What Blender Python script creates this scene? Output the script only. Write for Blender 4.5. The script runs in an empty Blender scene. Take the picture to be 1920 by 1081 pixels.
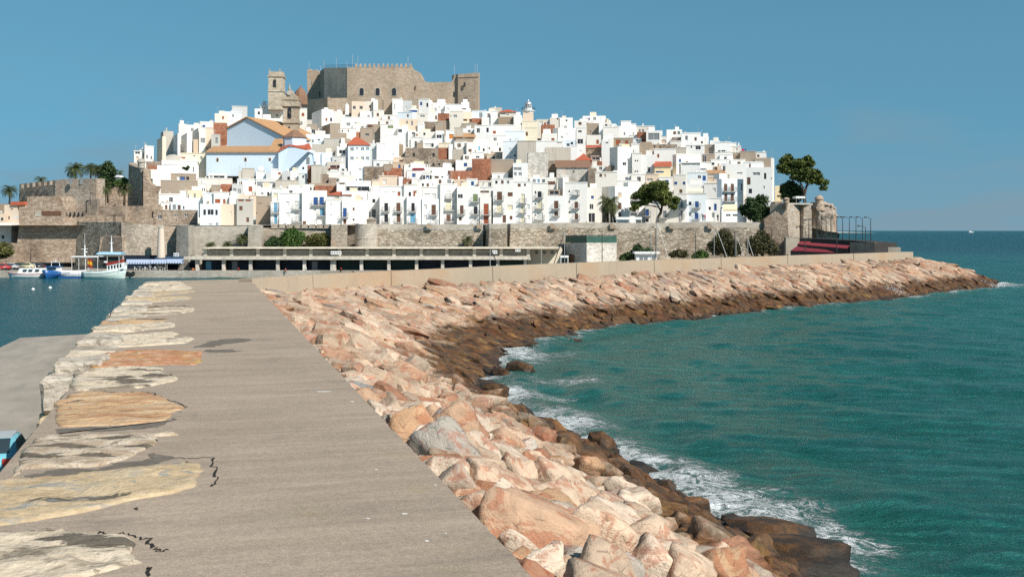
import bpy, bmesh, math, random
import numpy as np
from mathutils import Vector, Matrix, noise as mn
R = math.radians
SC = bpy.context.scene
COL = SC.collection
random.seed(7)

# ------------------------------------------------------------------ camera
F = 2059.0          # focal length in pixels of the 1920 px wide photograph
HZ = 432.0          # row of the horizon
CAMZ = 10.0         # metres above the sea
cam_d = bpy.data.cameras.new('camera')
cam_d.sensor_width = 36.0
cam_d.lens = 36.0 * F / 1920.0
cam_d.shift_y = -(540.5 - HZ) / 1920.0
cam_d.clip_start = 0.5
cam_d.clip_end = 60000
cam = bpy.data.objects.new('camera', cam_d)
cam.location = (0, 0, CAMZ)
cam.rotation_euler = (R(90), 0, 0)
COL.objects.link(cam)
SC.camera = cam

# ------------------------------------------------------------------ sky, sun, exposure
SUN_DIR = Vector((0.715, -0.70, 0)).normalized()      # horizontal direction towards the sun
SUN_EL = R(42)
w = bpy.data.worlds.new('World')
SC.world = w
w.use_nodes = True
wn, wl = w.node_tree.nodes, w.node_tree.links
bg = wn['Background']
sky = wn.new('ShaderNodeTexSky')
sky.sky_type = 'NISHITA'
sky.sun_disc = False
sky.sun_elevation = SUN_EL
sky.sun_rotation = math.atan2(SUN_DIR.x, SUN_DIR.y)
sky.altitude = 0
sky.air_density = 1.0
sky.dust_density = 0.3
sky.ozone_density = 6.0
bg.inputs['Strength'].default_value = 0.122
# faint high cloud bands low over the sea
tc = wn.new('ShaderNodeTexCoord')
mp = wn.new('ShaderNodeMapping')
mp.inputs['Scale'].default_value = (2.2, 2.2, 9.0)
nz = wn.new('ShaderNodeTexNoise')
nz.inputs['Scale'].default_value = 2.6
nz.inputs['Detail'].default_value = 6
nz.inputs['Roughness'].default_value = 0.55
rp = wn.new('ShaderNodeValToRGB')
rp.color_ramp.elements[0].position = 0.50
rp.color_ramp.elements[0].color = (0, 0, 0, 1)
rp.color_ramp.elements[1].position = 0.66
rp.color_ramp.elements[1].color = (0.75, 0.75, 0.75, 1)
sx = wn.new('ShaderNodeSeparateXYZ')
low = wn.new('ShaderNodeMapRange')
low.inputs['From Min'].default_value = 0.16
low.inputs['From Max'].default_value = 0.03
mul = wn.new('ShaderNodeMath'); mul.operation = 'MULTIPLY'
tint = wn.new('ShaderNodeMix'); tint.data_type = 'RGBA'; tint.blend_type = 'MULTIPLY'
tint.inputs[0].default_value = 1.0
tint.inputs[7].default_value = (.71, 1.0, .77, 1)
mixc = wn.new('ShaderNodeMix'); mixc.data_type = 'RGBA'
mixc.inputs[7].default_value = (1.40, 2.25, 2.82, 1)
wl.new(tc.outputs['Generated'], mp.inputs['Vector'])
wl.new(mp.outputs[0], nz.inputs['Vector'])
wl.new(nz.outputs['Fac'], rp.inputs['Fac'])
wl.new(tc.outputs['Generated'], sx.inputs[0])
wl.new(sx.outputs['Z'], low.inputs['Value'])
wl.new(rp.outputs['Color'], mul.inputs[0])
wl.new(low.outputs[0], mul.inputs[1])
# hazy summer air: the paler low sky is spread upwards (the direction is lifted before the lookup)
s0 = wn.new('ShaderNodeSeparateXYZ'); c0 = wn.new('ShaderNodeCombineXYZ')
m0 = wn.new('ShaderNodeMath'); m0.operation = 'MAXIMUM'; m0.inputs[1].default_value = 0.0
m1 = wn.new('ShaderNodeMath'); m1.operation = 'SUBTRACT'; m1.inputs[0].default_value = 1.0
m2 = wn.new('ShaderNodeMath'); m2.operation = 'POWER'; m2.inputs[1].default_value = 2.0
m3 = wn.new('ShaderNodeMath'); m3.operation = 'MULTIPLY_ADD'; m3.inputs[1].default_value = 0.27
vn = wn.new('ShaderNodeVectorMath'); vn.operation = 'NORMALIZE'
wl.new(tc.outputs['Generated'], s0.inputs[0]); wl.new(s0.outputs['Z'], m0.inputs[0]); wl.new(m0.outputs[0], m1.inputs[1])
wl.new(m1.outputs[0], m2.inputs[0]); wl.new(m2.outputs[0], m3.inputs[0]); wl.new(m0.outputs[0], m3.inputs[2])
wl.new(s0.outputs['X'], c0.inputs[0]); wl.new(s0.outputs['Y'], c0.inputs[1]); wl.new(m3.outputs[0], c0.inputs[2])
wl.new(c0.outputs[0], vn.inputs[0]); wl.new(vn.outputs[0], sky.inputs['Vector'])
wl.new(sky.outputs[0], tint.inputs[6])
wl.new(tint.outputs[2], mixc.inputs[6])
hz_ = wn.new('ShaderNodeMapRange'); hz_.inputs['From Min'].default_value = 0.09; hz_.inputs['From Max'].default_value = 0.0; hz_.inputs['To Max'].default_value = 0.75
mx_ = wn.new('ShaderNodeMath'); mx_.operation = 'ADD'; mx_.use_clamp = True
wl.new(sx.outputs['Z'], hz_.inputs['Value']); wl.new(hz_.outputs[0], mx_.inputs[0]); wl.new(mul.outputs[0], mx_.inputs[1])
wl.new(mx_.outputs[0], mixc.inputs[0])
wl.new(mixc.outputs[2], bg.inputs['Color'])

sun_d = bpy.data.lights.new('sun', 'SUN')
sun_d.energy = 5.0
sun_d.angle = R(0.53)
sun_d.color = (1.0, 0.93, 0.84)
sun = bpy.data.objects.new('sun', sun_d)
sd = Vector((SUN_DIR.x * math.cos(SUN_EL), SUN_DIR.y * math.cos(SUN_EL), math.sin(SUN_EL)))
sun.rotation_euler = sd.to_track_quat('Z', 'Y').to_euler()
COL.objects.link(sun)
vs = SC.view_settings
vs.view_transform = 'Standard'
vs.look = 'None'
vs.exposure = 0.3
vs.gamma = 1.0
SC.cycles.use_denoising = False
SC.cycles.sample_clamp_direct = 2.5
SC.cycles.sample_clamp_indirect = 2.0
SC.cycles.max_bounces = 5
SC.cycles.diffuse_bounces = 3
SC.cycles.glossy_bounces = 2
SC.cycles.caustics_reflective = False
SC.cycles.caustics_refractive = False

# ------------------------------------------------------------------ helpers
def P(px, py, Y):
    """the point of the place that stands at depth Y under a pixel of the survey photograph"""
    return Vector(((px - 960.0) / F * Y, Y, CAMZ + (HZ - py) / F * Y))

def PX(px, Y): return (px - 960.0) / F * Y
def PZ(py, Y): return CAMZ + (HZ - py) / F * Y
def onz(px, py, z):
    Y = (CAMZ - z) * F / (py - HZ)
    return Vector((PX(px, Y), Y, z))

class MB:
    """collects polygons of one mesh"""
    def __init__(s): s.v = []; s.f = []; s.mi = []; s.cur = 0
    def add(s, vs, fs):
        n = len(s.v); s.v += [tuple(p) for p in vs]
        s.f += [tuple(i + n for i in f) for f in fs]; s.mi += [s.cur] * len(fs)
    def hexa(s, b, t):
        n = len(b)
        s.add(list(b) + list(t), [tuple(range(n))[::-1], tuple(range(n, 2 * n))] + [(i, (i + 1) % n, n + (i + 1) % n, n + i) for i in range(n)])
    def box(s, x0, x1, y0, y1, z0, z1):
        s.hexa([(x0, y0, z0), (x1, y0, z0), (x1, y1, z0), (x0, y1, z0)], [(x0, y0, z1), (x1, y0, z1), (x1, y1, z1), (x0, y1, z1)])
    def obox(s, o, u, v, a, b, c):
        """box at corner o with horizontal axes u, v of lengths a, b and height c"""
        o = Vector(o); z = Vector((0, 0, c))
        q = [o, o + u * a, o + u * a + v * b, o + v * b]
        s.hexa(q, [p + z for p in q])
    def prism(s, pts, d):
        """front outline (counter-clockwise seen from the camera) pushed back by vector d"""
        n = len(pts); d = Vector(d); q = [Vector(p) for p in pts]
        s.add(q + [p + d for p in q], [tuple(range(n)), tuple(range(2 * n - 1, n - 1, -1))] + [(i, n + i, n + (i + 1) % n, (i + 1) % n) for i in range(n)])
    def tube(s, pts, rad, n=6, cap=True):
        pts = [Vector(p) for p in pts]; rings = []
        rs = rad if isinstance(rad, (list, tuple)) else [rad] * len(pts)
        for i, p in enumerate(pts):
            t = (pts[min(i + 1, len(pts) - 1)] - pts[max(i - 1, 0)]).normalized()
            a = t.orthogonal().normalized() if abs(t.z) < .95 else Vector((1, 0, 0))
            a = (a - t * a.dot(t)).normalized(); b = t.cross(a)
            rings.append([p + (a * math.cos(k * 2 * math.pi / n) + b * math.sin(k * 2 * math.pi / n)) * rs[i] for k in range(n)])
        vs = [q for r in rings for q in r]; fs = []
        for i in range(len(pts) - 1):
            for k in range(n):
                fs.append((i * n + k, i * n + (k + 1) % n, (i + 1) * n + (k + 1) % n, (i + 1) * n + k))
        if cap:
            fs.append(tuple(range(n))[::-1]); fs.append(tuple(range((len(pts) - 1) * n, len(pts) * n)))
        s.add(vs, fs)
    def lathe(s, c, prof, n=16):
        c = Vector(c); vs = []; fs = []
        for r, z in prof:
            for k in range(n):
                vs.append(c + Vector((r * math.cos(k * 2 * math.pi / n), r * math.sin(k * 2 * math.pi / n), z)))
        for i in range(len(prof) - 1):
            for k in range(n):
                fs.append((i * n + k, i * n + (k + 1) % n, (i + 1) * n + (k + 1) % n, (i + 1) * n + k))
        fs.append(tuple(range(n))[::-1]); fs.append(tuple(range((len(prof) - 1) * n, len(prof) * n)))
        s.add(vs, fs)
    def build(s, name, m, parent=None, smooth=False, origin=None):
        """links the mesh as ONE object; coordinates are world, the parent's place is taken off"""
        off = Vector((0, 0, 0))
        if parent is not None:
            q = parent
            while q is not None: off += q.location; q = q.parent
        o0 = Vector(origin) - off if origin is not None else Vector((0, 0, 0))
        me = bpy.data.meshes.new(name)
        d = off + o0
        me.from_pydata([(x - d.x, y - d.y, z - d.z) for x, y, z in s.v], [], s.f)
        ms = m if isinstance(m, (list, tuple)) else [m]
        for k in ms: me.materials.append(k)
        if len(ms) > 1: me.polygons.foreach_set('material_index', s.mi)
        if smooth: me.polygons.foreach_set('use_smooth', [True] * len(me.polygons))
        bm = bmesh.new(); bm.from_mesh(me); bmesh.ops.recalc_face_normals(bm, faces=bm.faces); bm.to_mesh(me); bm.free()
        me.update()
        o = bpy.data.objects.new(name, me)
        o.location = o0
        if parent is not None: o.parent = parent
        COL.objects.link(o)
        return o

def tag(o, label=None, cat=None, group=None, kind=None):
    if label: o['label'] = label
    if cat: o['category'] = cat
    if group: o['group'] = group
    if kind: o['kind'] = kind
    return o

def empty(name, loc, label, cat, group=None):
    o = bpy.data.objects.new(name, None)
    o.location = loc; o.empty_display_size = 0.5
    COL.objects.link(o)
    return tag(o, label, cat, group)

def copy_tree(o, parent=None):
    c = o.copy(); COL.objects.link(c)
    if parent is not None: c.parent = parent
    for ch in o.children: copy_tree(ch, c)
    return c

# ------------------------------------------------------------------ materials
class NT:
    def __init__(s, name):
        s.m = bpy.data.materials.new(name); s.m.use_nodes = True
        s.n = s.m.node_tree.nodes; s.l = s.m.node_tree.links
        s.b = s.n['Principled BSDF']; s.b.inputs['Roughness'].default_value = 0.85
        s.b.inputs['Specular IOR Level'].default_value = 0.25
    def node(s, t, **kw):
        x = s.n.new('ShaderNode' + t)
        for k, v in kw.items():
            if k.startswith('i_'): x.inputs[k[2:].replace('_', ' ')].default_value = v
            else: setattr(x, k, v)
        return x
    def link(s, a, b): s.l.new(a, b)
    def pos(s, obj=False, scale=(1, 1, 1), rotz=0):
        if obj: src = s.node('TexCoord').outputs['Object']
        else: src = s.node('NewGeometry').outputs['Position']
        m = s.node('Mapping'); m.inputs['Scale'].default_value = scale
        if rotz:
            m0 = s.node('Mapping'); m0.inputs['Rotation'].default_value = (0, 0, rotz); s.link(src, m0.inputs[0]); src = m0.outputs[0]
        s.link(src, m.inputs[0]); return m.outputs[0]
    def noise(s, v, scale, detail=4, rough=.55, dist=0):
        x = s.node('TexNoise'); x.inputs['Scale'].default_value = scale; x.inputs['Detail'].default_value = detail
        x.inputs['Roughness'].default_value = rough; x.inputs['Distortion'].default_value = dist
        s.link(v, x.inputs['Vector']); return x.outputs['Fac']
    def voro(s, v, scale, feature='F1', out='Distance', rand=1):
        x = s.node('TexVoronoi'); x.feature = feature; x.inputs['Scale'].default_value = scale; x.inputs['Randomness'].default_value = rand
        s.link(v, x.inputs['Vector']); return x.outputs[out]
    def ramp(s, f, stops):
        x = s.node('ValToRGB'); cr = x.color_ramp
        while len(cr.elements) < len(stops): cr.elements.new(.5)
        for e, (p, c) in zip(cr.elements, stops):
            e.position = p; e.color = (*c, 1) if isinstance(c, tuple) else (c, c, c, 1)
        s.link(f, x.inputs['Fac']); return x.outputs['Color']
    def mix(s, a, b, fac, mode='MIX'):
        x = s.node('Mix'); x.data_type = 'RGBA'; x.blend_type = mode
        for sock, val in ((x.inputs[6], a), (x.inputs[7], b), (x.inputs[0], fac)):
            if isinstance(val, bpy.types.NodeSocket): s.link(val, sock)
            elif isinstance(val, tuple): sock.default_value = (*val, 1)
            else: sock.default_value = val
        return x.outputs[2]
    def math(s, op, a, b=0.0, clamp=False):
        x = s.node('Math'); x.operation = op; x.use_clamp = clamp
        for sock, val in ((x.inputs[0], a), (x.inputs[1], b)):
            if isinstance(val, bpy.types.NodeSocket): s.link(val, sock)
            else: sock.default_value = val
        return x.outputs[0]
    def maprange(s, v, a, b, c=0.0, d=1.0, smooth=False):
        x = s.node('MapRange'); 
        if smooth: x.interpolation_type = 'SMOOTHSTEP'
        s.link(v, x.inputs['Value'])
        for k, q in zip(('From Min', 'From Max', 'To Min', 'To Max'), (a, b, c, d)): x.inputs[k].default_value = q
        return x.outputs[0]
    def sep(s, v):
        x = s.node('SeparateXYZ'); s.link(v, x.inputs[0]); return x.outputs
    def bump(s, h, strength=.4, dist=.1, chain=None):
        x = s.node('Bump'); x.inputs['Strength'].default_value = strength; x.inputs['Distance'].default_value = dist
        s.link(h, x.inputs['Height'])
        if chain is not None: s.link(chain, x.inputs['Normal'])
        return x.outputs[0]
    def out(s, color, rough=None, normal=None, spec=None):
        b = s.b.inputs
        if isinstance(color, tuple): b['Base Color'].default_value = (*color, 1)
        else: s.link(color, b['Base Color'])
        if rough is not None:
            if isinstance(rough, bpy.types.NodeSocket): s.link(rough, b['Roughness'])
            else: b['Roughness'].default_value = rough
        if normal is not None: s.link(normal, b['Normal'])
        if spec is not None: b['Specular IOR Level'].default_value = spec
        return s.m

def m_plain(name, c, rough=.7, spec=.3, var=.12, scale=1.5):
    t = NT(name); n = t.noise(t.pos(), scale, 3)
    f = t.ramp(n, [(.25, 1 - var), (.75, 1 + var * .4)])
    return t.out(t.mix(c, f, 1.0, 'MULTIPLY'), rough, spec=spec)

def m_plaster(name, c, dirt=(.42, .36, .30), amount=.45, var=.16):
    """lime-washed render: runs and patches of weathering, a little different on every house"""
    t = NT(name)
    info = t.node('ObjectInfo')
    big = t.noise(t.pos(scale=(1, 1, .55)), .35, 5, .6)
    run = t.noise(t.pos(scale=(3.0, 3.0, .22)), .8, 5, .6)
    st = t.math('MULTIPLY', t.ramp(run, [(.50, 0.0), (.80, 1.0)]), t.ramp(big, [(.38, 0.0), (.70, 1.0)]))
    st = t.math('MULTIPLY', st, amount)
    base = t.mix(c, t.ramp(info.outputs['Random'], [(0, (1 - var, 1 - var * 1.25, 1 - var * 1.7)), (.35, (1 - var * .2, 1 - var * .25, 1 - var * .3)), (.7, (1, .995, .985)), (1, (1 - var * .5, 1 - var * .3, 1 - var * .1))]), 1.0, 'MULTIPLY')
    col = t.mix(base, dirt, st)
    return t.out(col, .9, t.bump(t.noise(t.pos(), 6, 4), .15, .03), .15)

def m_stone(name, c1, c2, c3, scale=2.2, joint=.5, bump=.5, var=.5):
    """rubble masonry: irregular stones, joints and weather patches"""
    t = NT(name)
    p = t.pos(scale=(1, 1, 1.7))
    d = t.voro(p, scale, 'DISTANCE_TO_EDGE')
    cc = t.node('TexVoronoi'); cc.inputs['Scale'].default_value = scale; t.link(p, cc.inputs['Vector'])
    v = t.sep(cc.outputs['Color'])[0]
    col = t.ramp(v, [(0, c1), (.5, c2), (1, c3)])
    big = t.noise(t.pos(scale=(1, 1, .6)), .16, 6, .6)
    col = t.mix(col, t.ramp(big, [(.3, 1 - var), (.5, .95), (.72, 1.12)]), 1.0, 'MULTIPLY')
    warm = t.noise(t.pos(scale=(1.3, 1.3, .35)), .23, 5, .6)
    col = t.mix(col, (c2[0] * 1.1, c2[1] * .78, c2[2] * .58), t.ramp(warm, [(.55, 0.0), (.8, .55)]))
    jn = t.ramp(d, [(0, 1.0), (.09, 0.0)])
    col = t.mix(col, (c1[0] * .55, c1[1] * .55, c1[2] * .55), t.math('MULTIPLY', jn, joint))
    h = t.math('ADD', t.ramp(d, [(0, 0.0), (.2, 1.0)]), t.noise(t.pos(), 5, 4))
    return t.out(col, .92, t.bump(h, bump, .06), .15)

M = {}
M['W'] = m_plaster('white_render', (.78, .76, .725))
M['V'] = m_plaster('bright_white_render', (.80, .79, .77), amount=.22, var=.07)
M['B'] = m_plaster('blue_white_render', (.70, .76, .80), amount=.25)
M['L'] = m_plaster('pale_blue_render', (.60, .70, .80), amount=.22, var=.05)
M['G'] = m_plaster('grey_render', (.52, .52, .51), amount=.6)
M['C'] = m_plaster('cream_render', (.74, .66, .52), amount=.4)
M['Z'] = m_plaster('raw_cement', (.50, .46, .40), (.20, .17, .14), .9)
M['T'] = m_plaster('tan_render', (.36, .29, .225), (.17, .13, .10), .7)
M['K'] = m_plaster('peach_render', (.66, .54, .43), (.40, .30, .22), .5)
M['Y'] = m_plaster('yellow_render', (.75, .64, .42), (.45, .36, .24), .3)
M['S'] = m_stone('rubble_stone', (.20, .155, .12), (.31, .245, .19), (.43, .36, .29), 2.4)
M['D'] = m_stone('weathered_lime_stone', (.45, .42, .38), (.60, .56, .50), (.72, .68, .62), 2.0, .35)
M['R'] = m_stone('red_brick', (.26, .10, .06), (.36, .15, .09), (.44, .22, .14), 3.4, .3, .3)
M['wall'] = m_stone('rampart_stone', (.31, .255, .205), (.42, .355, .285), (.53, .46, .38), 1.9, .45, .6)
M['rub'] = m_stone('rampart_rubble', (.24, .20, .15), (.38, .32, .25), (.55, .48, .39), 1.5, .6, .8)
M['ash'] = m_stone('pale_ashlar', (.37, .335, .285), (.44, .40, .34), (.50, .455, .395), 1.4, .3, .3, .35)
M['fort'] = m_stone('fort_stone', (.285, .215, .16), (.39, .30, .225), (.51, .41, .32), 1.7, .45, .6, .5)
M['castle'] = m_stone('castle_stone', (.36, .28, .21), (.415, .33, .25), (.47, .38, .295), 1.1, .3, .4, .22)
M['tower'] = m_stone('tower_stone', (.37, .31, .235), (.46, .39, .305), (.53, .465, .37), 1.0, .3, .4, .35)

def m_tile(name, c1, c2):
    t = NT(name)
    wv = t.node('TexWave'); wv.wave_type = 'BANDS'; wv.bands_direction = 'X'; wv.inputs['Scale'].default_value = 1.1; wv.inputs['Distortion'].default_value = 1.2
    t.link(t.pos(), wv.inputs['Vector'])
    n = t.noise(t.pos(), 1.6, 5, .65)
    col = t.mix(c1, c2, t.ramp(n, [(.35, 0.0), (.65, 1.0)]))
    col = t.mix(col, t.ramp(wv.outputs['Fac'], [(0, .72), (.6, 1.0)]), 1.0, 'MULTIPLY')
    return t.out(col, .85, t.bump(wv.outputs['Fac'], .6, .08), .2)
M['tile_o'] = m_tile('orange_roof_tile', (.55, .30, .14), (.42, .26, .15))
M['tile_r'] = m_tile('red_roof_tile', (.50, .13, .07), (.40, .11, .06))
M['tile_b'] = m_tile('brown_roof_tile', (.30, .17, .11), (.22, .13, .09))
WC = {'d': (.035, .035, .04), 'n': (.15, .075, .045), 'b': (.03, .10, .30), 's': (.16, .38, .55), 'y': (.72, .66, .48), 'g': (.22, .24, .25),
      'r': (.34, .09, .04), 'w': (.66, .66, .63), 'e': (.20, .26, .12), 'K': (.60, .45, .33), 'o': (.55, .22, .06)}
for k, c in WC.items(): M['w_' + k] = m_plain('window_' + k, c, .5 if k != 'd' else .2, .4, .25, 2.0)
M['iron'] = m_plain('dark_iron', (.03, .032, .035), .5, .4)
M['slab'] = m_plain('balcony_concrete', (.42, .41, .40), .9)
M['white'] = m_plain('white_paint', (.78, .78, .77), .45, .4, .06)
M['pole'] = m_plain('galvanised_pole', (.40, .42, .43), .45, .5)
M['bronze'] = m_plain('dark_metal', (.05, .045, .04), .5)
M['glass'] = m_plain('dark_glass', (.03, .045, .055), .12, .6)
# ------------------------------------------------------------------ the breakwater and the sea: survey lines (world metres)
ZW = 5.7                                   # walkway level
AX = Vector((-0.2808, 1.0, 0)).normalized()        # walkway direction
NX = Vector((AX.y, -AX.x, 0))                      # to seaward
YAW = math.atan2(-AX.x, AX.y)
EDGE0 = Vector((0.298, 13.64, 0))
def edge_at(Y, off=0.0):
    t = (Y - EDGE0.y) / AX.y
    return EDGE0 + AX * t + NX * off
PAIRS = [((9.8, -20), (21, -16)), ((4.2, 0), (15.4, 4)), ((.3, 13.6), (12.1, 17)), ((-3.0, 25.5), (9.2, 27)), ((-5.3, 33.6), (7.4, 35.5)), ((-7.7, 42), (5.2, 44)),
         ((-11.3, 55), (1.6, 54)), ((-15.3, 69), (-1.8, 67)), ((-18.7, 81), (-2.0, 80)), ((-21.8, 94), (-0.6, 92)), ((-15, 103.5), (3.2, 100)),
         ((-7.5, 111.5), (7.4, 108.5)), ((0, 121), (11.6, 116)), ((16.6, 142), (26, 131)), ((33.8, 158), (47, 152)), ((55, 181), (68, 175)),
         ((73, 201), (83, 191)), ((77, 206), (92.5, 210)), ((72, 211), (88, 224)), ((58, 209), (60, 232))]
ZC = [5.45, 5.45, 5.4, 5.35, 5.3, 5.25, 5.15, 5.05, 4.95, 4.75, 4.55, 4.4, 4.35, 4.4, 4.5, 4.6, 4.6, 4.4, 4.0, 3.0]
_c = np.array([a for a, b in PAIRS], float); _s = np.array([b for a, b in PAIRS], float); _z = np.array(ZC)
_len = np.concatenate([[0], np.cumsum(np.linalg.norm(np.diff((_c + _s) / 2, axis=0), axis=1))])
def slope_pt(s, t):
    """s metres along the armour slope, t = 0 at its crest, 1 at the waterline"""
    c = np.array([np.interp(s, _len, _c[:, 0]), np.interp(s, _len, _c[:, 1])])
    q = np.array([np.interp(s, _len, _s[:, 0]), np.interp(s, _len, _s[:, 1])])
    zc = np.interp(s, _len, _z)
    p = c + (q - c) * t
    z = zc * (1 - t) if t <= 1 else -(t - 1) * 6.0
    if 0 < t < 1: z += (.12 if s < 95 else .5) * math.sin(math.pi * t)
    return Vector((p[0], p[1], z))
SLEN = _len[-1]

# slope bed under the boulders
mb = MB(); NS, NTT = 150, 12
for i in range(NS + 1):
    for j in range(NTT + 1):
        p = slope_pt(SLEN * i / NS, 1.5 * j / NTT); mb.v.append((p.x, p.y, p.z - .55))
for i in range(NS):
    for j in range(NTT):
        a = i * (NTT + 1) + j; mb.f.append((a, a + NTT + 1, a + NTT + 2, a + 1)); mb.mi.append(0)
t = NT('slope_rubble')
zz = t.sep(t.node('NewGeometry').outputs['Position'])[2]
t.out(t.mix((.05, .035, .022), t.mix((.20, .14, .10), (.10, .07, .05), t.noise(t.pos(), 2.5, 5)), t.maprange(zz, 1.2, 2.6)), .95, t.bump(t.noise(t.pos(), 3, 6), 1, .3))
tag(mb.build('rubble_slope', t.m, smooth=True), kind='structure')

# ---- boulder material: object colour or painted tint, veins, lichen, the dark tidal stain
def rock_mat(name, attr):
    t = NT(name)
    if attr:
        a = t.node('Attribute'); a.attribute_name = 'tint'; base = a.outputs['Color']
        p = t.pos(); rnd = t.sep(t.pos(scale=(.11, .13, .17)))[0]
    else:
        inf = t.node('ObjectInfo'); base = inf.outputs['Color']
        p = t.pos(obj=True)
        ad = t.node('VectorMath'); ad.operation = 'ADD'; t.link(p, ad.inputs[0])
        cm = t.node('CombineXYZ'); sc = t.math('MULTIPLY', inf.outputs['Random'], 37.0)
        for k in range(3): t.link(sc, cm.inputs[k])
        t.link(cm.outputs[0], ad.inputs[1]); p = ad.outputs[0]
    n1 = t.noise(p, 1.1, 7, .62, .6)
    n2 = t.noise(p, 4.5, 7, .65, .2)
    n3 = t.noise(p, 22, 5, .65)
    red = t.ramp(t.noise(p, .8, 7, .68, 1.6), [(.52, 0.0), (.57, .95)])
    col = t.mix(base, (.34, .115, .06), t.math('MULTIPLY', red, .62))
    col = t.mix(col, (.30, .24, .17), t.ramp(n2, [(.52, 0.0), (.8, .55)]))
    col = t.mix(col, t.ramp(n1, [(.25, .60), (.5, 1.0), (.75, 1.24)]), 1.0, 'MULTIPLY')
    col = t.mix(col, t.ramp(n3, [(.3, .88), (.6, 1.04)]), 1.0, 'MULTIPLY')
    g = t.node('NewGeometry').outputs['Position']
    gs = t.sep(g)
    wob = t.noise(t.pos(), .45, 4, .6)
    wob2 = t.noise(t.pos(), 3.0, 4, .6)
    lvl = t.math('ADD', gs[2], t.math('ADD', t.math('MULTIPLY', t.math('SUBTRACT', wob, .5), -2.4), t.math('MULTIPLY', t.math('SUBTRACT', wob2, .5), -1.0)))
    lvl = t.math('SUBTRACT', lvl, t.maprange(gs[1], 75, 45, 0, .55))
    wet = t.maprange(lvl, 2.4, 1.5, 0, 1, True)
    alg = t.mix((.125, .062, .022), (.032, .021, .011), t.ramp(t.noise(p, 1.7, 6, .6), [(.38, 0.0), (.62, 1.0)]))
    alg = t.mix(alg, (.27, .17, .06), t.ramp(t.noise(t.pos(), .7, 5, .6), [(.55, 0.0), (.72, .8)]))
    alg = t.mix(alg, t.mix(alg, t.mix(base, (2.3, 2.6, 3.0), 1.0, 'MULTIPLY'), 1.0, 'MULTIPLY'), .8)
    alg = t.mix(alg, (.018, .016, .013), t.maprange(lvl, .45, -.1))
    col = t.mix(col, alg, t.math('MULTIPLY', wet, .96))
    crack = t.ramp(t.voro(p, 1.5, 'DISTANCE_TO_EDGE'), [(0, .45), (.03, 1.0)])
    cr2 = t.mix(1.0 if False else (1, 1, 1), crack, t.ramp(t.noise(p, 2.2, 3), [(.5, 0.0), (.6, 1.0)]))
    col = t.mix(col, cr2, 1.0, 'MULTIPLY')
    h = t.math('ADD', t.math('ADD', t.math('MULTIPLY', n2, .8), t.math('MULTIPLY', n3, .22)), t.sep(cr2)[0] if False else t.math('MULTIPLY', n1, .8))
    rough = t.maprange(wet, 0, 1, .93, .55)
    return t.out(col, rough, t.bump(h, .7, .11), .25)
M['rock'] = rock_mat('armour_stone', False)
M['rock_t'] = rock_mat('armour_stone_far', True)

_PH = np.array([0.0])
def ico(sub):
    bm = bmesh.new(); bmesh.ops.create_icosphere(bm, subdivisions=sub, radius=1)
    v = np.array([p.co[:] for p in bm.verts]); f = np.array([[q.index for q in x.verts] for x in bm.faces]); bm.free()
    return v / np.linalg.norm(v, axis=1)[:, None], f
ICO = {k: ico(k) for k in (2, 3, 4)}
def rock_shape(rng, sub, sharp=16, rough=.05, npl=11, dmin=.50):
    v, f = ICO[sub]
    n = rng.normal(size=(npl, 3)); n /= np.linalg.norm(n, axis=1)[:, None]
    n = np.vstack([n, np.eye(3), -np.eye(3)])
    d = np.concatenate([rng.uniform(dmin, 1.0, npl), rng.uniform(.62, .92, 6)])
    pr = np.maximum(v @ n.T, 0) / d[None]
    r = 1 / (np.sum(pr ** sharp, axis=1) ** (1 / sharp))
    r *= .92 / r.mean()
    if rough:
        o = Vector(rng.uniform(-50, 50, 3))
        r = r * np.array([1 + rough * (mn.fractal(Vector(p) * 1.6 + o, 1.0, 2.0, 5) ) + rough * .5 * mn.ridged_multi_fractal(Vector(p) * 2.3 + o, 1.0, 2.1, 4, 1.0, 2.0) - rough * .5 for p in v])
    return v * r[:, None], f
rng = np.random.default_rng(11)
NEAR = []
for k in range(24):
    v, f = rock_shape(rng, 4, 120, .055, int(rng.integers(6, 11)), .46)
    me = bpy.data.meshes.new('boulder'); me.from_pydata(v.tolist(), [], f.tolist()); me.materials.append(M['rock'])
    me.polygons.foreach_set('use_smooth', [True] * len(me.polygons)); NEAR.append(me)
MID = [rock_shape(rng, 2, 30, .12) for k in range(40)]
TINTS = [((.54, .405, .295), 'pale peach', 32), ((.60, .485, .375), 'cream', 22), ((.50, .325, .215), 'orange-pink', 15), ((.37, .185, .115), 'reddish', 9), ((.43, .27, .16), 'ochre', 8),
         ((.38, .30, .235), 'brownish', 7), ((.27, .27, .26), 'slate grey', 2.5), ((.45, .40, .34), 'greyish', 3.5)]
TW = np.array([x[2] for x in TINTS], float); TW /= TW.sum()

def slope_frame(s, t):
    p = slope_pt(s, t); a = (slope_pt(s, t + .08) - slope_pt(s, t - .02 if t > .02 else t)).normalized()
    b = (slope_pt(s + .5, t) - p).normalized(); n = b.cross(a)
    if n.z < 0: n = -n
    b = a.cross(n).normalized() if True else b
    return p, a, b, n.normalized()
cands = []
s = 14.0
while s < SLEN - 1:
    p0 = slope_pt(s, .5)
    width = (slope_pt(s, 1) - slope_pt(s, 0)).length
    near = p0.y < 60
    step = (.86 if p0.y < 45 else 1.05) if near else 1.15
    n_t = int(width * 1.10 / ((.86 if p0.y < 45 else 1.05) if near else 1.15))
    for j in range(n_t + 1):
        t_ = (j + .18 + rng.uniform(-.33, .33)) / n_t * 1.08
        s_ = s + rng.uniform(-.45, .45) * step
        if t_ < 0.0: t_ = 0.01
        cands.append((s_, t_, near))
    s += step
far_v, far_f, far_c, nv = [], [], [], 0
near_list = []
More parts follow.
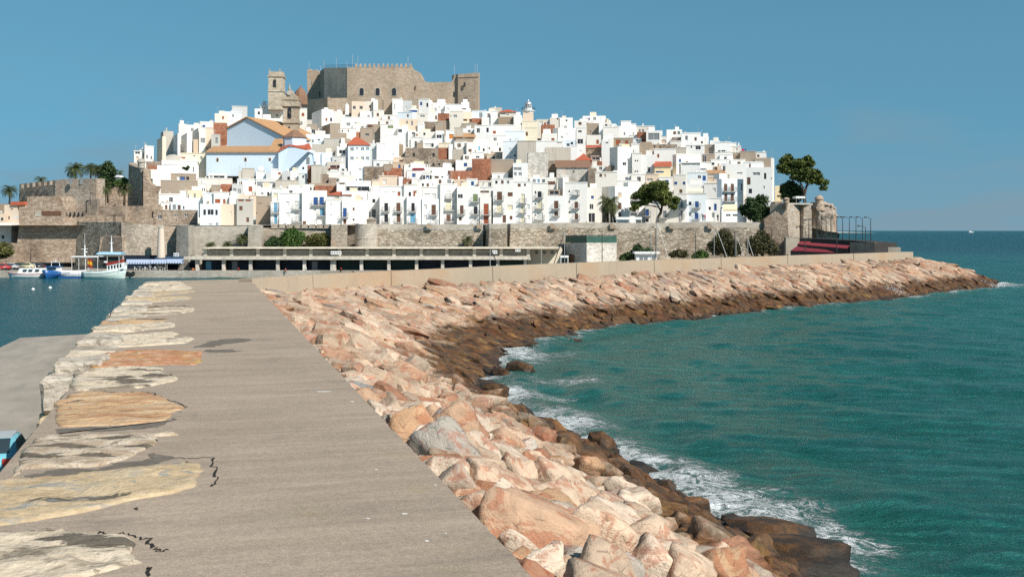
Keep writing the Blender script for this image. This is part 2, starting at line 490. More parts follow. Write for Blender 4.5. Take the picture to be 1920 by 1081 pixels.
for (s_, t_, near) in cands:
    if s_ < 14 or s_ > SLEN: continue
    p, a, b, n = slope_frame(s_, t_)
    dist = p.length
    if t_ > 1.0 and rng.uniform() < .35: continue
    yaw = rng.normal(0, .6) if near else rng.normal(.25, .32)
    a2 = a * math.cos(yaw) + b * math.sin(yaw); b2 = n.cross(a2)
    tilt = rng.normal(0, .13) if not near else rng.normal(0, .34); n2 = (n + a2 * tilt + b2 * rng.normal(0, .26 if near else .16)).normalized()
    a3 = (a2 - n2 * a2.dot(n2)).normalized(); b3 = n2.cross(a3)
    big = float(np.clip(rng.lognormal(0, .30), .6, 1.38 if near else 1.8))
    if near: sz = np.array([rng.uniform(.72, 1.12), rng.uniform(.55, .85), rng.uniform(.44, .78)]) * big * (.70 if p.y < 45 else .88)
    else: sz = np.array([rng.uniform(1.0, 1.8), rng.uniform(.50, .80), rng.uniform(.28, .42)]) * big
    lift = (rng.uniform(-.55, .28) if near else rng.uniform(-.42, .0)) * sz[2]
    if t_ < .06: lift = -.55 * sz[2]; p = p + (slope_pt(s_, .1) - slope_pt(s_, 0)).normalized() * .75
    ti = int(rng.choice(len(TINTS), p=TW))
    near_list.append((dist, p + n * lift, a3, b3, n2, sz, ti, t_))
# boulders out in the wash, seen singly in the photograph
for (px, py, sx_, ti) in ((975, 690, 1.0, 5), (1490, 1062, 1.1, 5), (1445, 1012, 1.3, 5), (985, 797, .8, 5), (930, 735, .9, 5), (905, 765, 1.0, 4), (1120, 848, .9, 3), (940, 700, .7, 5), (1528, 1085, 1.0, 5)):
    p = onz(px, py, 0.15)
    near_list.append((p.length, p, Vector((.8, -.5, 0)).normalized(), Vector((.5, .8, 0)).normalized(), Vector((0, 0, 1)), np.array([1.3, .9, .62]) * sx_, ti, 1.0))
def in_frame(p):
    if p.y < 6: return False
    x = 960 + F * p.x / p.y; y = HZ + F * (CAMZ - p.z) / p.y
    return -60 < x < 1990 and 0 < y < 1200
vis = sorted([q for q in near_list if in_frame(q[1])], key=lambda q: q[0])
near_set = vis[:300]
ids = set(id(q) for q in near_set)
n_lab = {}
SIDE = lambda t: 'beside the walkway edge' if t < .16 else ('high on the slope' if t < .4 else ('halfway down the slope' if t < .68 else ('low on the slope' if t < .85 else 'at the waterline')))
def size_word(sz):
    m = (sz[0] * sz[1] * sz[2]) ** (1 / 3)
    return 'huge' if m > 1.15 else ('large' if m > .92 else ('mid-sized' if m > .74 else 'small'))
def shape_word(sz):
    r = sz[0] / sz[1]; h = sz[2] / sz[1]
    return 'long slab-like' if r > 1.75 and h < .8 else ('long' if r > 1.6 else ('flat' if h < .68 else ('blocky' if h > .85 else 'angular')))
recs = []
for q in near_set:
    dist, p, a3, b3, n2, sz, ti, t_ = q
    col = TINTS[ti][1] if p.z > 1.3 else ('dark wet brown' if p.z < .7 else 'brown stained')
    base = f"{size_word(sz)} {shape_word(sz)} {col} boulder {SIDE(t_)}"
    recs.append((base, q))
byl = {}
for b_, q in recs: byl.setdefault(b_, []).append(q)
ORD = ['first', 'second', 'third', 'fourth', 'fifth', 'sixth', 'seventh', 'eighth', 'ninth', 'tenth', 'eleventh', 'twelfth', 'thirteenth', 'fourteenth', 'fifteenth']
k = 0
for b_, qs in byl.items():
    qs.sort(key=lambda q: q[1].y)
    for i, q in enumerate(qs):
        dist, p, a3, b3, n2, sz, ti, t_ = q
        o = bpy.data.objects.new('boulder', NEAR[k % 24]); k += 1
        mtx = Matrix.Identity(4)
        for r_ in range(3):
            mtx[r_][0] = a3[r_] * sz[0]; mtx[r_][1] = b3[r_] * sz[1]; mtx[r_][2] = n2[r_] * sz[2]; mtx[r_][3] = p[r_]
        o.matrix_world = mtx
        c = np.array(TINTS[ti][0]) * rng.uniform(.78, 1.10)
        o.color = (*c, 1)
        lab = b_ if len(qs) == 1 else f"{b_}, {ORD[min(i, 14)]} from the camera"
        COL.objects.link(o)
        tag(o, lab, 'boulder', 'boulders of the breakwater slope')
for q in near_list:
    if id(q) in ids: continue
    dist, p, a3, b3, n2, sz, ti, t_ = q
    v, f = MID[int(rng.integers(40))]
    m3 = np.array([a3[:], b3[:], n2[:]])
    far_v.append((v * sz[None]) @ m3 + np.array(p[:])[None]); far_f.append(f + nv); nv += len(v)
    far_c.append(np.tile((np.array(TINTS[ti][0]) * .62 + np.array((.46, .315, .21)) * .38) * rng.uniform(.68, .98), (len(v), 1)))
V_ = np.vstack(far_v); F_ = np.vstack(far_f); C_ = np.vstack(far_c)
me = bpy.data.meshes.new('boulders'); me.from_pydata(V_.tolist(), [], F_.tolist()); me.materials.append(M['rock_t'])
at = me.attributes.new('tint', 'FLOAT_COLOR', 'POINT'); at.data.foreach_set('color', np.hstack([C_, np.ones((len(C_), 1))]).astype(np.float32).ravel())
me.polygons.foreach_set('use_smooth', [False] * len(me.polygons))
o = bpy.data.objects.new('boulders', me); COL.objects.link(o)
tag(o, 'pale and reddish armour boulders along the curving breakwater slope', 'boulders', None, 'stuff')

# ------------------------------------------------------------------ breakwater body, walkway, quay
t = NT('walkway_asphalt')
pp = t.pos(scale=(1, 1, 1), rotz=-YAW)
mp1 = t.node('Mapping'); mp1.inputs['Scale'].default_value = (.16, 1.5, 1); t.link(pp, mp1.inputs[0])
st1 = t.noise(mp1.outputs[0], 1.1, 6, .62, .4)
mp2 = t.node('Mapping'); mp2.inputs['Scale'].default_value = (.5, 5.0, 1); t.link(pp, mp2.inputs[0])
st2 = t.noise(mp2.outputs[0], 1.6, 5, .6, .3)
big = t.noise(pp, .22, 5, .6)
fine = t.noise(pp, 34, 4, .75); fine2 = t.noise(pp, 11, 5, .75)
c = t.ramp(st1, [(.28, (.275, .222, .174)), (.5, (.33, .261, .202)), (.72, (.385, .303, .232))])
c = t.mix(c, t.ramp(st2, [(.3, .93), (.7, 1.05)]), 1.0, 'MULTIPLY')
c = t.mix(c, t.ramp(big, [(.3, .88), (.7, 1.08)]), 1.0, 'MULTIPLY')
c = t.mix(c, (.30, .235, .13), t.ramp(t.noise(pp, .5, 5, .6), [(.60, 0.0), (.75, .55)]))
c = t.mix(c, t.ramp(fine, [(.34, .76), (.5, 1.0), (.66, 1.20)]), 1.0, 'MULTIPLY')
c = t.mix(c, t.ramp(fine2, [(.34, .84), (.66, 1.12)]), 1.0, 'MULTIPLY')
blot = t.noise(pp, .55, 6, .68, .6)
c = t.mix(c, (.17, .145, .12), t.ramp(blot, [(.58, 0.0), (.72, .55)]))
spk = t.voro(pp, 5.0)
c = t.mix(c, (.60, .56, .50), t.ramp(spk, [(.035, .8), (.06, 0.0)]))
dirt = t.maprange(t.sep(t.node('NewGeometry').outputs['Position'])[1], 52, 88)
c = t.mix(c, (.40, .32, .22), t.math('MULTIPLY', dirt, t.ramp(t.noise(mp1.outputs[0], .8, 5, .6), [(.45, 0.0), (.62, .8)])))
t.out(c, .92, t.bump(t.math('ADD', fine, t.math('MULTIPLY', fine2, .6)), .5, .02), .2)
M['walk'] = t.m
WID = 8.55
def quad_sheet(name, pts, m, thick=0):
    mb = MB(); mb.add(pts, [tuple(range(len(pts)))]); return mb.build(name, m)
e0, e1 = edge_at(-30), edge_at(95.2)
l0, l1 = edge_at(-30, -WID), edge_at(95.2, -WID)
mid0 = []
mb = MB()
top = [Vector((q.x, q.y, ZW)) for q in (edge_at(yy, -.02 - .07 * abs(mn.noise(Vector((yy * .9, 1, 1)))) - .05 * max(0, mn.noise(Vector((yy * 3.1, 4, 1))))) for yy in np.concatenate([[-30], np.arange(4, 60, .22), np.arange(60, 95.3, 1.0)]))] + [ Vector((-20.5, 99.0, ZW)), Vector((l1.x, l1.y, ZW))] + [Vector((q.x, q.y, ZW)) for q in (edge_at(37.3, -WID), edge_at(37.1, -7.5), edge_at(-30, -7.35))]
bot = [Vector((p.x, p.y, -3)) for p in top]
mb.hexa(bot, top)
walk = mb.build('walkway', M['walk'])
tag(walk, kind='structure')
# dark tar seam cracks and white scuffs on the asphalt
def blob(pts, z, name, m, parent=None, thick=.012):
    mb = MB(); mb.prism([(p[0], p[1], z) for p in pts], (0, 0, -thick)); return mb.build(name, m, parent)
M['crack'] = m_plain('open_crack', (.02, .017, .014), .95)
M['scuff'] = m_plain('white_scuff', (.62, .60, .56), .9)
M['stain'] = m_plain('damp_stain', (.155, .13, .105), .8, .2, .35, 5)
M['patch'] = m_plain('cement_patch', (.25, .225, .195), .95, .2, .3, 6)
def crack(pxs, w):
    pts = [onz(x, y, ZW) for x, y in pxs]; L, Rr = [], []
    full = []
    for i in range(len(pts) - 1):
        for q in range(5):
            f_ = q / 5; p = pts[i].lerp(pts[i + 1], f_); full.append(p + Vector((rng.normal(0, .022), rng.normal(0, .05), 0)))
    full.append(pts[-1])
    for i, p in enumerate(full):
        d = (full[min(i + 1, len(full) - 1)] - full[max(i - 1, 0)]).normalized(); n = Vector((-d.y, d.x, 0))
        ww = w * rng.uniform(.25, 1.0) * (1.0 if 0 < i < len(full) - 1 else .1)
        L.append(p + n * ww); Rr.append(p - n * ww)
    mb = MB()
    for i in range(len(full) - 1):
        mb.add([(q.x, q.y, ZW + .005) for q in (L[i], Rr[i], Rr[i + 1], L[i + 1])], [(0, 1, 2, 3)])
    mb.build('crack', M['crack'], walk)
crack([(276, 855), (300, 857), (345, 859), (400, 858), (402, 876), (405, 893), (402, 906), (394, 912)], 0.031)
crack([(181, 997), (195, 997), (237, 1000), (250, 1006), (281, 1010), (287, 1026), (302, 1032)], 0.031)
crack([(298, 1030), (318, 1031)], 0.048)
crack([(276, 1060), (277, 1081)], 0.034)
crack([(262, 734), (280, 736), (300, 743), (325, 752), (352, 763)], 0.034)
crack([(258, 813), (290, 811), (331, 813)], 0.031)
crack([(288, 820), (293, 832)], 0.034)
crack([(252, 951), (257, 956)], 0.034)
for (x, y, ww, hh) in ((758, 963, 7, 1.2), (800, 1014, 5, 1.5), (816, 909, 4, .8), (690, 972, 4, 1), (836, 1000, 3, 1), (660, 753, 5, .7), (705, 880, 3, .8), (607, 734, 20, .8)):
    blob([onz(x + ww * math.cos(a) * rng.uniform(.6, 1.1), y + hh * math.sin(a), ZW) for a in np.linspace(0, 2 * math.pi, 10)[:-1]][::-1], ZW + .008, 'paint_spot', M['scuff'], walk, .003)

for pts in ([(388, 641), (415, 636), (450, 634), (480, 637), (455, 641), (420, 645), (395, 650), (360, 652)], [(380, 655), (430, 655), (455, 658), (420, 661), (385, 660)], [(270, 738), (300, 743), (345, 765), (325, 774), (318, 765), (290, 755)], [(112, 803), (225, 799), (312, 789), (330, 782), (320, 795), (250, 806), (150, 808), (95, 812)],
            [(60, 885), (190, 878), (260, 862), (300, 850), (330, 858), (260, 880), (160, 892), (50, 902)], [(110, 760), (150, 735), (210, 734), (220, 740), (160, 745), (128, 765)]):
    q_ = [onz(x, y, ZW) for x, y in pts]; o_ = []
    for i in range(len(q_)):
        for k in range(8):
            p = q_[i].lerp(q_[(i + 1) % len(q_)], k / 8); o_.append(p + Vector((mn.noise(p * 2.3) + .6 * mn.noise(p * 6), mn.noise(p * 2.3 + Vector((4, 4, 4))) + .6 * mn.noise(p * 6 + Vector((2, 8, 1))), 0)) * .22)
    blob(o_, ZW + .006, 'damp_stain', M['stain'], walk, .003)
# big stones let into the landward side of the walkway
def stone_mat(name, c1, c2, c3, dark, streak=1.0, grain=(.75, 1.35, 1.2)):
    t = NT(name); p = t.pos(rotz=-YAW)
    m = t.node('Mapping'); m.inputs['Scale'].default_value = grain; t.link(p, m.inputs[0])
    n = t.noise(m.outputs[0], 1.2 * streak, 7, .65, .5)
    c = t.ramp(n, [(.30, c1), (.5, c2), (.68, c3)])
    n2 = t.noise(m.outputs[0], .9, 6, .62, .9)
    c = t.mix(c, dark, t.ramp(n2, [(.54, 0.0), (.64, .8)]))
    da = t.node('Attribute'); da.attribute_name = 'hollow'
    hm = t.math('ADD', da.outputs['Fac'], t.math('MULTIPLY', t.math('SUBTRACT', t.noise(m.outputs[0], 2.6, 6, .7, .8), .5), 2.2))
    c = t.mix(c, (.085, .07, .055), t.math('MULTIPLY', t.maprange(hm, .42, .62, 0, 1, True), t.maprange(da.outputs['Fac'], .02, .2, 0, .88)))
    n3 = t.noise(p, 7, 5, .62)
    c = t.mix(c, t.ramp(n3, [(.34, .86), (.5, .99), (.66, 1.10)]), 1.0, 'MULTIPLY')
    pit = t.noise(m.outputs[0], 2.4, 7, .68, .8)
    c = t.mix(c, (dark[0] * .8, dark[1] * .8, dark[2] * .8), t.ramp(pit, [(.57, 0.0), (.63, .75)]))
    return t.out(c, .93, t.bump(t.math('ADD', t.math('MULTIPLY', n, .8), t.math('ADD', t.math('MULTIPLY', n3, .5), t.math('MULTIPLY', pit, -.6))), .75, .12), .2)
SM = {'pale': stone_mat('pale_bed_stone', (.43, .35, .255), (.56, .465, .35), (.63, .54, .42), (.13, .10, .07)),
      'gold': stone_mat('golden_bed_stone', (.38, .275, .165), (.48, .365, .23), (.54, .44, .30), (.27, .285, .28)),
      'band': stone_mat('banded_bed_stone', (.42, .21, .105), (.50, .335, .19), (.55, .43, .30), (.32, .15, .08), 1.2, (.42, 2.1, 1.2)),
      'red': stone_mat('red_bed_stone', (.33, .14, .075), (.43, .21, .115), (.55, .40, .29), (.40, .28, .10), 1.8),
      'pitted': stone_mat('pitted_bed_stone', (.28, .195, .12), (.47, .38, .285), (.64, .57, .47), (.15, .10, .055), 2.0),
      'grey': stone_mat('grey_bed_stone', (.34, .30, .245), (.45, .395, .325), (.52, .455, .375), (.19, .16, .12))}
def bed_stone(pts, m, label, h=.07, dark=()):
    w_ = [onz(x, y, ZW) for x, y in pts]
    n = len(w_); out = []
    for i in range(n):
        a, b = w_[i], w_[(i + 1) % n]; k = max(2, int((b - a).length / .16))
        for q in range(k):
            p = a.lerp(b, q / k); out.append(p + Vector((mn.noise(p * 1.3) + .55 * mn.noise(p * 4.1), mn.noise(p * 1.3 + Vector((9, 3, 1))) * .6 + .35 * mn.noise(p * 4.1 + Vector((3, 7, 1))), 0)) * .16)
    bm = bmesh.new()
    vs_ = [bm.verts.new((p.x, p.y, ZW - 1.1)) for p in out]
    fc = bm.faces.new(vs_)
    if fc.normal.z < 0: fc.normal_flip()
    bm.normal_update()
    ex = bmesh.ops.extrude_face_region(bm, geom=[fc])
    for v in [g for g in ex['geom'] if isinstance(g, bmesh.types.BMVert)]: v.co.z = ZW + .012
    topf = [f for f in bm.faces if f.normal.z > .9 and f.calc_center_median().z > ZW][:1]
    bm.normal_update()
    topf = [f for f in bm.faces if abs(f.normal.z) > .9 and f.calc_center_median().z > ZW]
    bmesh.ops.triangulate(bm, faces=topf)
    for _ in range(4):
        es = [e for e in bm.edges if all(v.co.z > ZW for v in e.verts) and e.calc_length() > .20]
        if not es: break
        bmesh.ops.subdivide_edges(bm, edges=es, cuts=1); bmesh.ops.triangulate(bm, faces=[f for f in bm.faces if len(f.verts) > 4])
    bound = [p.to_2d() for p in out]
    for v in bm.verts:
        if v.co.z > ZW:
            dd = min((v.co.to_2d() - q).length for q in bound)
            v.co.z = ZW + .012 + .45 * h * min(1, dd / .10) + .085 * min(1, dd / .35) * mn.fractal(Vector((v.co.x * .8, v.co.y * 1.3, 2)), .9, 2, 6) - .05 * min(1, dd / .3) * max(0, mn.noise(Vector((v.co.x * .9, v.co.y * 2.0, 5))))
            v.co.z = max(v.co.z, ZW + .004)
    me = bpy.data.meshes.new('bed_stone'); bmesh.ops.recalc_face_normals(bm, faces=bm.faces); bm.to_mesh(me); bm.free()
    me.materials.append(m); me.polygons.foreach_set('use_smooth', [True] * len(me.polygons))
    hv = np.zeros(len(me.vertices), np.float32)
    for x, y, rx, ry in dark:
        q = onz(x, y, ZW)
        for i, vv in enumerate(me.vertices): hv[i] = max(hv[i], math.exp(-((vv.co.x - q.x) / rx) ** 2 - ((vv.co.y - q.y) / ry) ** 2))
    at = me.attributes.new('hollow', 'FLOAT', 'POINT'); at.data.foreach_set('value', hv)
    o = bpy.data.objects.new('bed_stone', me); COL.objects.link(o)
    tag(o, label, 'stone', 'stones let into the walkway edge')
def c1(*q): return [(x / 4, 500 + y / 4) for x, y in q]
def c2(*q): return [(x / 3.3667, 760 + y / 3.3667) for x, y in q]
bed_stone(c1((1140, 130), (1200, 112), (1350, 112), (1440, 160), (1400, 172), (1130, 185), (1110, 170)), SM['pale'], 'pale knobbly stone at the far harbour end of the walkway', .05)
bed_stone(c1((1090, 215), (1150, 190), (1470, 182), (1400, 197), (1250, 207), (1130, 225)), SM['gold'], 'thin pointed tan stone second from the far end of the walkway', .04)
bed_stone(c1((1080, 250), (1130, 230), (1400, 222), (1440, 235), (1400, 250), (1200, 262), (1060, 275)), SM['gold'], 'rounded cream stone third from the far end of the walkway', .05)
bed_stone(c1((1000, 300), (1100, 290), (1450, 290), (1440, 308), (1200, 316), (1000, 330)), SM['pitted'], 'dark streaked narrow stone fourth from the far end of the walkway', .05, [(287.5, 575.0, 1.2, 0.6), (337.5, 575.0, 1.0, 0.6)])
bed_stone(c1((960, 345), (1100, 335), (1300, 325), (1460, 312), (1440, 335), (1330, 355), (1100, 365), (950, 370)), SM['pale'], 'white tapering stone next to the dark streaked one', .06)
bed_stone(c1((890, 405), (1000, 378), (1130, 390), (1270, 387), (1240, 402), (1000, 430), (890, 435)), SM['band'], 'brown stone with a dark damp tip on the walkway edge', .05, [(295.0, 598.8, 1.0, 0.6), (270.0, 598.8, 0.8, 0.6)])
bed_stone(c1((840, 475), (900, 450), (1050, 430), (1250, 415), (1320, 430), (1310, 450), (1150, 470), (900, 500), (850, 500)), SM['pale'], 'pale blunt stone just beyond the two-lobed white stone', .06)
bed_stone(c1((780, 565), (850, 525), (1080, 503), (1280, 487), (1330, 505), (1300, 540), (1440, 525), (1450, 540), (1400, 572), (1150, 590), (880, 605), (770, 600)), SM['pale'], 'large white stone with two lobes behind the red stone', .08)
bed_stone(c1((650, 740), (700, 685), (790, 655), (960, 633), (1200, 630), (1530, 640), (1490, 680), (1530, 710), (1440, 735), (1200, 735), (960, 745), (700, 765)), SM['red'], 'long orange-red stone across the walkway edge', .09)
bed_stone(c1((530, 850), (560, 805), (700, 772), (900, 757), (1230, 760), (1200, 785), (1320, 830), (1320, 855), (1180, 880), (1000, 915), (700, 930), (540, 930)), SM['pale'], 'whitish stone with a black forked hollow in front of the red stone', .09, [(230.0, 708.8, 0.55, 0.35), (265.0, 696.2, 0.6, 0.3), (300.0, 705.0, 0.6, 0.3), (252.5, 717.5, 0.6, 0.4), (220.0, 715.0, 0.4, 0.4)])
bed_stone([(110, 752), (130, 741), (155, 735), (215, 738), (255, 735), (300, 742), (345, 765), (322, 775), (312, 787), (230, 797), (115, 801), (104, 788)], SM['band'], 'banded golden and orange stone with straight grain', .06)
bed_stone(c2((150, 290), (190, 215), (300, 192), (800, 182), (1110, 172), (1110, 185), (985, 195), (970, 250), (880, 310), (800, 345), (600, 385), (400, 395), (150, 400), (60, 462), (100, 330)), SM['pitted'], 'rough pitted stone speckled brown and white with a rust patch', .10, [(213.9, 821.8, 0.6, 0.14), (261.4, 838.7, 0.4, 0.3), (133.7, 840.2, 0.8, 0.25), (74.3, 858.0, 0.6, 0.25), (184.2, 858.0, 0.5, 0.2)])
bed_stone(c2((-150, 560), (0, 472), (330, 452), (560, 425), (900, 385), (1150, 362), (1240, 365), (1285, 415), (1240, 500), (1100, 560), (800, 610), (600, 670), (300, 720), (0, 760), (-200, 800)), SM['gold'], 'big tan stone with a blue-grey stain beside the stepped crack', .08, [(112.9, 939.7, 0.5, 0.14), (166.3, 933.8, 0.5, 0.12), (219.8, 930.8, 0.4, 0.1), (89.1, 944.2, 0.4, 0.12)])
bed_stone(c2((-250, 900), (0, 812), (330, 797), (600, 810), (830, 820), (830, 880), (800, 950), (860, 985), (750, 1020), (500, 1081), (200, 1200), (-250, 1300)), SM['pale'], 'pinkish white stone with a dark hollow at the bottom of the view', .10, [(133.7, 1011.0, 0.35, 0.22), (166.3, 1016.9, 0.42, 0.28), (204.9, 1022.9, 0.42, 0.3), (98.0, 1011.0, 0.25, 0.12), (231.7, 1027.3, 0.3, 0.3)])
# coping blocks along the harbour edge
Y = 36.8; k = 0
cop = ['grey', 'pale', 'grey', 'grey', 'gold', 'pale', 'grey', 'band', 'grey', 'pale']
cw = {'grey': 'grey', 'pale': 'pale', 'gold': 'tan', 'band': 'pinkish'}
while Y < 93.5:
    L = rng.uniform(1.5, 3.4); 
    if k in (5, 9): L = 2.0
    wd = rng.uniform(1.35, 1.9); out_ = rng.uniform(-.06, .2); hh = rng.uniform(-.03, .16); dep = rng.uniform(.8, 1.5)
    a = edge_at(Y, -WID - out_); b = edge_at(Y + L - .07, -WID - out_ - rng.uniform(-.1, .1)); q = edge_at(Y + L - .07, -WID - out_ + wd + rng.uniform(-.2, .2)); d = edge_at(Y, -WID - out_ + wd)
    bm = bmesh.new()
    vs_ = [bm.verts.new((p.x, p.y, zz_)) for zz_ in (ZW - dep, ZW + hh) for p in (a, b, q, d)]
    for f_ in ((3, 2, 1, 0), (4, 5, 6, 7), (0, 1, 5, 4), (1, 2, 6, 5), (2, 3, 7, 6), (3, 0, 4, 7)): bm.faces.new([vs_[i] for i in f_])
    bmesh.ops.bevel(bm, geom=list(bm.edges), offset=.10, segments=1, affect='EDGES')
    bmesh.ops.subdivide_edges(bm, edges=[e for e in bm.edges if e.calc_length() > .3], cuts=5, use_grid_fill=True)
    for v in bm.verts: v.co += Vector((mn.noise(v.co * 1.3), mn.noise(v.co * 1.3 + Vector((5, 5, 5))), mn.fractal(v.co * 1.1, 1, 2, 4) * .8)) * .10
    bmesh.ops.recalc_face_normals(bm, faces=bm.faces)
    me = bpy.data.meshes.new('coping_block'); bm.to_mesh(me); bm.free()
    ky = cop[k % len(cop)]
    me.materials.append(SM[ky]); o = bpy.data.objects.new('coping_block', me); COL.objects.link(o)
    sz_ = 'long' if L > 2.7 else ('short' if L < 2.0 else 'broad')
    tag(o, f"{sz_} {cw[ky]} coping block on the harbour edge of the walkway, {['first','second','third','fourth','fifth','sixth','seventh','eighth','ninth','tenth','eleventh','twelfth','thirteenth','fourteenth','fifteenth','sixteenth','seventeenth','eighteenth','nineteenth','twentieth','twenty-first','twenty-second','twenty-third','twenty-fourth','twenty-fifth','twenty-sixth','twenty-seventh','twenty-eighth','twenty-ninth','thirtieth','thirty-first','thirty-second','thirty-third','thirty-fourth','thirty-fifth','thirty-sixth','thirty-seventh','thirty-eighth','thirty-ninth','fortieth'][k]} from the camera", 'stone', 'coping blocks on the harbour edge')
    Y += L; k += 1

for (ya, yb, oa, ob, za, zb_, ky, lab) in ((35.7, 37.3, -8.75, -7.2, 4.35, 5.5, 'grey', 'squared grey block at the step in the harbour edge, upper of two'), (35.4, 37.3, -8.85, -7.1, 2.9, 4.33, 'gold', 'squared tan block at the step in the harbour edge, under the grey one'), (35.5, 37.3, -8.8, -7.2, 1.5, 2.88, 'grey', 'squared grey block at the foot of the step in the harbour edge')):
    bm = bmesh.new(); vs_ = [bm.verts.new((p.x, p.y, zz_)) for zz_ in (za, zb_) for p in (edge_at(ya, oa), edge_at(ya, ob), edge_at(yb, ob), edge_at(yb, oa))]
    for f_ in ((3, 2, 1, 0), (4, 5, 6, 7), (0, 1, 5, 4), (1, 2, 6, 5), (2, 3, 7, 6), (3, 0, 4, 7)): bm.faces.new([vs_[i] for i in f_])
    bmesh.ops.bevel(bm, geom=list(bm.edges), offset=.12, segments=1, affect='EDGES'); bmesh.ops.subdivide_edges(bm, edges=[e for e in bm.edges if e.calc_length() > .3], cuts=5, use_grid_fill=True)
    for v in bm.verts: v.co += Vector((mn.noise(v.co * 1.3), mn.noise(v.co * 1.3 + Vector((5, 5, 5))), mn.fractal(v.co * 1.1, 1, 2, 4))) * .13
    bmesh.ops.recalc_face_normals(bm, faces=bm.faces); me = bpy.data.meshes.new('coping_block'); bm.to_mesh(me); bm.free(); me.materials.append(SM[ky]); o = bpy.data.objects.new('coping_block', me); COL.objects.link(o); tag(o, lab, 'stone', 'coping blocks on the harbour edge')

# lower quay on the harbour side
t = NT('quay_concrete')
n = t.noise(t.pos(scale=(1, .35, 1), rotz=-YAW), .7, 6, .6); n2 = t.noise(t.pos(), 18, 4, .65)
c = t.ramp(n, [(.3, (.25, .225, .19)), (.7, (.36, .315, .265))]); c = t.mix(c, t.ramp(n2, [(.3, .85), (.7, 1.1)]), 1.0, 'MULTIPLY')
t.out(c, .92, t.bump(n2, .3, .02), .2); M['quay'] = t.m
mb = MB()
a = [onz(-600, 1081, 1.5), onz(-40, 672, 1.5), onz(2, 651, 1.5), onz(38, 634, 1.5), onz(172, 625.5, 1.5), edge_at(92, -WID + 2), edge_at(-30, -WID + 2), edge_at(-30, -WID - 12)]
a = [edge_at(-30, -WID - 9.5), edge_at(80, -WID - 9.5), onz(2, 650, 1.5), onz(38, 633, 1.5), onz(172, 625.5, 1.5), edge_at(91, -WID + 1), edge_at(-30, -WID + 1)]
mb.hexa([(p.x, p.y, -3) for p in a], [(p.x, p.y, 1.5) for p in a])
tag(mb.build('lower_quay', M['quay']), kind='structure')

# concrete parapet wall along the bend
t = NT('parapet_concrete')
n = t.noise(t.pos(scale=(1, 1, .18)), .9, 6, .62); n2 = t.noise(t.pos(), .12, 4, .6); n3 = t.noise(t.pos(), 7, 5, .65)
c = t.ramp(n2, [(.35, (.37, .305, .23)), (.5, (.40, .32, .235)), (.65, (.40, .285, .19))])
c = t.mix(c, (.30, .24, .175), t.ramp(n, [(.54, 0.0), (.75, .6)]))
c = t.mix(c, t.ramp(n3, [(.3, .86), (.7, 1.08)]), 1.0, 'MULTIPLY')
t.out(c, .92, t.bump(n3, .3, .03), .2); M['parapet'] = t.m
front = [(472, 522.5), (560, 516.5), (660, 511.5), (800, 505.5), (960, 498), (1080, 493), (1200, 488.5), (1300, 485.5), (1400, 482), (1500, 478.5), (1600, 475.5), (1712, 472)]
zt = 6.0
fp = [onz(x, y, zt) for x, y in front]
wall_root = empty('parapet_wall', (fp[5].x, fp[5].y, 4.5), 'long low concrete parapet wall curving along the top of the rocks', 'wall')
full = []
for i in range(len(fp) - 1):
    for q in range(4): full.append(fp[i].lerp(fp[i + 1], q / 4))
full.append(fp[-1])
def back(i, L):
    d = (L[min(i + 1, len(L) - 1)] - L[max(i - 1, 0)]).normalized(); return Vector((-d.y, d.x, 0))
seg = 5
for i0 in range(0, len(full) - 1, seg):
    i1 = min(i0 + seg, len(full) - 1); mb = MB()
    for i in range(i0, i1):
        A, B = full[i], full[i + 1]
        if i == i0: A = A.lerp(B, .03)
        ba, bb = back(i, full) * 1.3, back(i + 1, full) * 1.3
        z = Vector((0, 0, zt)); zb = Vector((0, 0, 3.2))
        A0, B0 = Vector((A.x, A.y, 0)), Vector((B.x, B.y, 0))
        mb.hexa([A0 + zb - ba * .06, B0 + zb - bb * .06, B0 + bb + zb, A0 + ba + zb], [A0 + z, B0 + z, B0 + bb + z, A0 + ba + z])
    mb.build('wall_section', M['parapet'], wall_root)

# ------------------------------------------------------------------ the sea
shore = np.array([b for a, b in PAIRS], float)
def dist_poly(P2, poly):
    best = np.full(len(P2), 1e9)
    for i in range(len(poly) - 1):
        a, b = poly[i], poly[i + 1]; ab = b - a
        tt = np.clip(((P2 - a) @ ab) / (ab @ ab), 0, 1)
        d = np.linalg.norm(P2 - (a + tt[:, None] * ab), axis=1)
        best = np.minimum(best, d)
    return best
rad = [9.0]
while rad[-1] < 420: rad.append(rad[-1] + max(.22, .0055 * rad[-1]))
while rad[-1] < 45000: rad.append(rad[-1] * 1.045)
rad = np.array(rad)
ang = np.concatenate([np.linspace(-100, -30, 70)[:-1], np.linspace(-30, 30, 330), np.linspace(30, 100, 70)[1:]])
ang = np.radians(ang)
RR, AA = np.meshgrid(rad, ang, indexing='ij')
X_ = (RR * np.sin(AA)).ravel(); Y_ = (RR * np.cos(AA)).ravel()
P2 = np.stack([X_, Y_], 1)
dsh = dist_poly(P2, shore)
harb = (X_ - (EDGE0.x + (Y_ - EDGE0.y) * AX.x / AX.y) < -2) & (Y_ < 260)
rg = np.random.default_rng(3)
Z_ = np.zeros_like(X_)
dirs = []
for k in range(22):
    L = float(np.exp(rg.uniform(math.log(1.6), math.log(15))))
    th = R(240) + rg.normal(0, .75)
    amp = .0085 * L ** .55
    ph = rg.uniform(0, 6.28); kx, ky = math.cos(th) * 6.283 / L, math.sin(th) * 6.283 / L
    ok = RR.ravel() * .0055 < L / 4.5
    wv = kx * X_ + ky * Y_ + ph + .5 * np.sin(X_ * .05 + k) + .5 * np.cos(Y_ * .043 + 2 * k)
    Z_ += np.where(ok, amp * (np.sin(wv) + .30 * np.cos(2 * wv)), 0)
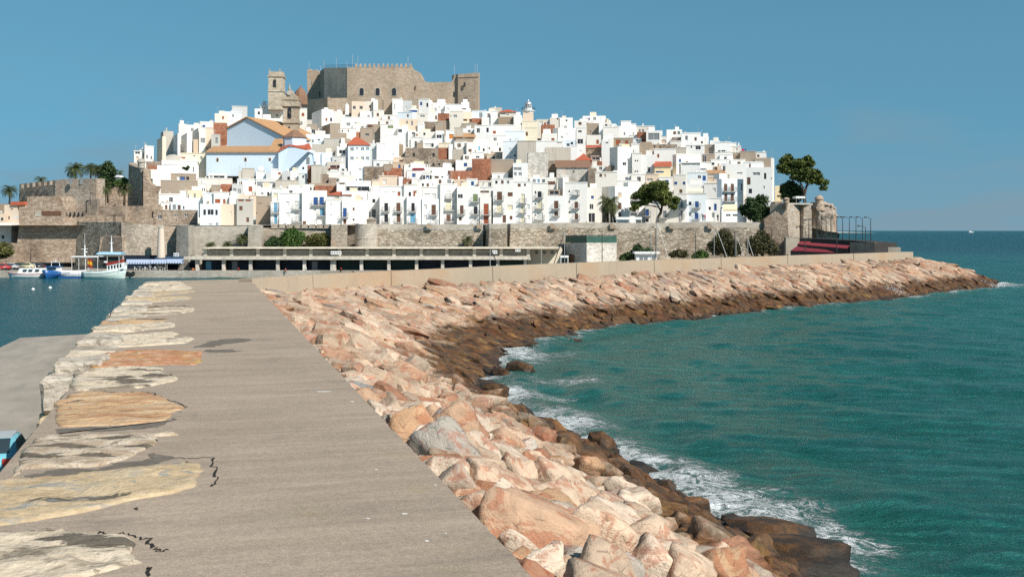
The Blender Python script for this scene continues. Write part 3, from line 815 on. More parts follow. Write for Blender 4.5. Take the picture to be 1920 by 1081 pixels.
surge = np.exp(-dsh / 7.0)
Z_ += .22 * surge * np.sin(dsh * 1.15 + 1.4 * np.sin(X_ * .11 + Y_ * .07))
Z_ *= np.clip(1.2 - RR.ravel() / 900, .0, 1)
Z_ = np.where(harb, Z_ * .25, Z_)
nr, na = RR.shape
idx = np.arange(nr * na).reshape(nr, na)
Q = np.stack([idx[:-1, :-1], idx[:-1, 1:], idx[1:, 1:], idx[1:, :-1]], -1).reshape(-1, 4)
me = bpy.data.meshes.new('sea')
me.vertices.add(nr * na); me.vertices.foreach_set('co', np.stack([X_, Y_, Z_], 1).astype(np.float32).ravel())
me.loops.add(Q.size); me.loops.foreach_set('vertex_index', Q.ravel().astype(np.int32))
me.polygons.add(len(Q)); me.polygons.foreach_set('loop_start', np.arange(0, Q.size, 4, dtype=np.int32)); me.polygons.foreach_set('loop_total', np.full(len(Q), 4, np.int32))
me.update(); me.validate()
me.polygons.foreach_set('use_smooth', [True] * len(me.polygons))
extra = np.zeros_like(X_)
for (px, py, r_) in ((985, 668, 5), (1075, 715, 3.0), (1060, 790, 3.5), (1110, 833, 3.0), (1180, 865, 2.5), (1290, 900, 2.6), (1420, 945, 3.2), (1440, 965, 2.6), (1500, 1000, 2.0), (1520, 1040, 2.6), (1300, 870, 1.4), (1840, 534, 9), (1870, 532, 7), (1665, 556, 5), (1270, 592, 3), (950, 740, 3.6), (1560, 985, 1.5), (1620, 1010, 1.2)):
    p = onz(px, py, 0); extra = np.maximum(extra, np.exp(-((X_ - p.x) ** 2 + (Y_ - p.y) ** 2) / r_ ** 2))
fo = np.clip(np.exp(-dsh / 2.2) * .56 + np.exp(-dsh / 8.0) * .27 + extra * .62, 0, 1.1)
fo = np.where(harb | ((Y_ > 214) & (X_ < 86)), np.minimum(fo, 0), fo)
a1 = me.attributes.new('foam', 'FLOAT', 'POINT'); a1.data.foreach_set('value', fo.astype(np.float32))
a2 = me.attributes.new('calm', 'FLOAT', 'POINT'); a2.data.foreach_set('value', harb.astype(np.float32))
t = NT('sea_water')
fa = t.node('Attribute'); fa.attribute_name = 'foam'; ca = t.node('Attribute'); ca.attribute_name = 'calm'
pos = t.pos(); g = t.sep(pos)
cd = t.node('CameraData')
ln = t.node('VectorMath'); ln.operation = 'LENGTH'; t.link(pos, ln.inputs[0]); dist = ln.outputs['Value']
big = t.noise(t.pos(scale=(1, 1.6, 1)), .045, 5, .6)
c = t.ramp(big, [(.32, (.006, .100, .084)), (.68, (.012, .138, .112))])
c = t.mix(c, (.003, .052, .060), t.maprange(dist, 150, 600))
c = t.mix(c, (.007, .095, .085), t.math('MULTIPLY', t.maprange(dist, 200, 260), t.maprange(dist, 520, 330)))
c = t.mix(c, (.006, .083, .10), ca.outputs['Fac'])
shal = t.maprange(fa.outputs['Fac'], .05, .8)
c = t.mix(c, (.035, .15, .125), t.math('MULTIPLY', shal, .8))
v1 = t.noise(pos, 1.15, 8, .68, 1.1)
v2 = t.noise(t.pos(scale=(1, 1, 1)), .42, 5, .6, .8)
th = t.math('SUBTRACT', 1.02, t.math('MULTIPLY', fa.outputs['Fac'], .44))
lace = t.math('SUBTRACT', 1.0, t.math('MULTIPLY', t.math('ABSOLUTE', t.math('SUBTRACT', v1, .5)), 5.2), True)
v3 = t.noise(t.pos(scale=(.8, 1.4, 1)), 3.6, 6, .7, 1.4)
lace2 = t.math('SUBTRACT', 1.0, t.math('MULTIPLY', t.math('ABSOLUTE', t.math('SUBTRACT', v3, .5)), 5.0), True)
sig = t.math('ADD', t.math('ADD', t.math('MULTIPLY', lace, .34), t.math('MULTIPLY', lace2, .20)), t.math('MULTIPLY', v2, .66))
foam = t.maprange(t.math('SUBTRACT', sig, th), -.02, .20, 0, 1, True)
foam = t.math('MULTIPLY', foam, t.maprange(fa.outputs['Fac'], .03, .14))
col = t.mix(c, (.80, .83, .83), foam)
rough = t.math('ADD', t.maprange(dist, 30, 900, .22, .26), t.math('MULTIPLY', foam, .5))
nsc = t.math('MULTIPLY', t.maprange(dist, 40, 1500, 1.0, 1.5), t.maprange(ca.outputs['Fac'], 0, 1, 1, .6))
b1 = t.noise(t.pos(scale=(.40, 1.5, 1), rotz=R(12)), .62, 7, .68, .6); b2 = t.noise(t.pos(scale=(.5, 1.6, 1), rotz=R(-18)), 2.6, 5, .7, .6)
h = t.math('ADD', t.math('MULTIPLY', b1, .95), t.math('MULTIPLY', b2, .13))
h = t.math('ADD', t.math('MULTIPLY', h, nsc), t.math('MULTIPLY', foam, .12))
t.b.inputs['IOR'].default_value = 1.33
t.out(col, rough, t.bump(h, 1.0, 1.5), .26)
me.materials.append(t.m)
o = bpy.data.objects.new('sea', me); COL.objects.link(o); tag(o, kind='structure')
mb = MB(); mb.add([(-60000, -300, -6), (60000, -300, -6), (60000, 60000, -6), (-60000, 60000, -6)], [(0, 1, 2, 3)])
tag(mb.build('seabed', m_plain('sand_bed', (.05, .11, .10))), kind='structure')
# ------------------------------------------------------------------ land
t = NT('earth'); t.out(t.mix((.44, .40, .34), (.56, .52, .46), t.noise(t.pos(), .8, 5)), .95); M['earth'] = t.m
mb = MB()
land = [(-220, 234), (-34, 234), (-22, 180), (-18, 118), (-14, 106), (-5, 116), (2, 124), (18, 144), (35, 160), (56, 183), (72, 205), (68, 236), (65, 262), (60, 300), (60, 480), (-120, 520), (-260, 420)]
mb.hexa([(x, y, -3) for x, y in land], [(x, y, 1.4) for x, y in land])
tag(mb.build('quay', M['quay']), kind='structure')
def ylim(px):
    return float(np.interp(px, [230, 262, 300, 440, 560, 900, 1000, 1130, 1300, 1440, 1462, 1560], [380, 330, 285, 235, 215, 212, 245, 255, 295, 330, 395, 420]))
def ground_z(X, Y):
    z = 11.2 + .3 * max(0, Y - 262) - min(3.5, max(0, Y - 262) * .25)
    zl = CAMZ + (HZ - ylim(960 + F * X / Y)) / F * Y - 2
    return max(1.0, min(z, zl))
mb = MB(); NXX, NYY = 70, 40
for i in range(NXX + 1):
    X = -125 + 210 * i / NXX
    for j in range(NYY + 1):
        Y = 255.5 + 175 * j / NYY
        z = ground_z(X, Y)
        if Y > 424: z -= (Y - 424) * 2
        mb.v.append((X, Y, z))
for i in range(NXX):
    for j in range(NYY):
        a = i * (NYY + 1) + j; mb.f.append((a, a + NYY + 1, a + NYY + 2, a + 1)); mb.mi.append(0)
tag(mb.build('hill', M['earth'], smooth=True), kind='structure')
def hill_z(Y): return 11.5 + .3 * (Y - 262)
def depth(yb): return 158749.0 / (185.7 + yb)

# ------------------------------------------------------------------ houses
CROP = dict(A=(240, 220), B=(240, 320), C=(480, 110), D=(480, 220), E=(700, 110), F=(700, 220), G=(920, 180), H=(920, 290), I=(1140, 200), J=(1140, 300), K=(1340, 250), L=(480, 320), M=(700, 320))
HOUSES = []
def ray_hit(px, A, u):
    k = (px - 960.0) / F
    return (k * A.y - A.x) / (u.x - k * u.y)

COLW = dict(W='white', V='bright white', B='bluish white', L='pale blue', G='grey', C='cream', Z='bare cement', T='tan', K='peach', Y='yellow', S='rubble stone', D='weathered stone', R='red brick')
SHW = dict(n='brown', b='blue', s='sky-blue', y='cream', g='grey', r='rust-red', w='white', e='green', d='dark', K='pinkish', o='orange')
LAND = [('the castle wall', 715, 160), ('the castle corner tower', 872, 165), ('the lighthouse', 991, 210), ('the front belfry', 545, 215), ('the pale blue church', 455, 285),
        ('the red hip-roofed house', 690, 262), ('the big stone ruin', 790, 285), ('the tall brick house', 905, 320), ('the blank cement wall', 985, 295), ('the red pyramid roof', 1095, 293),
        ('the big pine', 1232, 365), ('the round rampart turret', 686, 440), ('the bushes on the quay', 560, 445), ('the palm by the rampart', 1143, 388), ('the far pine on the cliff', 1507, 325),
        ('the dark round tree', 1417, 385), ('the bastion sentry box', 265, 305), ('the red brick cube', 1203, 256), ('the arched-window house', 405, 395), ('the yellow stone house', 1242, 318)]
def relation(cx, cy):
    best = None
    for n, x, y in LAND:
        d = math.hypot((cx - x), (cy - y) * 1.4)
        if best is None or d < best[0]: best = (d, n, cx - x, cy - y)
    d, n, dx, dy = best
    if abs(dx) > 1.2 * abs(dy): s_ = 'right of' if dx > 0 else 'left of'
    elif abs(dy) > 1.2 * abs(dx): s_ = 'below' if dy > 0 else 'above'
    else: s_ = ('lower' if dy > 0 else 'upper') + (' right of' if dx > 0 else ' left of')
    return ('far ' if d > 85 else ('just ' if d < 22 else '')) + s_ + ' ' + n

def house(crop, spec):
    ox, oy = CROP[crop]
    head, _, wtxt = spec.partition('|')
    tk = head.split(); x0, y0, x1, yb = [float(q) for q in tk[:4]]; code = tk[4]; opt = tk[5:]
    cv = lambda x, y: (ox + x / 8, oy + y / 8)
    (px0, py0), (px1, pyb) = cv(x0, y0), cv(x1, yb)
    left = None; roof = None; dY = 0; floor_y = pyb; right = None
    for q in opt:
        if q.startswith('l:'): left = ox + float(q[2:]) / 8
        elif q.startswith('q:'): right = ox + float(q[2:]) / 8
        elif q.startswith('r:'): roof = q[2:].split(',')
        elif q.startswith('Y'): dY = float(q[1:])
    Y = depth(min(pyb, 420)) + dY
    A = Vector((PX(px0, Y), Y, 0))
    kmid = ((px0 + px1) / 2 - 960) / F
    if left is not None: th = R(24)
    elif right is not None: th = R(-12)
    else: th = -math.atan(kmid) + R(rng.uniform(-2.5, 2.5))
    u = Vector((math.cos(th), math.sin(th), 0)); v = Vector((-u.y, u.x, 0))
    wlen = max(.8, min(40, ray_hit(px1, A, u)))
    dep = 7.0
    if left is not None:
        dep = abs(ray_hit(left, A, v)); dep = max(2, min(14, dep))
    if right is not None:
        B = A + u * wlen; dep = max(2, min(14, abs(ray_hit(right, B, v))))
    zt = PZ(py0, Y); zb = PZ(pyb, Y) - (2.5 if pyb < 418 else .8)
    zb = min(zb, ground_z(A.x, Y) - .6, ground_z(A.x + u.x * wlen, Y + u.y * wlen) - .6)
    wins = []
    for wt in wtxt.split(','):
        q = wt.split()
        if len(q) < 5: continue
        wx, wy, ww, wh = [float(e) for e in q[:4]]
        a = ray_hit(ox + wx / 8, A, u); b = ray_hit(ox + (wx + ww) / 8, A, u)
        yy = Y + u.y * (a + b) / 2
        z1 = PZ(oy + wy / 8, yy); z0 = PZ(oy + (wy + wh) / 8, yy)
        wins.append([a, b, z0, z1, q[4]])
    H_ = zt - zb
    if not wins and code in 'WVBCGK' and wlen > 2.5 and (pyb - py0) > 9 and 'blank' not in opt:
        vis = PZ(py0, Y) - PZ(pyb, Y)
        for n in range(int(np.clip(wlen * vis / 9 + rng.uniform(-1, 1.5), 1, 7))):
            ww, wh = rng.uniform(.6, 1.1), rng.uniform(.7, 1.5); a = rng.uniform(.3, max(.35, wlen - ww - .3)); z1 = zt - rng.uniform(.5, max(.55, vis - wh - .2))
            if all(a > e[1] + .3 or a + ww < e[0] - .3 for e in wins): wins.append([a, a + ww, z1 - wh, z1, 'dngdwndbr'[int(rng.integers(0, 9))]])
    HOUSES.append(dict(A=A, u=u, v=v, w=wlen, d=dep, zt=zt, zb=zb, wins=wins, code=code, roof=roof, cx=(px0 + px1) / 2, cy=(py0 + min(pyb, py0 + 25)) / 2, py=py0, big=(px1 - px0) * (pyb - py0), cv=cv, Y=Y, opt=opt))

def facade(mb, A, u, v, wlen, zb, zt, wins, dep):
    """front wall with the openings cut out and 0.22 m reveals; sides, back and top"""
    xs = sorted(set([0, wlen] + [max(0, min(wlen, q)) for e in wins for q in e[:2]])); zs = sorted(set([zb, zt] + [max(zb, min(zt, q)) for e in wins for q in e[2:4]]))
    inn = lambda x, z: any(e[0] <= x <= e[1] and e[2] <= z <= e[3] for e in wins)
    pt = lambda x, z, d=0: A + u * x + v * d + Vector((0, 0, z))
    for i in range(len(xs) - 1):
        for j in range(len(zs) - 1):
            if xs[i + 1] - xs[i] < 1e-6 or zs[j + 1] - zs[j] < 1e-6: continue
            if inn((xs[i] + xs[i + 1]) / 2, (zs[j] + zs[j + 1]) / 2): continue
            mb.add([pt(xs[i], zs[j]), pt(xs[i + 1], zs[j]), pt(xs[i + 1], zs[j + 1]), pt(xs[i], zs[j + 1])], [(0, 1, 2, 3)])
    r = .22
    for e in wins:
        a, b, c, d = max(0, e[0]), min(wlen, e[1]), max(zb, e[2]), min(zt, e[3])
        mb.add([pt(a, c), pt(a, d), pt(a, d, r), pt(a, c, r)], [(0, 1, 2, 3)]); mb.add([pt(b, d), pt(b, c), pt(b, c, r), pt(b, d, r)], [(0, 1, 2, 3)])
        mb.add([pt(a, d), pt(b, d), pt(b, d, r), pt(a, d, r)], [(0, 1, 2, 3)]); mb.add([pt(b, c), pt(a, c), pt(a, c, r), pt(b, c, r)], [(0, 1, 2, 3)])
    q = [A, A + u * wlen, A + u * wlen + v * dep, A + v * dep]; zB, zT = Vector((0, 0, zb)), Vector((0, 0, zt))
    for i in (1, 2, 3):
        a, b = q[i], q[(i + 1) % 4]; mb.add([a + zB, b + zB, b + zT, a + zT], [(0, 1, 2, 3)])
    mb.add([p + zT for p in q], [(0, 1, 2, 3)])

def build_house(h, label):
    A, u, v = h['A'], h['u'], h['v']
    base = A + u * (h['w'] / 2) + v * (h['d'] / 2); base.z = h['zb']
    e = empty('house', base, label, 'house', 'houses of the old town on the hill')
    mb = MB(); facade(mb, A, u, v, h['w'], h['zb'], h['zt'], h['wins'], h['d'])
    o = MB.build(mb, 'wall', M[h['code']], e)
    code = h['code']
    for (a, b, z0, z1, c) in h['wins']:
        bal = len(c) > 1; c0 = c[0]
        a, b = max(.05, a), min(h['w'] - .05, b)
        if b - a < .15: continue
        m2 = MB(); zc = Vector((0, 0, 0))
        p = A + u * a + v * .14 + Vector((0, 0, z0)); m2.obox(p, u, v, b - a, .06, z1 - z0)
        nm = 'door' if bal else 'window'
        wo = m2.build(nm, M['w_' + c0], e)
        if c0 in 'dgs' and not bal and b - a > .8:
            m3 = MB(); tck = .07
            for (fa, fb, fc, fd) in ((a, a + tck, z0, z1), (b - tck, b, z0, z1), (a + tck, b - tck, z1 - tck, z1), (a + tck, b - tck, z0, z0 + tck), ((a + b) / 2 - .03, (a + b) / 2 + .03, z0 + tck, z1 - tck)):
                m3.obox(A + u * fa + v * .10 + Vector((0, 0, fc)), u, v, fb - fa, .035, fd - fc)
            m3.build('frame', M['white'], wo)
        if c0 in 'nrbes' and b - a > .7:
            m3 = MB()
            for k in (0, 1):
                fa = a + (b - a) * (.05 + .48 * k); fb = fa + (b - a) * .42
                m3.obox(A + u * fa + v * .10 + Vector((0, 0, z0 + .08)), u, v, fb - fa, .035, z1 - z0 - .16)
            m3.build('shutter', M['w_' + c0], wo)
        if bal:
            ww = (b - a) + .9; ca = (a + b) / 2 - ww / 2; zs_ = z0 - .03
            m4 = MB(); m4.obox(A + u * ca - v * .78 + Vector((0, 0, zs_ - .16)), u, v, ww, .775, .16)
            bo = m4.build('balcony', M['slab'], e)
            m5 = MB(); hr = 1.0; z5 = zs_ + .003
            for k in range(9): m5.obox(A + u * (ca + .03 + (ww - .08) * k / 8) - v * .75 + Vector((0, 0, z5)), u, v, .025, .025, hr)
            for s_ in (.03, ww - .06):
                for k in range(1, 4): m5.obox(A + u * (ca + s_) - v * (.75 - .2 * k) + Vector((0, 0, z5)), u, v, .025, .025, hr)
                m5.obox(A + u * (ca + s_) - v * .72 + Vector((0, 0, z5 + hr)), u, v, .035, .70, .04)
            m5.obox(A + u * (ca + .02) - v * .76 + Vector((0, 0, z5 + hr)), u, v, ww - .05, .04, .045)
            m5.build('railing', M['iron'], bo)
    vis_w = h['w']
    if h['roof']:
        kind, rc, py_ridge = h['roof'][0], h['roof'][1], float(h['roof'][2])
        zr = PZ(h['cv'](0, py_ridge)[1], h['Y'] + (h['d'] / 2 if kind in 'hp' else h['d']))
        q = [A - u * .35 - v * .35, A + u * (h['w'] + .35) - v * .35, A + u * (h['w'] + .35) + v * (h['d'] + .3), A - u * .35 + v * (h['d'] + .3)]
        z0 = Vector((0, 0, h['zt'] + .003)); zz_ = Vector((0, 0, zr)); m2 = MB(); tk = Vector((0, 0, .14))
        if kind == 'h':
            k = min(h['w'], h['d']) * .42; r0 = A + u * k + v * (h['d'] / 2) + zz_; r1 = A + u * (h['w'] - k) + v * (h['d'] / 2) + zz_
            if len(h['roof']) > 3: r0 = A + u * (h['w'] * .30) + v * (h['d'] / 2) + zz_; r1 = A + u * (h['w'] * .48) + v * (h['d'] / 2) + zz_
            b_ = [p + z0 for p in q]; bt = [p + z0 + tk for p in q]
            m2.add(b_ + bt + [r0, r1], [(3, 2, 1, 0), (0, 1, 5, 4), (1, 2, 6, 5), (2, 3, 7, 6), (3, 0, 4, 7), (4, 5, 9, 8), (5, 6, 9), (6, 7, 8, 9), (7, 4, 8)])
        elif kind == 'p':
            ap = A + u * (h['w'] / 2) + v * (h['d'] / 2) + zz_; b_ = [p + z0 for p in q]; bt = [p + z0 + tk for p in q]
            m2.add(b_ + bt + [ap], [(3, 2, 1, 0), (0, 1, 5, 4), (1, 2, 6, 5), (2, 3, 7, 6), (3, 0, 4, 7), (4, 5, 8), (5, 6, 8), (6, 7, 8), (7, 4, 8)])
        elif kind == 'l':    # lean-to, rising to the back
            f0 = [q[0] + z0, q[1] + z0, q[2] + zz_, q[3] + zz_]; m2.hexa(f0, [p + tk for p in f0])
        m2.build('roof', M[rc], e)
        return e
    rv = rng.uniform()
    if rv < .55 and h['w'] > 1.6 and code not in 'SR':
        m2 = MB(); o_ = .10; hh = .22
        q0 = A - u * o_ - v * o_ + Vector((0, 0, h['zt'] + .003))
        m2.obox(q0, u, v, h['w'] + 2 * o_, .32, hh)
        m2.build('cornice', M[code if code != 'T' else 'Z'], e)
    elif rv < .92 and h['w'] > 2 and code in 'WVBC':
        m2 = MB(); ww = rng.uniform(1.2, min(3.2, h['w'] * .6)); a = rng.uniform(.1, h['w'] - ww - .1); hh = rng.uniform(.7, 1.5)
        m2.obox(A + u * a + v * 1.2 + Vector((0, 0, h['zt'] + .003)), u, v, ww, 2.4, hh); m2.build('roof_hut', M['VWWC'[int(rng.integers(4))]], e)
    if rng.uniform() < .42:
        m2 = MB(); p = A + u * rng.uniform(.2, h['w'] - .1) + v * rng.uniform(.8, 3); p.z = h['zt']; ht = rng.uniform(1.2, 2.6)
        m2.tube([p, p + Vector((0, 0, ht))], .035, 4)
        for k in range(3): m2.tube([p + u * -.35 + Vector((0, 0, ht - .15 - .18 * k)), p + u * .35 + Vector((0, 0, ht - .15 - .18 * k))], .02, 4)
        m2.build('antenna', M['pole'], e)
    if rng.uniform() < .42 and h['w'] > 1.2:
        m2 = MB(); p = A + u * rng.uniform(.2, h['w'] - .5) + v * rng.uniform(.5, 2.5) + Vector((0, 0, h['zt'] + .002))
        m2.obox(p, u, v, .42, .42, rng.uniform(.6, 1.2)); m2.build('chimney', M['VWZT'[int(rng.integers(4))]], e)
    return e

H_A = '''90 510 210 700 W|105 515 75 35 d,120 585 40 45 K
210 455 250 620 W
250 435 385 650 W l:235|275 560 20 60 d,340 580 18 50 d
515 285 570 620 C l:400
530 205 680 300 Z l:490
745 240 760 390 W l:570
885 230 965 390 W l:750
760 95 870 240 W
855 110 1085 230 W
1055 155 1078 330 W l:900
1085 70 1230 180 W l:1050
1225 50 1280 110 W
1280 80 1480 262 R
1165 160 1280 360 K
1065 160 1165 390 W|1085 310 70 75 g
1250 265 1385 432 G|1310 300 35 90 g
980 330 1085 390 K
505 655 1060 830 V|1045 670 15 45 d,970 745 22 80 g,520 712 390 12 g
800 540 1180 790 C|1085 585 32 50 g,790 595 70 25 r,980 570 30 15 d
280 780 640 1000 W|312 920 60 80 d
300 725 500 795 R
570 845 1025 960 T l:490|785 890 70 50 b,875 890 40 50 d,740 895 40 50 w
490 950 1045 1150 T blank
1030 920 1560 1030 W|1100 950 25 40 g
1210 850 1480 925 W|1220 868 50 45 g,1280 872 170 40 d
1710 770 1895 935 Z
1660 800 1712 935 Z
270 660 500 760 S
1050 1000 1170 1130 W|1110 1060 15 45 d,1140 1060 15 45 d
1300 -60 1500 90 W
1440 -80 1700 60 B
1560 -165 1790 20 G'''
H_B = '''410 355 790 575 V
780 315 890 425 V
890 290 1115 425 C|985 345 30 65 g,905 350 20 60 g
640 480 1060 592 B|670 510 45 72 g,745 515 45 70 n,825 530 20 45 d
490 480 650 592 W|555 515 35 65 n
650 418 1110 485 V
380 585 1045 790 S|445 660 65 65 d,690 660 70 25 d,845 655 60 30 d
1080 495 1385 815 B Y-3|1130 582 38 82 d,1190 580 95 85 d,1310 585 35 80 d,1205 790 55 25 g,1315 780 40 35 g
1385 500 1625 820 K|1535 610 15 55 w
1630 430 1880 820 G|1670 530 48 65 n,1775 700 40 70 n,1655 430 80 28 r,1765 430 75 28 r
1130 340 1280 500 B|1178 420 52 70 n
1285 330 1520 500 W|1305 425 80 60 r,1425 425 35 70 r
1520 375 1660 500 W
1640 360 1830 432 K
1560 205 1725 350 G|1575 265 45 40 g,1640 275 55 70 g
1725 200 1910 340 V
1390 200 1560 265 R
1250 220 1390 320 T
1640 130 1910 208 B
1830 375 1930 440 K'''
H_C = '''1435 640 1640 880 K|1450 710 45 50 d,1550 710 50 50 d
1340 690 1395 800 W
1640 640 1830 790 W
1560 790 1920 885 W|1670 850 35 25 d
1125 790 1340 900 W|1300 790 35 50 n
1265 880 1830 1015 V|1355 960 60 50 g,1475 955 60 25 g
985 760 1160 990 V l:770
650 750 765 1050 W|685 815 38 50 r,665 945 30 50 g
770 988 920 1065 T
1110 972 1260 1080 T l:920
90 690 200 870 W|120 735 12 16 d
200 695 400 900 W|272 725 25 25 d,300 835 30 30 g
-20 750 95 1000 W
90 890 400 1080 W|245 880 15 15 d'''
H_D = '''700 175 890 255 W|830 180 60 60 d
890 200 1040 300 W
1110 230 1360 312 T
750 250 1110 405 B|835 335 30 45 g,925 328 35 18 d,945 370 50 12 d
1020 320 1290 420 Z
1275 310 1330 420 V
1330 320 1420 412 T
1280 170 1500 285 W|1285 190 20 30 d,1375 190 20 25 d
1450 110 1660 185 W
1665 105 1830 182 T|1670 110 70 45 n
1565 165 1860 280 T|1635 240 60 40 d
1430 220 1560 280 R
840 400 1190 530 Z
800 525 990 720 B|860 620 35 10 g,850 655 45 60 d
985 530 1145 720 B|1035 625 45 12 g
1145 590 1345 720 G|1170 645 35 18 g
1210 440 1380 600 W|1245 490 95 55 d
1065 665 1320 800 Z|1110 720 190 60 d
770 720 830 960 R
830 720 990 990 Z
990 720 1068 865 Z
1065 815 1430 965 W|1280 830 45 40 g
970 850 1090 985 S
1090 905 1210 1025 S
800 985 1210 1075 T
1230 880 1450 1010 W|1232 915 18 70 g
0 800 145 935 B|15 800 115 50 w
150 830 225 950 G
225 780 330 915 V
325 818 392 880 W|330 825 42 35 r
390 810 520 945 G|470 890 38 50 d
515 800 628 935 V
640 845 762 965 B|695 870 25 40 d
290 950 640 1095 Z
0 935 292 1060 W|10 965 270 70 g
1380 415 1700 655 B r:h,tile_r,295,x|1410 450 55 55 g,1570 450 50 50 g,1645 445 48 50 g,1410 590 55 50 g,1570 590 52 50 g,1645 590 48 50 g,1505 450 20 25 d,1505 595 20 25 d
1700 390 1815 645 B
1240 762 1360 820 W|1280 770 45 45 d
1420 652 1625 955 B|1540 770 45 20 d,1500 925 18 20 d,1545 922 42 20 d
1618 738 1900 955 S
1115 765 1235 820 W r:l,tile_r,760'''
H_E = '''0 615 62 800 V
150 605 285 770 T
65 680 155 770 T
285 610 440 805 W|315 675 12 90 g
430 630 580 800 G
560 650 680 760 T
545 752 670 835 W|550 772 110 32 b
680 615 835 825 V q:885
885 660 1095 805 W
1075 690 1330 815 V
1320 650 1440 785 V|1325 745 80 20 n
365 810 580 905 B q:645
0 780 160 885 W
130 850 350 915 W|215 865 35 45 n
650 830 820 990 W|700 845 70 35 g
815 820 970 942 W
1145 790 1350 1010 W|1200 840 55 45 g,1155 850 15 20 d
1330 800 1475 942 C|1335 905 75 30 n,1435 905 40 30 n
1475 785 1690 890 B|1585 810 50 80 g
1475 895 1625 950 R
1625 880 1870 980 W
1690 790 1840 885 W
1750 740 1925 830 Z
970 820 1140 940 R
970 930 1140 1000 T'''
H_F = '''50 390 170 662 V
165 280 385 662 V|290 535 12 40 g
355 405 448 612 T
445 405 482 602 V
0 100 105 275 T
25 40 300 115 W
105 110 300 295 W|215 125 95 38 e
300 30 385 255 W
380 22 665 205 K|490 55 30 40 g,565 55 30 65 g
365 150 525 270 W|370 175 60 55 d
520 195 640 275 W
665 110 770 205 W
760 65 970 182 S
930 110 1038 200 T
630 215 930 295 W|640 250 25 30 r,750 230 30 40 d
935 200 1060 325 V|945 260 80 55 d
1085 200 1215 335 V|1135 252 70 70 o
1215 160 1345 335 Z
1345 165 1512 238 V
1235 300 1520 350 T r:l,tile_o,240
1320 95 1550 170 T
1515 125 1770 300 W
560 305 740 445 W
740 325 975 452 V|765 390 100 55 w,870 390 35 55 d
650 385 748 465 T
480 460 972 680 S|595 535 30 55 d,885 535 35 55 d
972 455 1130 628 R
980 390 1162 460 C
1130 400 1192 632 V
450 605 825 690 S
820 630 1230 755 S|885 690 30 45 d,975 685 30 35 d
1215 365 1405 485 W|1260 392 52 55 n,1365 390 28 60 g
1190 480 1352 632 Z
1400 370 1572 565 W
1545 365 1830 545 V|1560 430 45 75 s,1640 465 30 45 d,1730 450 20 28 d
1345 555 1485 640 W|1370 580 60 50 d
1480 530 1658 625 V|1535 580 55 32 d
1655 540 1725 622 T
1700 560 1850 640 K
1235 640 1482 805 V
1480 620 1762 915 R
1145 800 1482 935 R
0 650 292 745 W
155 710 285 805 T
270 760 432 885 R
155 800 270 935 R
290 680 462 765 K
460 700 850 765 W|785 705 15 45 d,825 705 15 45 d
500 800 742 925 W
460 745 882 815 W
880 750 1200 875 V
740 835 882 940 W|745 870 30 60 d,790 870 45 65 b,845 870 30 55 d
880 880 1145 935 W|920 880 60 35 n,1020 880 30 30 g
85 885 358 1045 K
445 920 582 1025 R
380 890 450 1025 V
-20 950 85 1085 K
300 610 460 690 K
575 925 690 1060 W'''
H_G = '''0 180 172 300 Z
140 245 380 315 W r:h,tile_r,203|145 260 75 20 d,225 270 50 20 g
112 312 352 445 T|245 395 35 25 d
345 290 472 455 W|450 405 20 30 d
0 235 102 425 V
470 380 702 545 C|530 500 50 30 g
1035 325 1232 475 V|1125 355 25 25 d
890 325 1040 470 W|990 330 25 25 d
690 360 900 455 W
765 430 962 550 R|800 395 30 38 r
1255 370 1545 475 W
1380 300 1722 408 V|1420 330 70 45 d,1535 320 45 45 g
1675 400 1818 475 V|1715 425 35 25 d
1440 408 1628 585 T
1625 410 1685 645 V
1015 475 1285 665 W l:930
1285 480 1425 965 V|1310 515 55 35 d,1300 645 85 75 d,1320 815 45 12 d
1690 470 1925 665 W|1670 590 50 50 K
1440 585 1655 750 W
1420 780 1658 905 T r:l,tile_r,742|1435 815 25 15 d,1515 812 15 15 d,1610 812 15 15 d
215 530 512 695 B|285 640 15 30 d
508 480 692 685 C
770 560 1000 685 W
680 680 1085 845 V|990 695 75 15 d
1085 660 1292 805 B
400 680 682 1065 Z
820 770 1202 975 Z
560 845 862 1250 D
1200 750 1305 975 V
188 680 402 1005 B|350 880 30 28 d,240 898 60 18 g
0 600 232 705 V|45 625 18 45 d,70 625 18 45 d
60 745 192 855 W
0 850 178 935 K|170 870 40 60 g
1665 655 1790 995 W|1720 690 45 25 d
1830 640 1925 742 T
1285 965 1495 1050 K r:p,tile_r,862
1505 980 1672 1050 R
1500 905 1655 985 T|1520 920 110 40 d
0 440 350 605 W
300 350 480 440 V'''
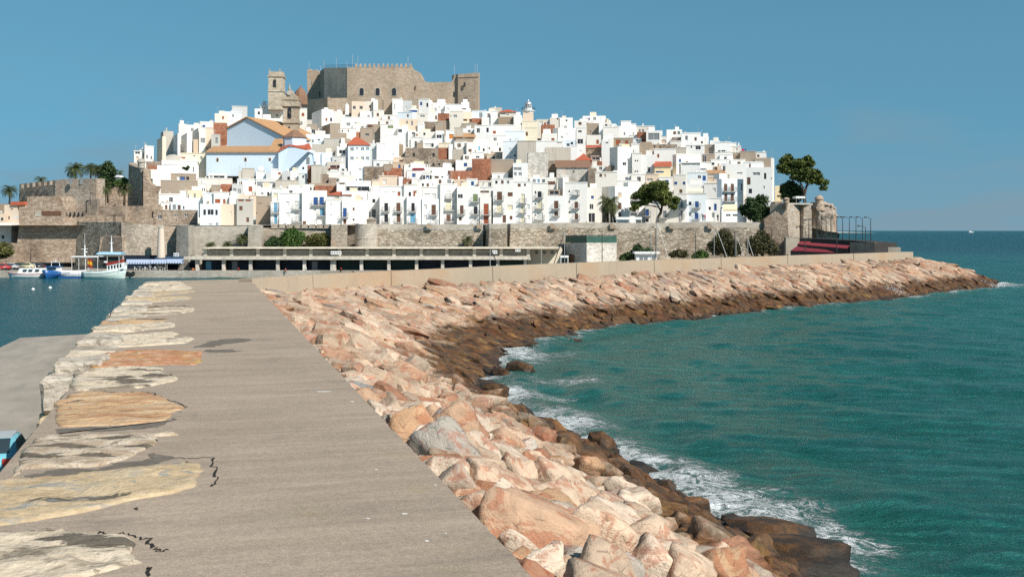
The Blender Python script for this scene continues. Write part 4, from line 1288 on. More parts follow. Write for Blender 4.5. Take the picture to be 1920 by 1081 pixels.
H_H = '''35 365 345 1025 W|68 390 35 45 d,155 385 38 52 n,240 390 38 45 g,95 555 75 125 nB,255 565 75 60 n,92 740 80 125 yB,252 755 78 70 y,178 905 52 115 n,285 918 40 55 n
20 285 260 370 V
345 410 620 1025 V|405 435 45 45 n,500 432 28 40 n,458 590 55 130 yB,455 770 55 95 yB,455 930 55 80 yB,545 745 38 75 w,545 905 38 70 w
625 430 860 1025 W|660 545 22 35 d,705 550 58 90 dB,705 690 65 112 yB,690 865 95 105 wB,660 725 22 22 d,660 890 22 22 d
590 345 815 440 V|625 365 50 55 g,700 365 35 50 s,765 365 45 55 g
815 340 985 520 W|850 400 120 50 n
860 615 1120 1025 V|950 692 65 115 nB,955 850 58 65 nB
860 520 1045 620 T Y2|880 540 140 60 d
1110 425 1450 1025 V|1168 535 22 30 d,1168 690 22 30 d,1170 850 22 30 d,1262 535 48 62 wB,1258 705 52 95 nB,1262 880 50 90 nB
1085 345 1110 560 W l:1010
1450 490 1650 1025 W Y3|1505 615 42 45 b,1480 740 60 80 d,1465 875 100 140 d
1865 470 1920 1000 W l:1670
990 195 1490 425 D r:l,tile_b,90|1240 235 15 35 d,1390 340 32 75 n
860 90 1000 315 S
1465 200 1580 495 S
1570 265 1900 640 W|1630 285 40 50 n,1695 290 35 45 K
335 125 555 405 W|345 262 45 55 g,415 262 50 55 g,340 190 120 45 g
540 290 765 350 T
0 80 342 315 T
1045 320 1170 425 V
1170 320 1420 425 W
1720 180 1910 270 S
1510 165 1720 250 W|1625 180 45 50 d'''  # set-back tan front and some dark panes paint shade under awning, pergola and arch
H_I = '''0 245 55 300 W
135 290 205 430 W
195 222 345 430 V|160 385 28 45 g,235 385 25 45 g
345 265 422 430 V
415 300 695 425 W|460 340 28 40 g,510 340 28 40 g,590 325 80 20 g
440 380 572 525 R
575 360 790 565 W|600 395 170 105 g
770 360 818 475 V
780 455 885 565 W|800 495 70 50 K
880 345 1112 505 V
960 460 1102 535 S
1100 400 1390 615 V
1390 450 1512 565 W|1395 515 28 40 d
1530 505 1668 565 W
1600 540 1842 705 V|1650 655 40 35 d,1700 650 60 40 d
1840 550 1925 675 W
75 475 372 605 T|118 500 65 72 r,255 510 45 60 r
365 485 502 535 B|420 492 35 25 d
470 530 658 695 T
350 565 470 710 V|370 648 45 48 g
655 575 802 645 T|690 580 18 40 d
618 640 800 725 K
800 565 1012 655 S
690 640 1005 905 W|738 710 30 55 r
930 520 1102 625 W
1020 620 1172 745 Z
1165 585 1442 715 V|1310 590 80 55 d,1240 590 20 30 d
1435 570 1602 685 T
1400 720 1602 855 T|1420 735 50 110 d
1025 715 1400 1000 W l:990
1090 845 1385 1000 W|1100 850 280 30 g
1590 690 1872 855 W
1665 720 1862 805 V
1390 840 1600 955 W|1555 840 40 35 d
145 600 362 1015 W l:25|220 830 55 55 d
372 705 502 1015 W|400 800 20 22 d,432 800 20 22 d,400 958 20 22 d,432 958 20 22 d
500 720 702 1005 W
0 885 152 990 S
1700 860 1925 965 V
1545 800 1830 880 W|1560 840 35 30 d,1775 830 40 30 d
1590 890 1700 965 K|1595 905 45 55 n
1320 930 1480 1000 V|1350 932 110 15 b
0 320 140 480 W
320 430 440 490 W
-60 470 80 620 W'''
H_J = '''105 395 560 940 W l:0|150 490 52 70 K,368 490 48 110 nB,150 640 52 100 n,370 690 50 90 dB,155 790 48 60 n
140 315 450 400 V
560 680 1060 935 W|562 735 52 100 bB,825 760 52 100 gB,565 880 45 50 d
1045 510 1182 935 V|1090 590 28 125 gB,1090 760 28 105 gB
1180 510 1470 925 B|1210 625 42 55 d,1305 620 55 92 bB,1210 790 42 52 g,1300 790 55 95 bB,1400 805 15 18 d
1470 575 1705 915 V|1510 700 32 48 d,1590 655 40 100 b,1560 790 40 70 g
1440 355 1645 580 W
1560 430 1705 580 G|1600 480 45 85 d
985 225 1168 515 W|992 325 45 45 b,1120 325 40 45 b,1070 440 45 65 n
1170 355 1445 515 V|1200 460 220 30 d
1190 195 1492 360 B
1495 205 1748 345 K r:l,tile_o,158|1500 255 90 60 K,1620 255 110 60 K
700 100 942 265 Y r:l,tile_r,30|715 165 120 25 b
570 220 760 325 K|580 275 90 40 g
760 260 970 345 W|850 300 60 45 b
0 210 352 335 W
350 215 562 400 W
0 390 30 420 W'''  # the grey house here has the shade on its wall put into the render colour
H_K = '''105 680 430 1330 B l:45|170 1210 70 35 d,270 1210 70 35 d,140 755 50 112 nB,240 755 50 112 nB,145 905 46 112 nB,240 905 48 110 nB,395 750 20 110 n
480 510 860 1330 V q:910|570 585 110 45 g,740 595 34 90 d,485 660 52 110 n,510 830 50 70 d,735 785 15 45 d
430 435 715 520 V|515 455 45 55 n,608 455 42 55 n
600 370 842 475 T
842 370 878 475 V
620 290 772 370 V
380 278 610 430 T
250 290 390 400 S
250 400 458 475 W
0 140 242 270 V
240 195 392 275 W
75 320 264 485 V
160 460 482 690 V|330 585 85 25 g
190 555 312 690 W
905 785 1018 1090 Y|935 930 40 25 d,970 855 30 12 d'''
H_L = '''220 480 390 860 V|268 485 55 140 sB,272 660 48 130 sB
235 270 390 490 W|260 335 65 70 y
0 390 225 860 T Y5|30 480 15 15 d,65 480 15 15 d,0 625 15 20 d
350 345 700 860 V|450 460 50 65 w,450 625 52 68 w,575 455 70 122 wB,575 625 70 132 wB,420 790 28 32 d
690 295 1065 850 W|862 398 66 116 bB,952 395 66 118 bB,855 560 48 65 w,958 562 62 108 sB,700 755 52 52 n,858 740 55 62 w,965 740 52 62 w
690 215 870 300 W
1065 368 1420 460 W r:h,tile_r,312|1185 390 58 80 yB
1290 445 1690 800 W|1305 560 55 132 bB,1450 555 28 42 n,1450 718 28 30 d,1310 725 45 75 n
1045 440 1295 800 W|1118 495 15 16 d,1120 652 15 16 d
1290 310 1730 455 W|1365 395 18 50 d,1540 405 60 38 y
1680 320 1855 800 W Y6|1745 425 45 55 d,1740 575 60 125 d
1350 150 1725 315 V|1350 235 350 70 d
1725 240 1850 330 W|1750 260 50 65 n
30 255 232 395 V|72 330 40 26 g,168 320 32 62 d
100 200 242 262 V
390 265 690 350 W
1210 180 1345 320 W|1250 180 80 25 n
880 225 1210 300 R'''
H_M = '''95 385 500 800 W|165 485 55 122 dB,345 482 62 126 nB,165 655 55 116 dB,350 645 58 126 nB
90 235 460 390 W|160 318 58 66 r,278 315 48 68 r,365 315 40 62 r
500 388 730 800 V|570 485 50 122 dB,555 640 80 137 sB
460 215 655 392 W|530 320 35 62 d,600 300 50 82 r
730 420 1005 800 V|755 510 48 66 w,755 665 48 76 w,872 510 65 152 nB,885 680 60 118 wB
710 250 970 428 W|765 345 88 76 d,875 345 65 76 w
690 150 965 258 V l:660|725 190 35 42 d,795 190 42 62 n,880 190 35 40 d
1005 205 1255 800 W l:970|1100 290 55 122 wB,1088 460 78 132 yB,1095 655 65 105 nB
965 125 1205 210 W|980 135 40 58 n,1105 135 60 58 g
1255 235 1600 800 W|1265 352 75 62 d,1495 352 70 112 eB,1300 520 52 127 nB,1505 538 58 112 dB,1283 692 42 56 n,1505 700 60 100 wB
1400 130 1560 240 V|1465 160 45 62 b
1210 130 1400 240 K
1600 400 1770 800 W|1655 495 75 162 rB,1655 670 75 125 rB
1600 250 1792 405 W|1605 300 130 30 n,1645 350 70 48 w
1580 160 1790 255 W|1640 180 35 46 n,1720 175 50 66 d
1770 300 1800 800 G Y6'''
for c_, tx in (('A', H_A), ('B', H_B), ('C', H_C), ('D', H_D), ('E', H_E), ('F', H_F), ('G', H_G), ('H', H_H), ('I', H_I), ('J', H_J), ('K', H_K), ('L', H_L), ('M', H_M)):
    for ln_ in tx.strip().split('\n'): house(c_, ln_)
# labels: look first, then the landmark it stands by; look-alikes are counted off along the row
def look(h):
    c = COLW[h['code']]; ws = h['wins']; ar = (h['w'], h['zt'] - h['zb'])
    sh = 'tall narrow' if ar[1] > 2.2 * ar[0] else ('long low' if ar[0] > 2.4 * ar[1] else ('small' if h['big'] < 220 else ('big' if h['big'] > 1500 else '')))
    if h['roof']: ft = {'h': 'with a hipped red roof', 'p': 'with a red pyramid roof', 'l': 'with a sloping tile roof'}[h['roof'][0]]
    elif any(len(e[4]) > 1 for e in ws):
        nb = sum(len(e[4]) > 1 for e in ws); c0 = [e[4][0] for e in ws if len(e[4]) > 1][0]
        ft = f"with {['', 'one', 'two', 'three', 'four', 'five', 'six'][min(nb, 6)]} balcon{'y' if nb == 1 else 'ies'} and {SHW[c0]} door{'' if nb == 1 else 's'}"
    elif ws:
        n = len(ws); ft = f"with {['', 'one', 'two', 'three', 'four', 'five', 'six', 'seven', 'eight', 'nine'][min(n, 9)]} {SHW[ws[0][4][0]]} window{'s' if n > 1 else ''}"
    else: ft = 'with a bare wall'
    return ' '.join(f"{sh} {c} house {ft}".split())
grp = {}
for h in HOUSES:
    h['base'] = look(h) + ', ' + relation(h['cx'], h['cy'])
    if len(h['base'].split()) > 13: h['base'] = ' '.join(q for q in h['base'].split() if q not in ('just', 'far', 'big', 'long', 'low'))
    grp.setdefault(h['base'], []).append(h)
for b_, hs in grp.items():
    if len(b_.split()) > 16: b_ = ' '.join(q for q in b_.split() if q not in ('the', 'a'))
    if len(hs) == 1: hs[0]['label'] = b_; continue
    hs.sort(key=lambda h: h['py'])
    n = ['uppermost', 'second', 'third', 'fourth', 'fifth', 'sixth', 'seventh', 'eighth']
    for i, h in enumerate(hs):
        if len(b_.split()) > 14: b_ = ' '.join(q for q in b_.split() if q not in ('the', 'a', 'house'))
        h['label'] = (('uppermost ' if i == 0 else ('lowest ' if i == len(hs) - 1 else n[i] + ' highest ')) + b_)
for h in HOUSES: build_house(h, h['label'])
# ------------------------------------------------------------------ big stone works
def outline(mb, pix, Y, d, mul=1):
    """pix: image outline, counter-clockwise as seen; Y: a depth or one per corner; pushed back d metres"""
    ys = Y if isinstance(Y, (list, tuple)) else [Y] * len(pix)
    q = [P(x, y, yy) for (x, y), yy in zip(pix, ys)]
    ar = sum(q[i].x * q[(i + 1) % len(q)].z - q[(i + 1) % len(q)].x * q[i].z for i in range(len(q)))
    if ar < 0: q = q[::-1]
    mb.prism(q, (0, d, 0))
def strip(mb, pts, zb, thick, batter=0.0):
    """a wall that follows ground points [(px, top row, Y)] with its outer face there"""
    q = [P(x, y, Y) for x, y, Y in pts]; n = len(q)
    nr = []
    for i in range(n):
        d = Vector((0, 0, 0))
        for a, b in ((i - 1, i), (i, i + 1)):
            if a >= 0 and b < n:
                e = q[b] - q[a]; e.z = 0; d += e.normalized()
        d.normalize(); nr.append(Vector((-d.y, d.x, 0)))
    for i in range(n - 1):
        a, b = q[i], q[i + 1]; na, nb = nr[i], nr[i + 1]
        fb = [Vector((a.x, a.y, zb)) - na * batter, Vector((b.x, b.y, zb)) - nb * batter, Vector((b.x, b.y, zb)) + nb * thick, Vector((a.x, a.y, zb)) + na * thick]
        ft = [a.copy(), b.copy(), b + nb * thick, a + na * thick]
        vs_ = fb + ft
        fs = [(0, 1, 5, 4), (2, 3, 7, 6), (4, 5, 6, 7)]
        if i == 0: fs.append((3, 0, 4, 7))
        if i == n - 2: fs.append((1, 2, 6, 5))
        mb.add(vs_, fs)
def merlons(mb, pts, gap, w_, h, thick, cap=True):
    for (x, y, Y) in pts:
        a = P(x - w_ / 2, y, Y); b = P(x + w_ / 2, y, Y)
        c = Vector((b.x - a.x, b.y - a.y, 0)); L = c.length; u = c.normalized(); v = Vector((-u.y, u.x, 0))
        o = a + v * .05 + Vector((0, 0, .003)); mb.obox(o, u, v, L, thick, h)
        if cap:
            t_ = [o + Vector((0, 0, h + .002)), o + u * L + Vector((0, 0, h + .002)), o + u * L + v * thick + Vector((0, 0, h + .002)), o + v * thick + Vector((0, 0, h + .002))]
            ap = o + u * L / 2 + v * thick / 2 + Vector((0, 0, h * 1.55)); mb.add(t_ + [ap], [(3, 2, 1, 0), (0, 1, 4), (1, 2, 4), (2, 3, 4), (3, 0, 4)])
def pane(name, x0, y0, x1, y1, Y, m, parent, arch=False, d=.12, proud=.03):
    mb = MB()
    if arch:
        r = (x1 - x0) / 2; pts = [(x0, y1), (x1, y1)] + [(x0 + r + r * math.cos(a), y0 + r - r * math.sin(a)) for a in np.linspace(0, math.pi, 9)]
    else: pts = [(x0, y1), (x1, y1), (x1, y0), (x0, y0)]
    outline(mb, pts, Y - proud, d); return mb.build(name, m, parent)

# ---- castle
cz = PZ(205, 430)
castle = empty('castle', (PX(710, 430), 432, cz), 'massive sand-coloured stone castle crowning the hill', 'castle')
mb = MB()
outline(mb, [(650.6, 212), (650.6, 126.5), (668, 126.5), (773.5, 125.5), (774, 131), (778, 132), (783, 134), (789.5, 138), (791, 143), (793.5, 148), (796, 151.5), (800, 153.8), (815, 154.6), (830, 153.6), (846, 154.2), (849, 150), (852, 141), (858, 141), (858, 212)], 430, 14)
mb.build('keep_wall', M['castle'], castle)
mb = MB(); strip(mb, [(607.8, 127.5, 438.6), (650.5, 126.8, 430.1)], cz - 4, 5); mb.build('flank_wall', M['ash'], castle)
mb = MB(); strip(mb, [(600, 134, 455), (607.7, 128, 438.8)], cz - 4, 5); mb.build('recess_wall', M['castle'], castle)
mb = MB(); outline(mb, [(576, 204), (576, 131.5), (578, 131), (580, 129.5), (583, 129.5), (584, 132), (590, 132), (592, 130.5), (595, 130.5), (596, 134), (600, 136), (600, 204)], 456, 10); mb.build('west_tower', M['castle'], castle)
mb = MB(); strip(mb, [(847.5, 141.5, 434), (858.8, 139, 428.6), (896.5, 136.7, 426.5), (899.5, 136.7, 434)], cz - 6, 3.5); mb.build('corner_tower', M['castle'], castle)
mb = MB(); strip(mb, [(858.6, 142.5, 428.4), (898, 141.5, 426.2)], PZ(140.5, 428) - 1.0, .25); mb.build('string_course', M['castle'], castle)
mb = MB(); strip(mb, [(565, 187.5, 432), (614, 184.5, 419), (651, 183.5, 420)], cz - 8, 4); mb.build('outwork', M['castle'], castle)
mb = MB(); strip(mb, [(614.2, 182, 418.6), (619, 182, 418.7)], cz - 3, 1.0); mb.build('outwork_pier', M['castle'], castle)
mb = MB(); strip(mb, [(665, 126.25, 429.95), (773, 126.25, 429.95)], PZ(126.9, 430), .8); merlons(mb, [(x, 126.3, 430) for x in (667.5, 676, 684.3, 693, 701.5, 710, 718.5, 726.8, 735.3, 743.8, 752.3, 761, 770)], 0, 4.0, 1.05, .8); mb.build('battlement', M['castle'], castle)
mb = MB()
for x in range(652, 667, 2): p = P(x, 126.5, 430.5); mb.tube([p, p + Vector((0, 0, 1.1))], .04, 4)
mb.tube([P(609, 127.5, 446.5) + Vector((0, 0, 1.1)), P(651, 126.8, 430.5) + Vector((0, 0, 1.1)), P(667, 126.5, 430.5) + Vector((0, 0, 1.1))], .05, 4)
for k in range(20): p = P(608.5 + 42 * k / 20, 127.5 - .7 * k / 20, 446.3 - 15.9 * k / 20); mb.tube([p, p + Vector((0, 0, 1.1))], .04, 4)
mb.build('railing', M['iron'], castle)
for x in (674.2, 704.2, 735): 
    pane('window_surround', x - 1.4, 163.2, x + 9.2, 180.2, 430, M['ash'], castle, True, .2, .12)
    w_ = pane('window', x, 165, x + 7.6, 179, 430, M['w_d'], castle, True, .3, .16)
for (x0, y0, x1, y1, Y) in ((777.6, 161, 779.2, 169.5, 430), (869.6, 154.5, 872.6, 163, 427.2), (850.2, 172.5, 852.6, 181.5, 430), (870.8, 183, 872.2, 191, 427.2), (873.8, 183, 875.2, 191, 427.2), (598.2, 171, 600.8, 182.5, 446.4)):
    pane('loophole', x0, y0, x1, y1, Y, M['w_d'], castle, False, .3, .16)
mb = MB(); outline(mb, [(817, 192), (817, 182.5), (827, 181), (827, 178), (830.5, 177.5), (830.5, 192)], 426, 3); mb.build('ruined_buttress', M['castle'], castle)
for (x, y0, y1, Y) in ((579.6, 117, 131, 465), (600.8, 124.5, 134, 463), (607.6, 112, 128, 450), (630.5, 108.5, 127, 440), (650.6, 116.5, 126.5, 433), (661, 102.5, 126, 434), (670.8, 106.5, 126, 434), (765, 105, 126, 434), (852, 122.5, 140, 434), (890.6, 121.5, 137, 431), (894.8, 119.5, 137, 431)):
    mb = MB(); a, b = P(x, y1, Y), P(x, y0, Y); mb.tube([a - Vector((0, 0, .6)), b], .075, 5); mb.build('flag_pole', M['pole'], castle)

# ---- parish church: pale blue body, tiled roofs
ch = empty('church', (PX(470, 335), 340, hill_z(312)), 'large pale blue church with orange tiled roofs below the belfries', 'church')
th = R(-24); u = Vector((math.cos(th), math.sin(th), 0)); v = Vector((-u.y, u.x, 0))
Yn = 345; A = Vector((PX(425.8, Yn), Yn, 0)); wl_ = ray_hit(532.5, A, u)
def on(px, py): a = ray_hit(px, A, u); yy = A.y + u.y * a; return A + u * a + Vector((0, 0, PZ(py, yy)))
g = [on(425.8, 300), on(532.5, 300), on(532.5, 257), on(505, 243), on(463.6, 222), on(425.8, 242)]
mb = MB(); mb.prism(g, v * 22); mb.build('nave', M['L'], ch)
mb = MB(); up = Vector((0, 0, .12)); tk = Vector((0, 0, .35))
for a, b in ((on(464, 221.8), on(536, 258.5)), (on(423.8, 243), on(463.4, 221.8))):
    f0 = [a - v * .5 + up, b - v * .5 + up, b + v * 23 + up, a + v * 23 + up]; mb.hexa(f0, [p + tk for p in f0])
mb.build('nave_roof', M['tile_o'], ch)
mb = MB(); outline(mb, [(386.8, 330), (386.8, 286), (521.5, 286), (521.5, 330)], 313, 9); aisle = mb.build('aisle', M['L'], ch)
mb = MB(); a, b = P(385.8, 286, 312.4), P(523.5, 286, 312.4); c, d = P(531, 266, 325), P(400, 276.5, 323)
f0 = [a, b, P(524, 276, 324), d]; mb.hexa(f0, [p + Vector((0, 0, .4)) for p in f0])
mb.build('aisle_roof', M['tile_o'], ch)
mb = MB(); f0 = [P(503, 284, 313.5), P(521.8, 285.4, 313.5), P(531, 271, 324), P(531, 262.4, 328), P(515, 262.6, 328)]; mb.hexa(f0, [p + Vector((0, 0, .4)) for p in f0]); mb.build('corner_roof', M['tile_o'], ch)
for x0, y0, x1, y1 in ((404.8, 295.5, 410.4, 303.2), (457.4, 295, 462.8, 302.8), (503, 295.2, 508.6, 302)):
    w_ = pane('window', x0, y0, x1, y1, 313, M['K'], ch, False, .2, .05); pane('opening', x0 + 1.5, y0 + 1.3, x1 - 1.0, y1 - .6, 313, M['w_d'], w_, False, .2, .10)
mb = MB(); outline(mb, [(522, 335), (522, 285), (542.5, 273.8), (574, 281.5), (577.5, 284), (581.5, 280), (581.5, 335)], [311] * 4 + [310, 315, 315], 8); mb.build('transept', M['L'], ch)
mb = MB(); f0 = [P(542, 273.4, 310.6), P(575.5, 281.6, 310.6), P(584.5, 281.5, 319), P(580, 271, 320), P(556, 274, 320)]; mb.hexa(f0, [p + Vector((0, 0, .35)) for p in f0]); mb.build('transept_roof', M['tile_r'], ch)
mb = MB(); f0 = [P(521.2, 285.4, 310.6), P(542, 273.4, 310.6), P(543, 272.6, 317), P(529, 277, 317)]; mb.hexa(f0, [p + Vector((0, 0, .35)) for p in f0]); mb.build('transept_roof', M['tile_r'], ch)
dc = P(552.5, 259, 319.5); mb = MB(); zc = dc.z; mb.lathe((dc.x, dc.y, 0), [(3.4, zc - 6), (3.4, zc)], 8); mb.build('drum', M['L'], ch)
mb = MB(); mb.lathe((dc.x, dc.y, 0), [(3.75, zc + .01), (3.75, zc + .12), (2.2, zc + 1.25), (.9, zc + 2.2), (.05, zc + 2.45)], 8); mb.build('drum_roof', M['tile_b'], ch)
pane('side_door', 574, 294.8, 580.5, 308.5, 309.6, M['w_g'], ch, False, .2, .2)
pane('window', 566.8, 313, 570.2, 317.6, 311, M['w_d'], ch)
pane('window', 510, 250.6, 512, 253.5, 339, M['w_d'], ch)

# ---- belfries
def tower(root, cx, wpx, Y, stages, rot):
    """stages: (row of base, row of top, width factor, material, part name)"""
    c = Vector((PX(cx, Y), Y, 0)); u = Vector((math.cos(rot), math.sin(rot), 0)); v = Vector((-u.y, u.x, 0)); W_ = wpx / F * Y
    for (y0, y1, k, m, nm) in stages:
        mb = MB(); w_ = W_ * k; z0, z1 = PZ(y0, Y), PZ(y1, Y)
        mb.obox(c - u * w_ / 2 + v * (W_ - w_) / 2 + Vector((0, 0, z0)), u, v, w_, w_, z1 - z0 - .01); mb.build(nm, m, root)
    return c, u, v, W_
bf = empty('belfry', (PX(545, 352), 355, PZ(262, 352)), 'front stone belfry with a scrolled gable and pointed finial', 'belfry')
T_ = M['tower']
c, u, v, W_ = tower(bf, 545, 28, 352, [(285, 231, 1.0, T_, 'base_stage'), (231, 229.4, 1.16, T_, 'cornice'), (229.4, 223, 1.03, T_, 'plinth'), (223, 199.5, .98, T_, 'bell_stage'), (199.5, 196, 1.22, T_, 'cornice'), (196, 187.5, 1.10, T_, 'top_stage'), (187.5, 186, 1.2, T_, 'cornice')], R(5))
Yb = 352
mb = MB(); r_ = 2.0
prof = [(531.5, 186), (558.5, 186), (560, 183.5), (557, 179.8), (553.5, 178.5), (550.5, 174), (549, 170.5), (545.5, 168.3), (541.8, 168.3), (538.5, 171), (537.5, 174.5), (535.2, 178), (531.5, 178.8), (529.8, 180)]
outline(mb, prof, Yb + .4, 1.1); mb.build('scroll_gable', T_, bf)
mb = MB(); p = P(542.2, 174.5, Yb + .25); mb.tube([p - Vector((0, .18, 0)), p + Vector((0, .3, 0))], .72, 14); mb.build('clock_face', M['Z'], bf)
mb = MB(); p = P(543, 168.4, Yb + 1); mb.lathe((p.x, p.y, p.z), [(.45, 0), (.5, .3), (.2, .5), (.3, .9), (.12, 1.2), (.03, 2.2)], 8); mb.build('finial', M['ash'], bf)
pane('bell_opening', 539.3, 201.5, 546, 221.5, Yb + .05, M['w_d'], bf, True, .4, .25)
pane('slit', 540.8, 237.5, 543.8, 249, Yb + .02, M['w_d'], bf, False, .3, .25)
mb = MB(); p = P(542.7, 211, Yb - .05); mb.lathe((p.x, p.y - .1, p.z - .6), [(.5, 0), (.42, .5), (.25, .9), (.1, 1.05)], 10); mb.build('bell', M['bronze'], bf)
bf2 = empty('belfry', (PX(517, 385), 387, PZ(200, 385)), 'square far belfry with corner urns beside the castle', 'belfry')
tower(bf2, 517, 28, 385, [(205, 171.8, 1.0, T_, 'base_stage'), (171.8, 169.8, 1.09, T_, 'cornice'), (169.8, 163.8, 1.0, T_, 'plinth'), (163.8, 144, .98, T_, 'bell_stage'), (144, 141.6, 1.10, T_, 'cornice'), (141.6, 134, .94, T_, 'parapet')], R(4))
pane('bell_opening', 512.3, 148.8, 517.4, 163, 385.05, M['w_d'], bf2, True, .4, .3)
for x in (505.5, 524.5): mb = MB(); p = P(x, 134, 386); mb.lathe(p, [(.25, 0), (.3, .25), (.12, .45), (.2, .7), (.03, 1.1)], 6); mb.build('urn', T_, bf2)
dm = empty('church_dome', (PX(563, 395), 397, PZ(185, 395)), 'faceted brown tiled dome between the far belfry and the castle', 'dome')
p = P(563.5, 186, 397); mb = MB(); mb.lathe(p, [(2.55, -2), (2.55, .2), (2.35, 1.4), (1.75, 2.9), (.8, 3.9), (.1, 4.25)], 8); mb.build('tiled_shell', M['tile_b'], dm)
mb = MB(); mb.lathe(p + Vector((0, 0, 4.27)), [(.22, 0), (.28, .25), (.05, .7)], 6); mb.build('finial', M['tile_r'], dm)

# ---- lighthouse
lh = empty('lighthouse', (PX(991, 405), 407, PZ(226, 405)), 'small stone lighthouse with silver dome on the skyline', 'lighthouse')
p = P(990.5, 226, 407); zf = lambda y: PZ(y, 407) - p.z
mb = MB(); mb.obox(p - Vector((2.0, 1.8, 3)), Vector((1, 0, 0)), Vector((0, 1, 0)), 3.9, 3.8, 3 + zf(212)); mb.build('base_tower', M['K'], lh)
mb = MB(); mb.lathe(p, [(1.9, zf(212) + .01), (1.9, zf(209.5)), (2.5, zf(208.5)), (2.5, zf(207.6)), (1.5, zf(207.4)), (1.5, zf(203.2))], 16); mb.build('gallery', M['white'], lh)
mb = MB()
for k in range(14):
    a = k * 2 * math.pi / 14; q = p + Vector((2.4 * math.cos(a), 2.4 * math.sin(a), zf(207.5))); mb.tube([q, q + Vector((0, 0, 1.05))], .06, 4)
    q2 = p + Vector((2.4 * math.cos(a + .449), 2.4 * math.sin(a + .449), zf(207.5) + 1.05)); mb.tube([q + Vector((0, 0, 1.05)), q2], .06, 4)
mb.build('railing', M['iron'], lh)
mb = MB(); mb.lathe(p, [(1.2, zf(203.1)), (1.2, zf(196.5))], 10); mb.build('lantern', M['w_g'], lh)
mb = MB()
for k in range(10): a = k * 2 * math.pi / 10; q = p + Vector((1.22 * math.cos(a), 1.22 * math.sin(a), zf(203))); mb.tube([q, q + Vector((0, 0, zf(196.5) - zf(203)))], .07, 4)
mb.build('glazing_bars', M['white'], lh)
t = NT('silver_paint'); t.b.inputs['Metallic'].default_value = .7; M['silver'] = t.out((.62, .64, .66), .35)
mb = MB(); mb.lathe(p, [(1.35, zf(196.4)), (1.35, zf(195.6)), (1.15, zf(192.6)), (.75, zf(190.4)), (.3, zf(189.4)), (.3, zf(187.6)), (.05, zf(186.2))], 16); mb.build('dome', M['silver'], lh, True)

# ------------------------------------------------------------------ ramparts along the quay
def rampart(label, pts, mat_, thick=3.0, batter=.5, nm='rampart', zb=.9):
    mb = MB(); strip(mb, pts, zb, thick, batter); o = mb.build(nm, M[mat_]); return tag(o, label, 'wall')
rampart('brown stone curtain wall behind the tour boat and the old chimney', [(227.5, 418.5, 245.5), (331, 424, 249.5)], 'wall')
rampart('square grey wall tower with two small openings beside the chimney', [(330.5, 423, 256), (331.5, 423, 245.5), (353, 422, 243.8), (365, 422.5, 249.8)], 'ash', 2.5, .3)
rampart('plain pale curtain wall between the two square towers', [(365.5, 423.5, 250), (465.5, 423.5, 250.5)], 'ash')
rampart('slim square wall tower left of the crenellated wall', [(464.8, 423.5, 257), (465.5, 423.5, 248), (489, 422.5, 247.5), (493.5, 423, 251)], 'ash', 2.5, .3)
cren = empty('rampart', (PX(555, 251), 252, 1.4), 'crenellated stone wall behind the bushes below white houses', 'wall')
mb = MB(); strip(mb, [(493.8, 427, 251), (619, 427, 251.5)], .9, 2.5, .4); mb.build('curtain', M['wall'], cren)
mb = MB(); strip(mb, [(505, 426.9, 250.9), (619, 426.9, 250.9)], PZ(428, 251), .8); merlons(mb, [(514 + 14.2 * k, 427, 251) for k in range(8)], 0, 10.5, .85, .9, False); mb.build('battlement', M['wall'], cren)
rampart('stone wall tower with a small square window beside the bushes', [(614, 421.5, 258), (621.5, 421, 247), (650.5, 420.8, 246.5), (651.5, 421, 258)], 'wall', 2.5, .25)
rampart('shaded recess wall between the square tower and the round turret', [(650, 421, 257.5), (668, 418.5, 257)], 'wall', 2.0, .1)
rt = empty('wall_turret', (PX(686.5, 249), 250, 1.4), 'round grey wall turret with a tiny pyramid-roofed guard box', 'turret')
p = P(687, 420, 251); mb = MB(); mb.lathe((p.x, p.y, 0), [(2.9, .9), (2.7, 3), (2.58, p.z - 3.4), (2.66, p.z - 3.35), (2.66, p.z - 3.1), (2.55, p.z - 3.05), (2.5, p.z)], 28); mb.build('drum', M['ash'], rt)
q = P(687, 420, 250); mb = MB(); mb.obox((q.x + .05, q.y, q.z + .01), Vector((1, 0, 0)), Vector((0, 1, 0)), 2.0, 2.0, .95); mb.build('guard_box', M['wall'], rt)
mb = MB(); z = q.z + .97; b_ = [(q.x - .1, q.y - .15, z), (q.x + 2.2, q.y - .15, z), (q.x + 2.2, q.y + 2.15, z), (q.x - .1, q.y + 2.15, z), (q.x + 1.05, q.y + 1, z + .75)]; mb.add(b_, [(3, 2, 1, 0), (0, 1, 4), (1, 2, 4), (2, 3, 4), (3, 0, 4)]); mb.build('roof', M['wall'], rt)
def curtain(label, pts, mat_, cop=True, seam=None):
    e = empty('rampart', (P(*pts[0]).x, pts[0][2], 1.4), label, 'wall'); mb = MB()
    low = [(x, y + 10 if cop else y, Y) for x, y, Y in pts]; strip(mb, low, .9, 3, .6); mb.build('curtain', M[mat_], e)
    if cop: mb = MB(); strip(mb, [(x, y, Y + .15) for x, y, Y in pts], PZ(pts[0][1] + 10, pts[0][2]) + .003, 1.6, .0); mb.build('rounded_parapet', M['ash'], e)
    return e
CT = [curtain('long rubble curtain wall below the balconied white houses', [(707, 420, 251), (800, 420.5, 251.5), (905.5, 420.5, 252)], 'rub')]
CT += [curtain('rubble wall section with rounded end behind the yellow building', [(906, 424, 258), (917, 419.5, 247.5), (951, 419, 247.8)], 'rub')]
CT += [curtain('rubble curtain wall behind the green-topped shed and young palm', [(950.5, 420, 254), (957, 418.5, 249.3), (1100, 417, 250), (1230, 418, 250.5)], 'rub')]
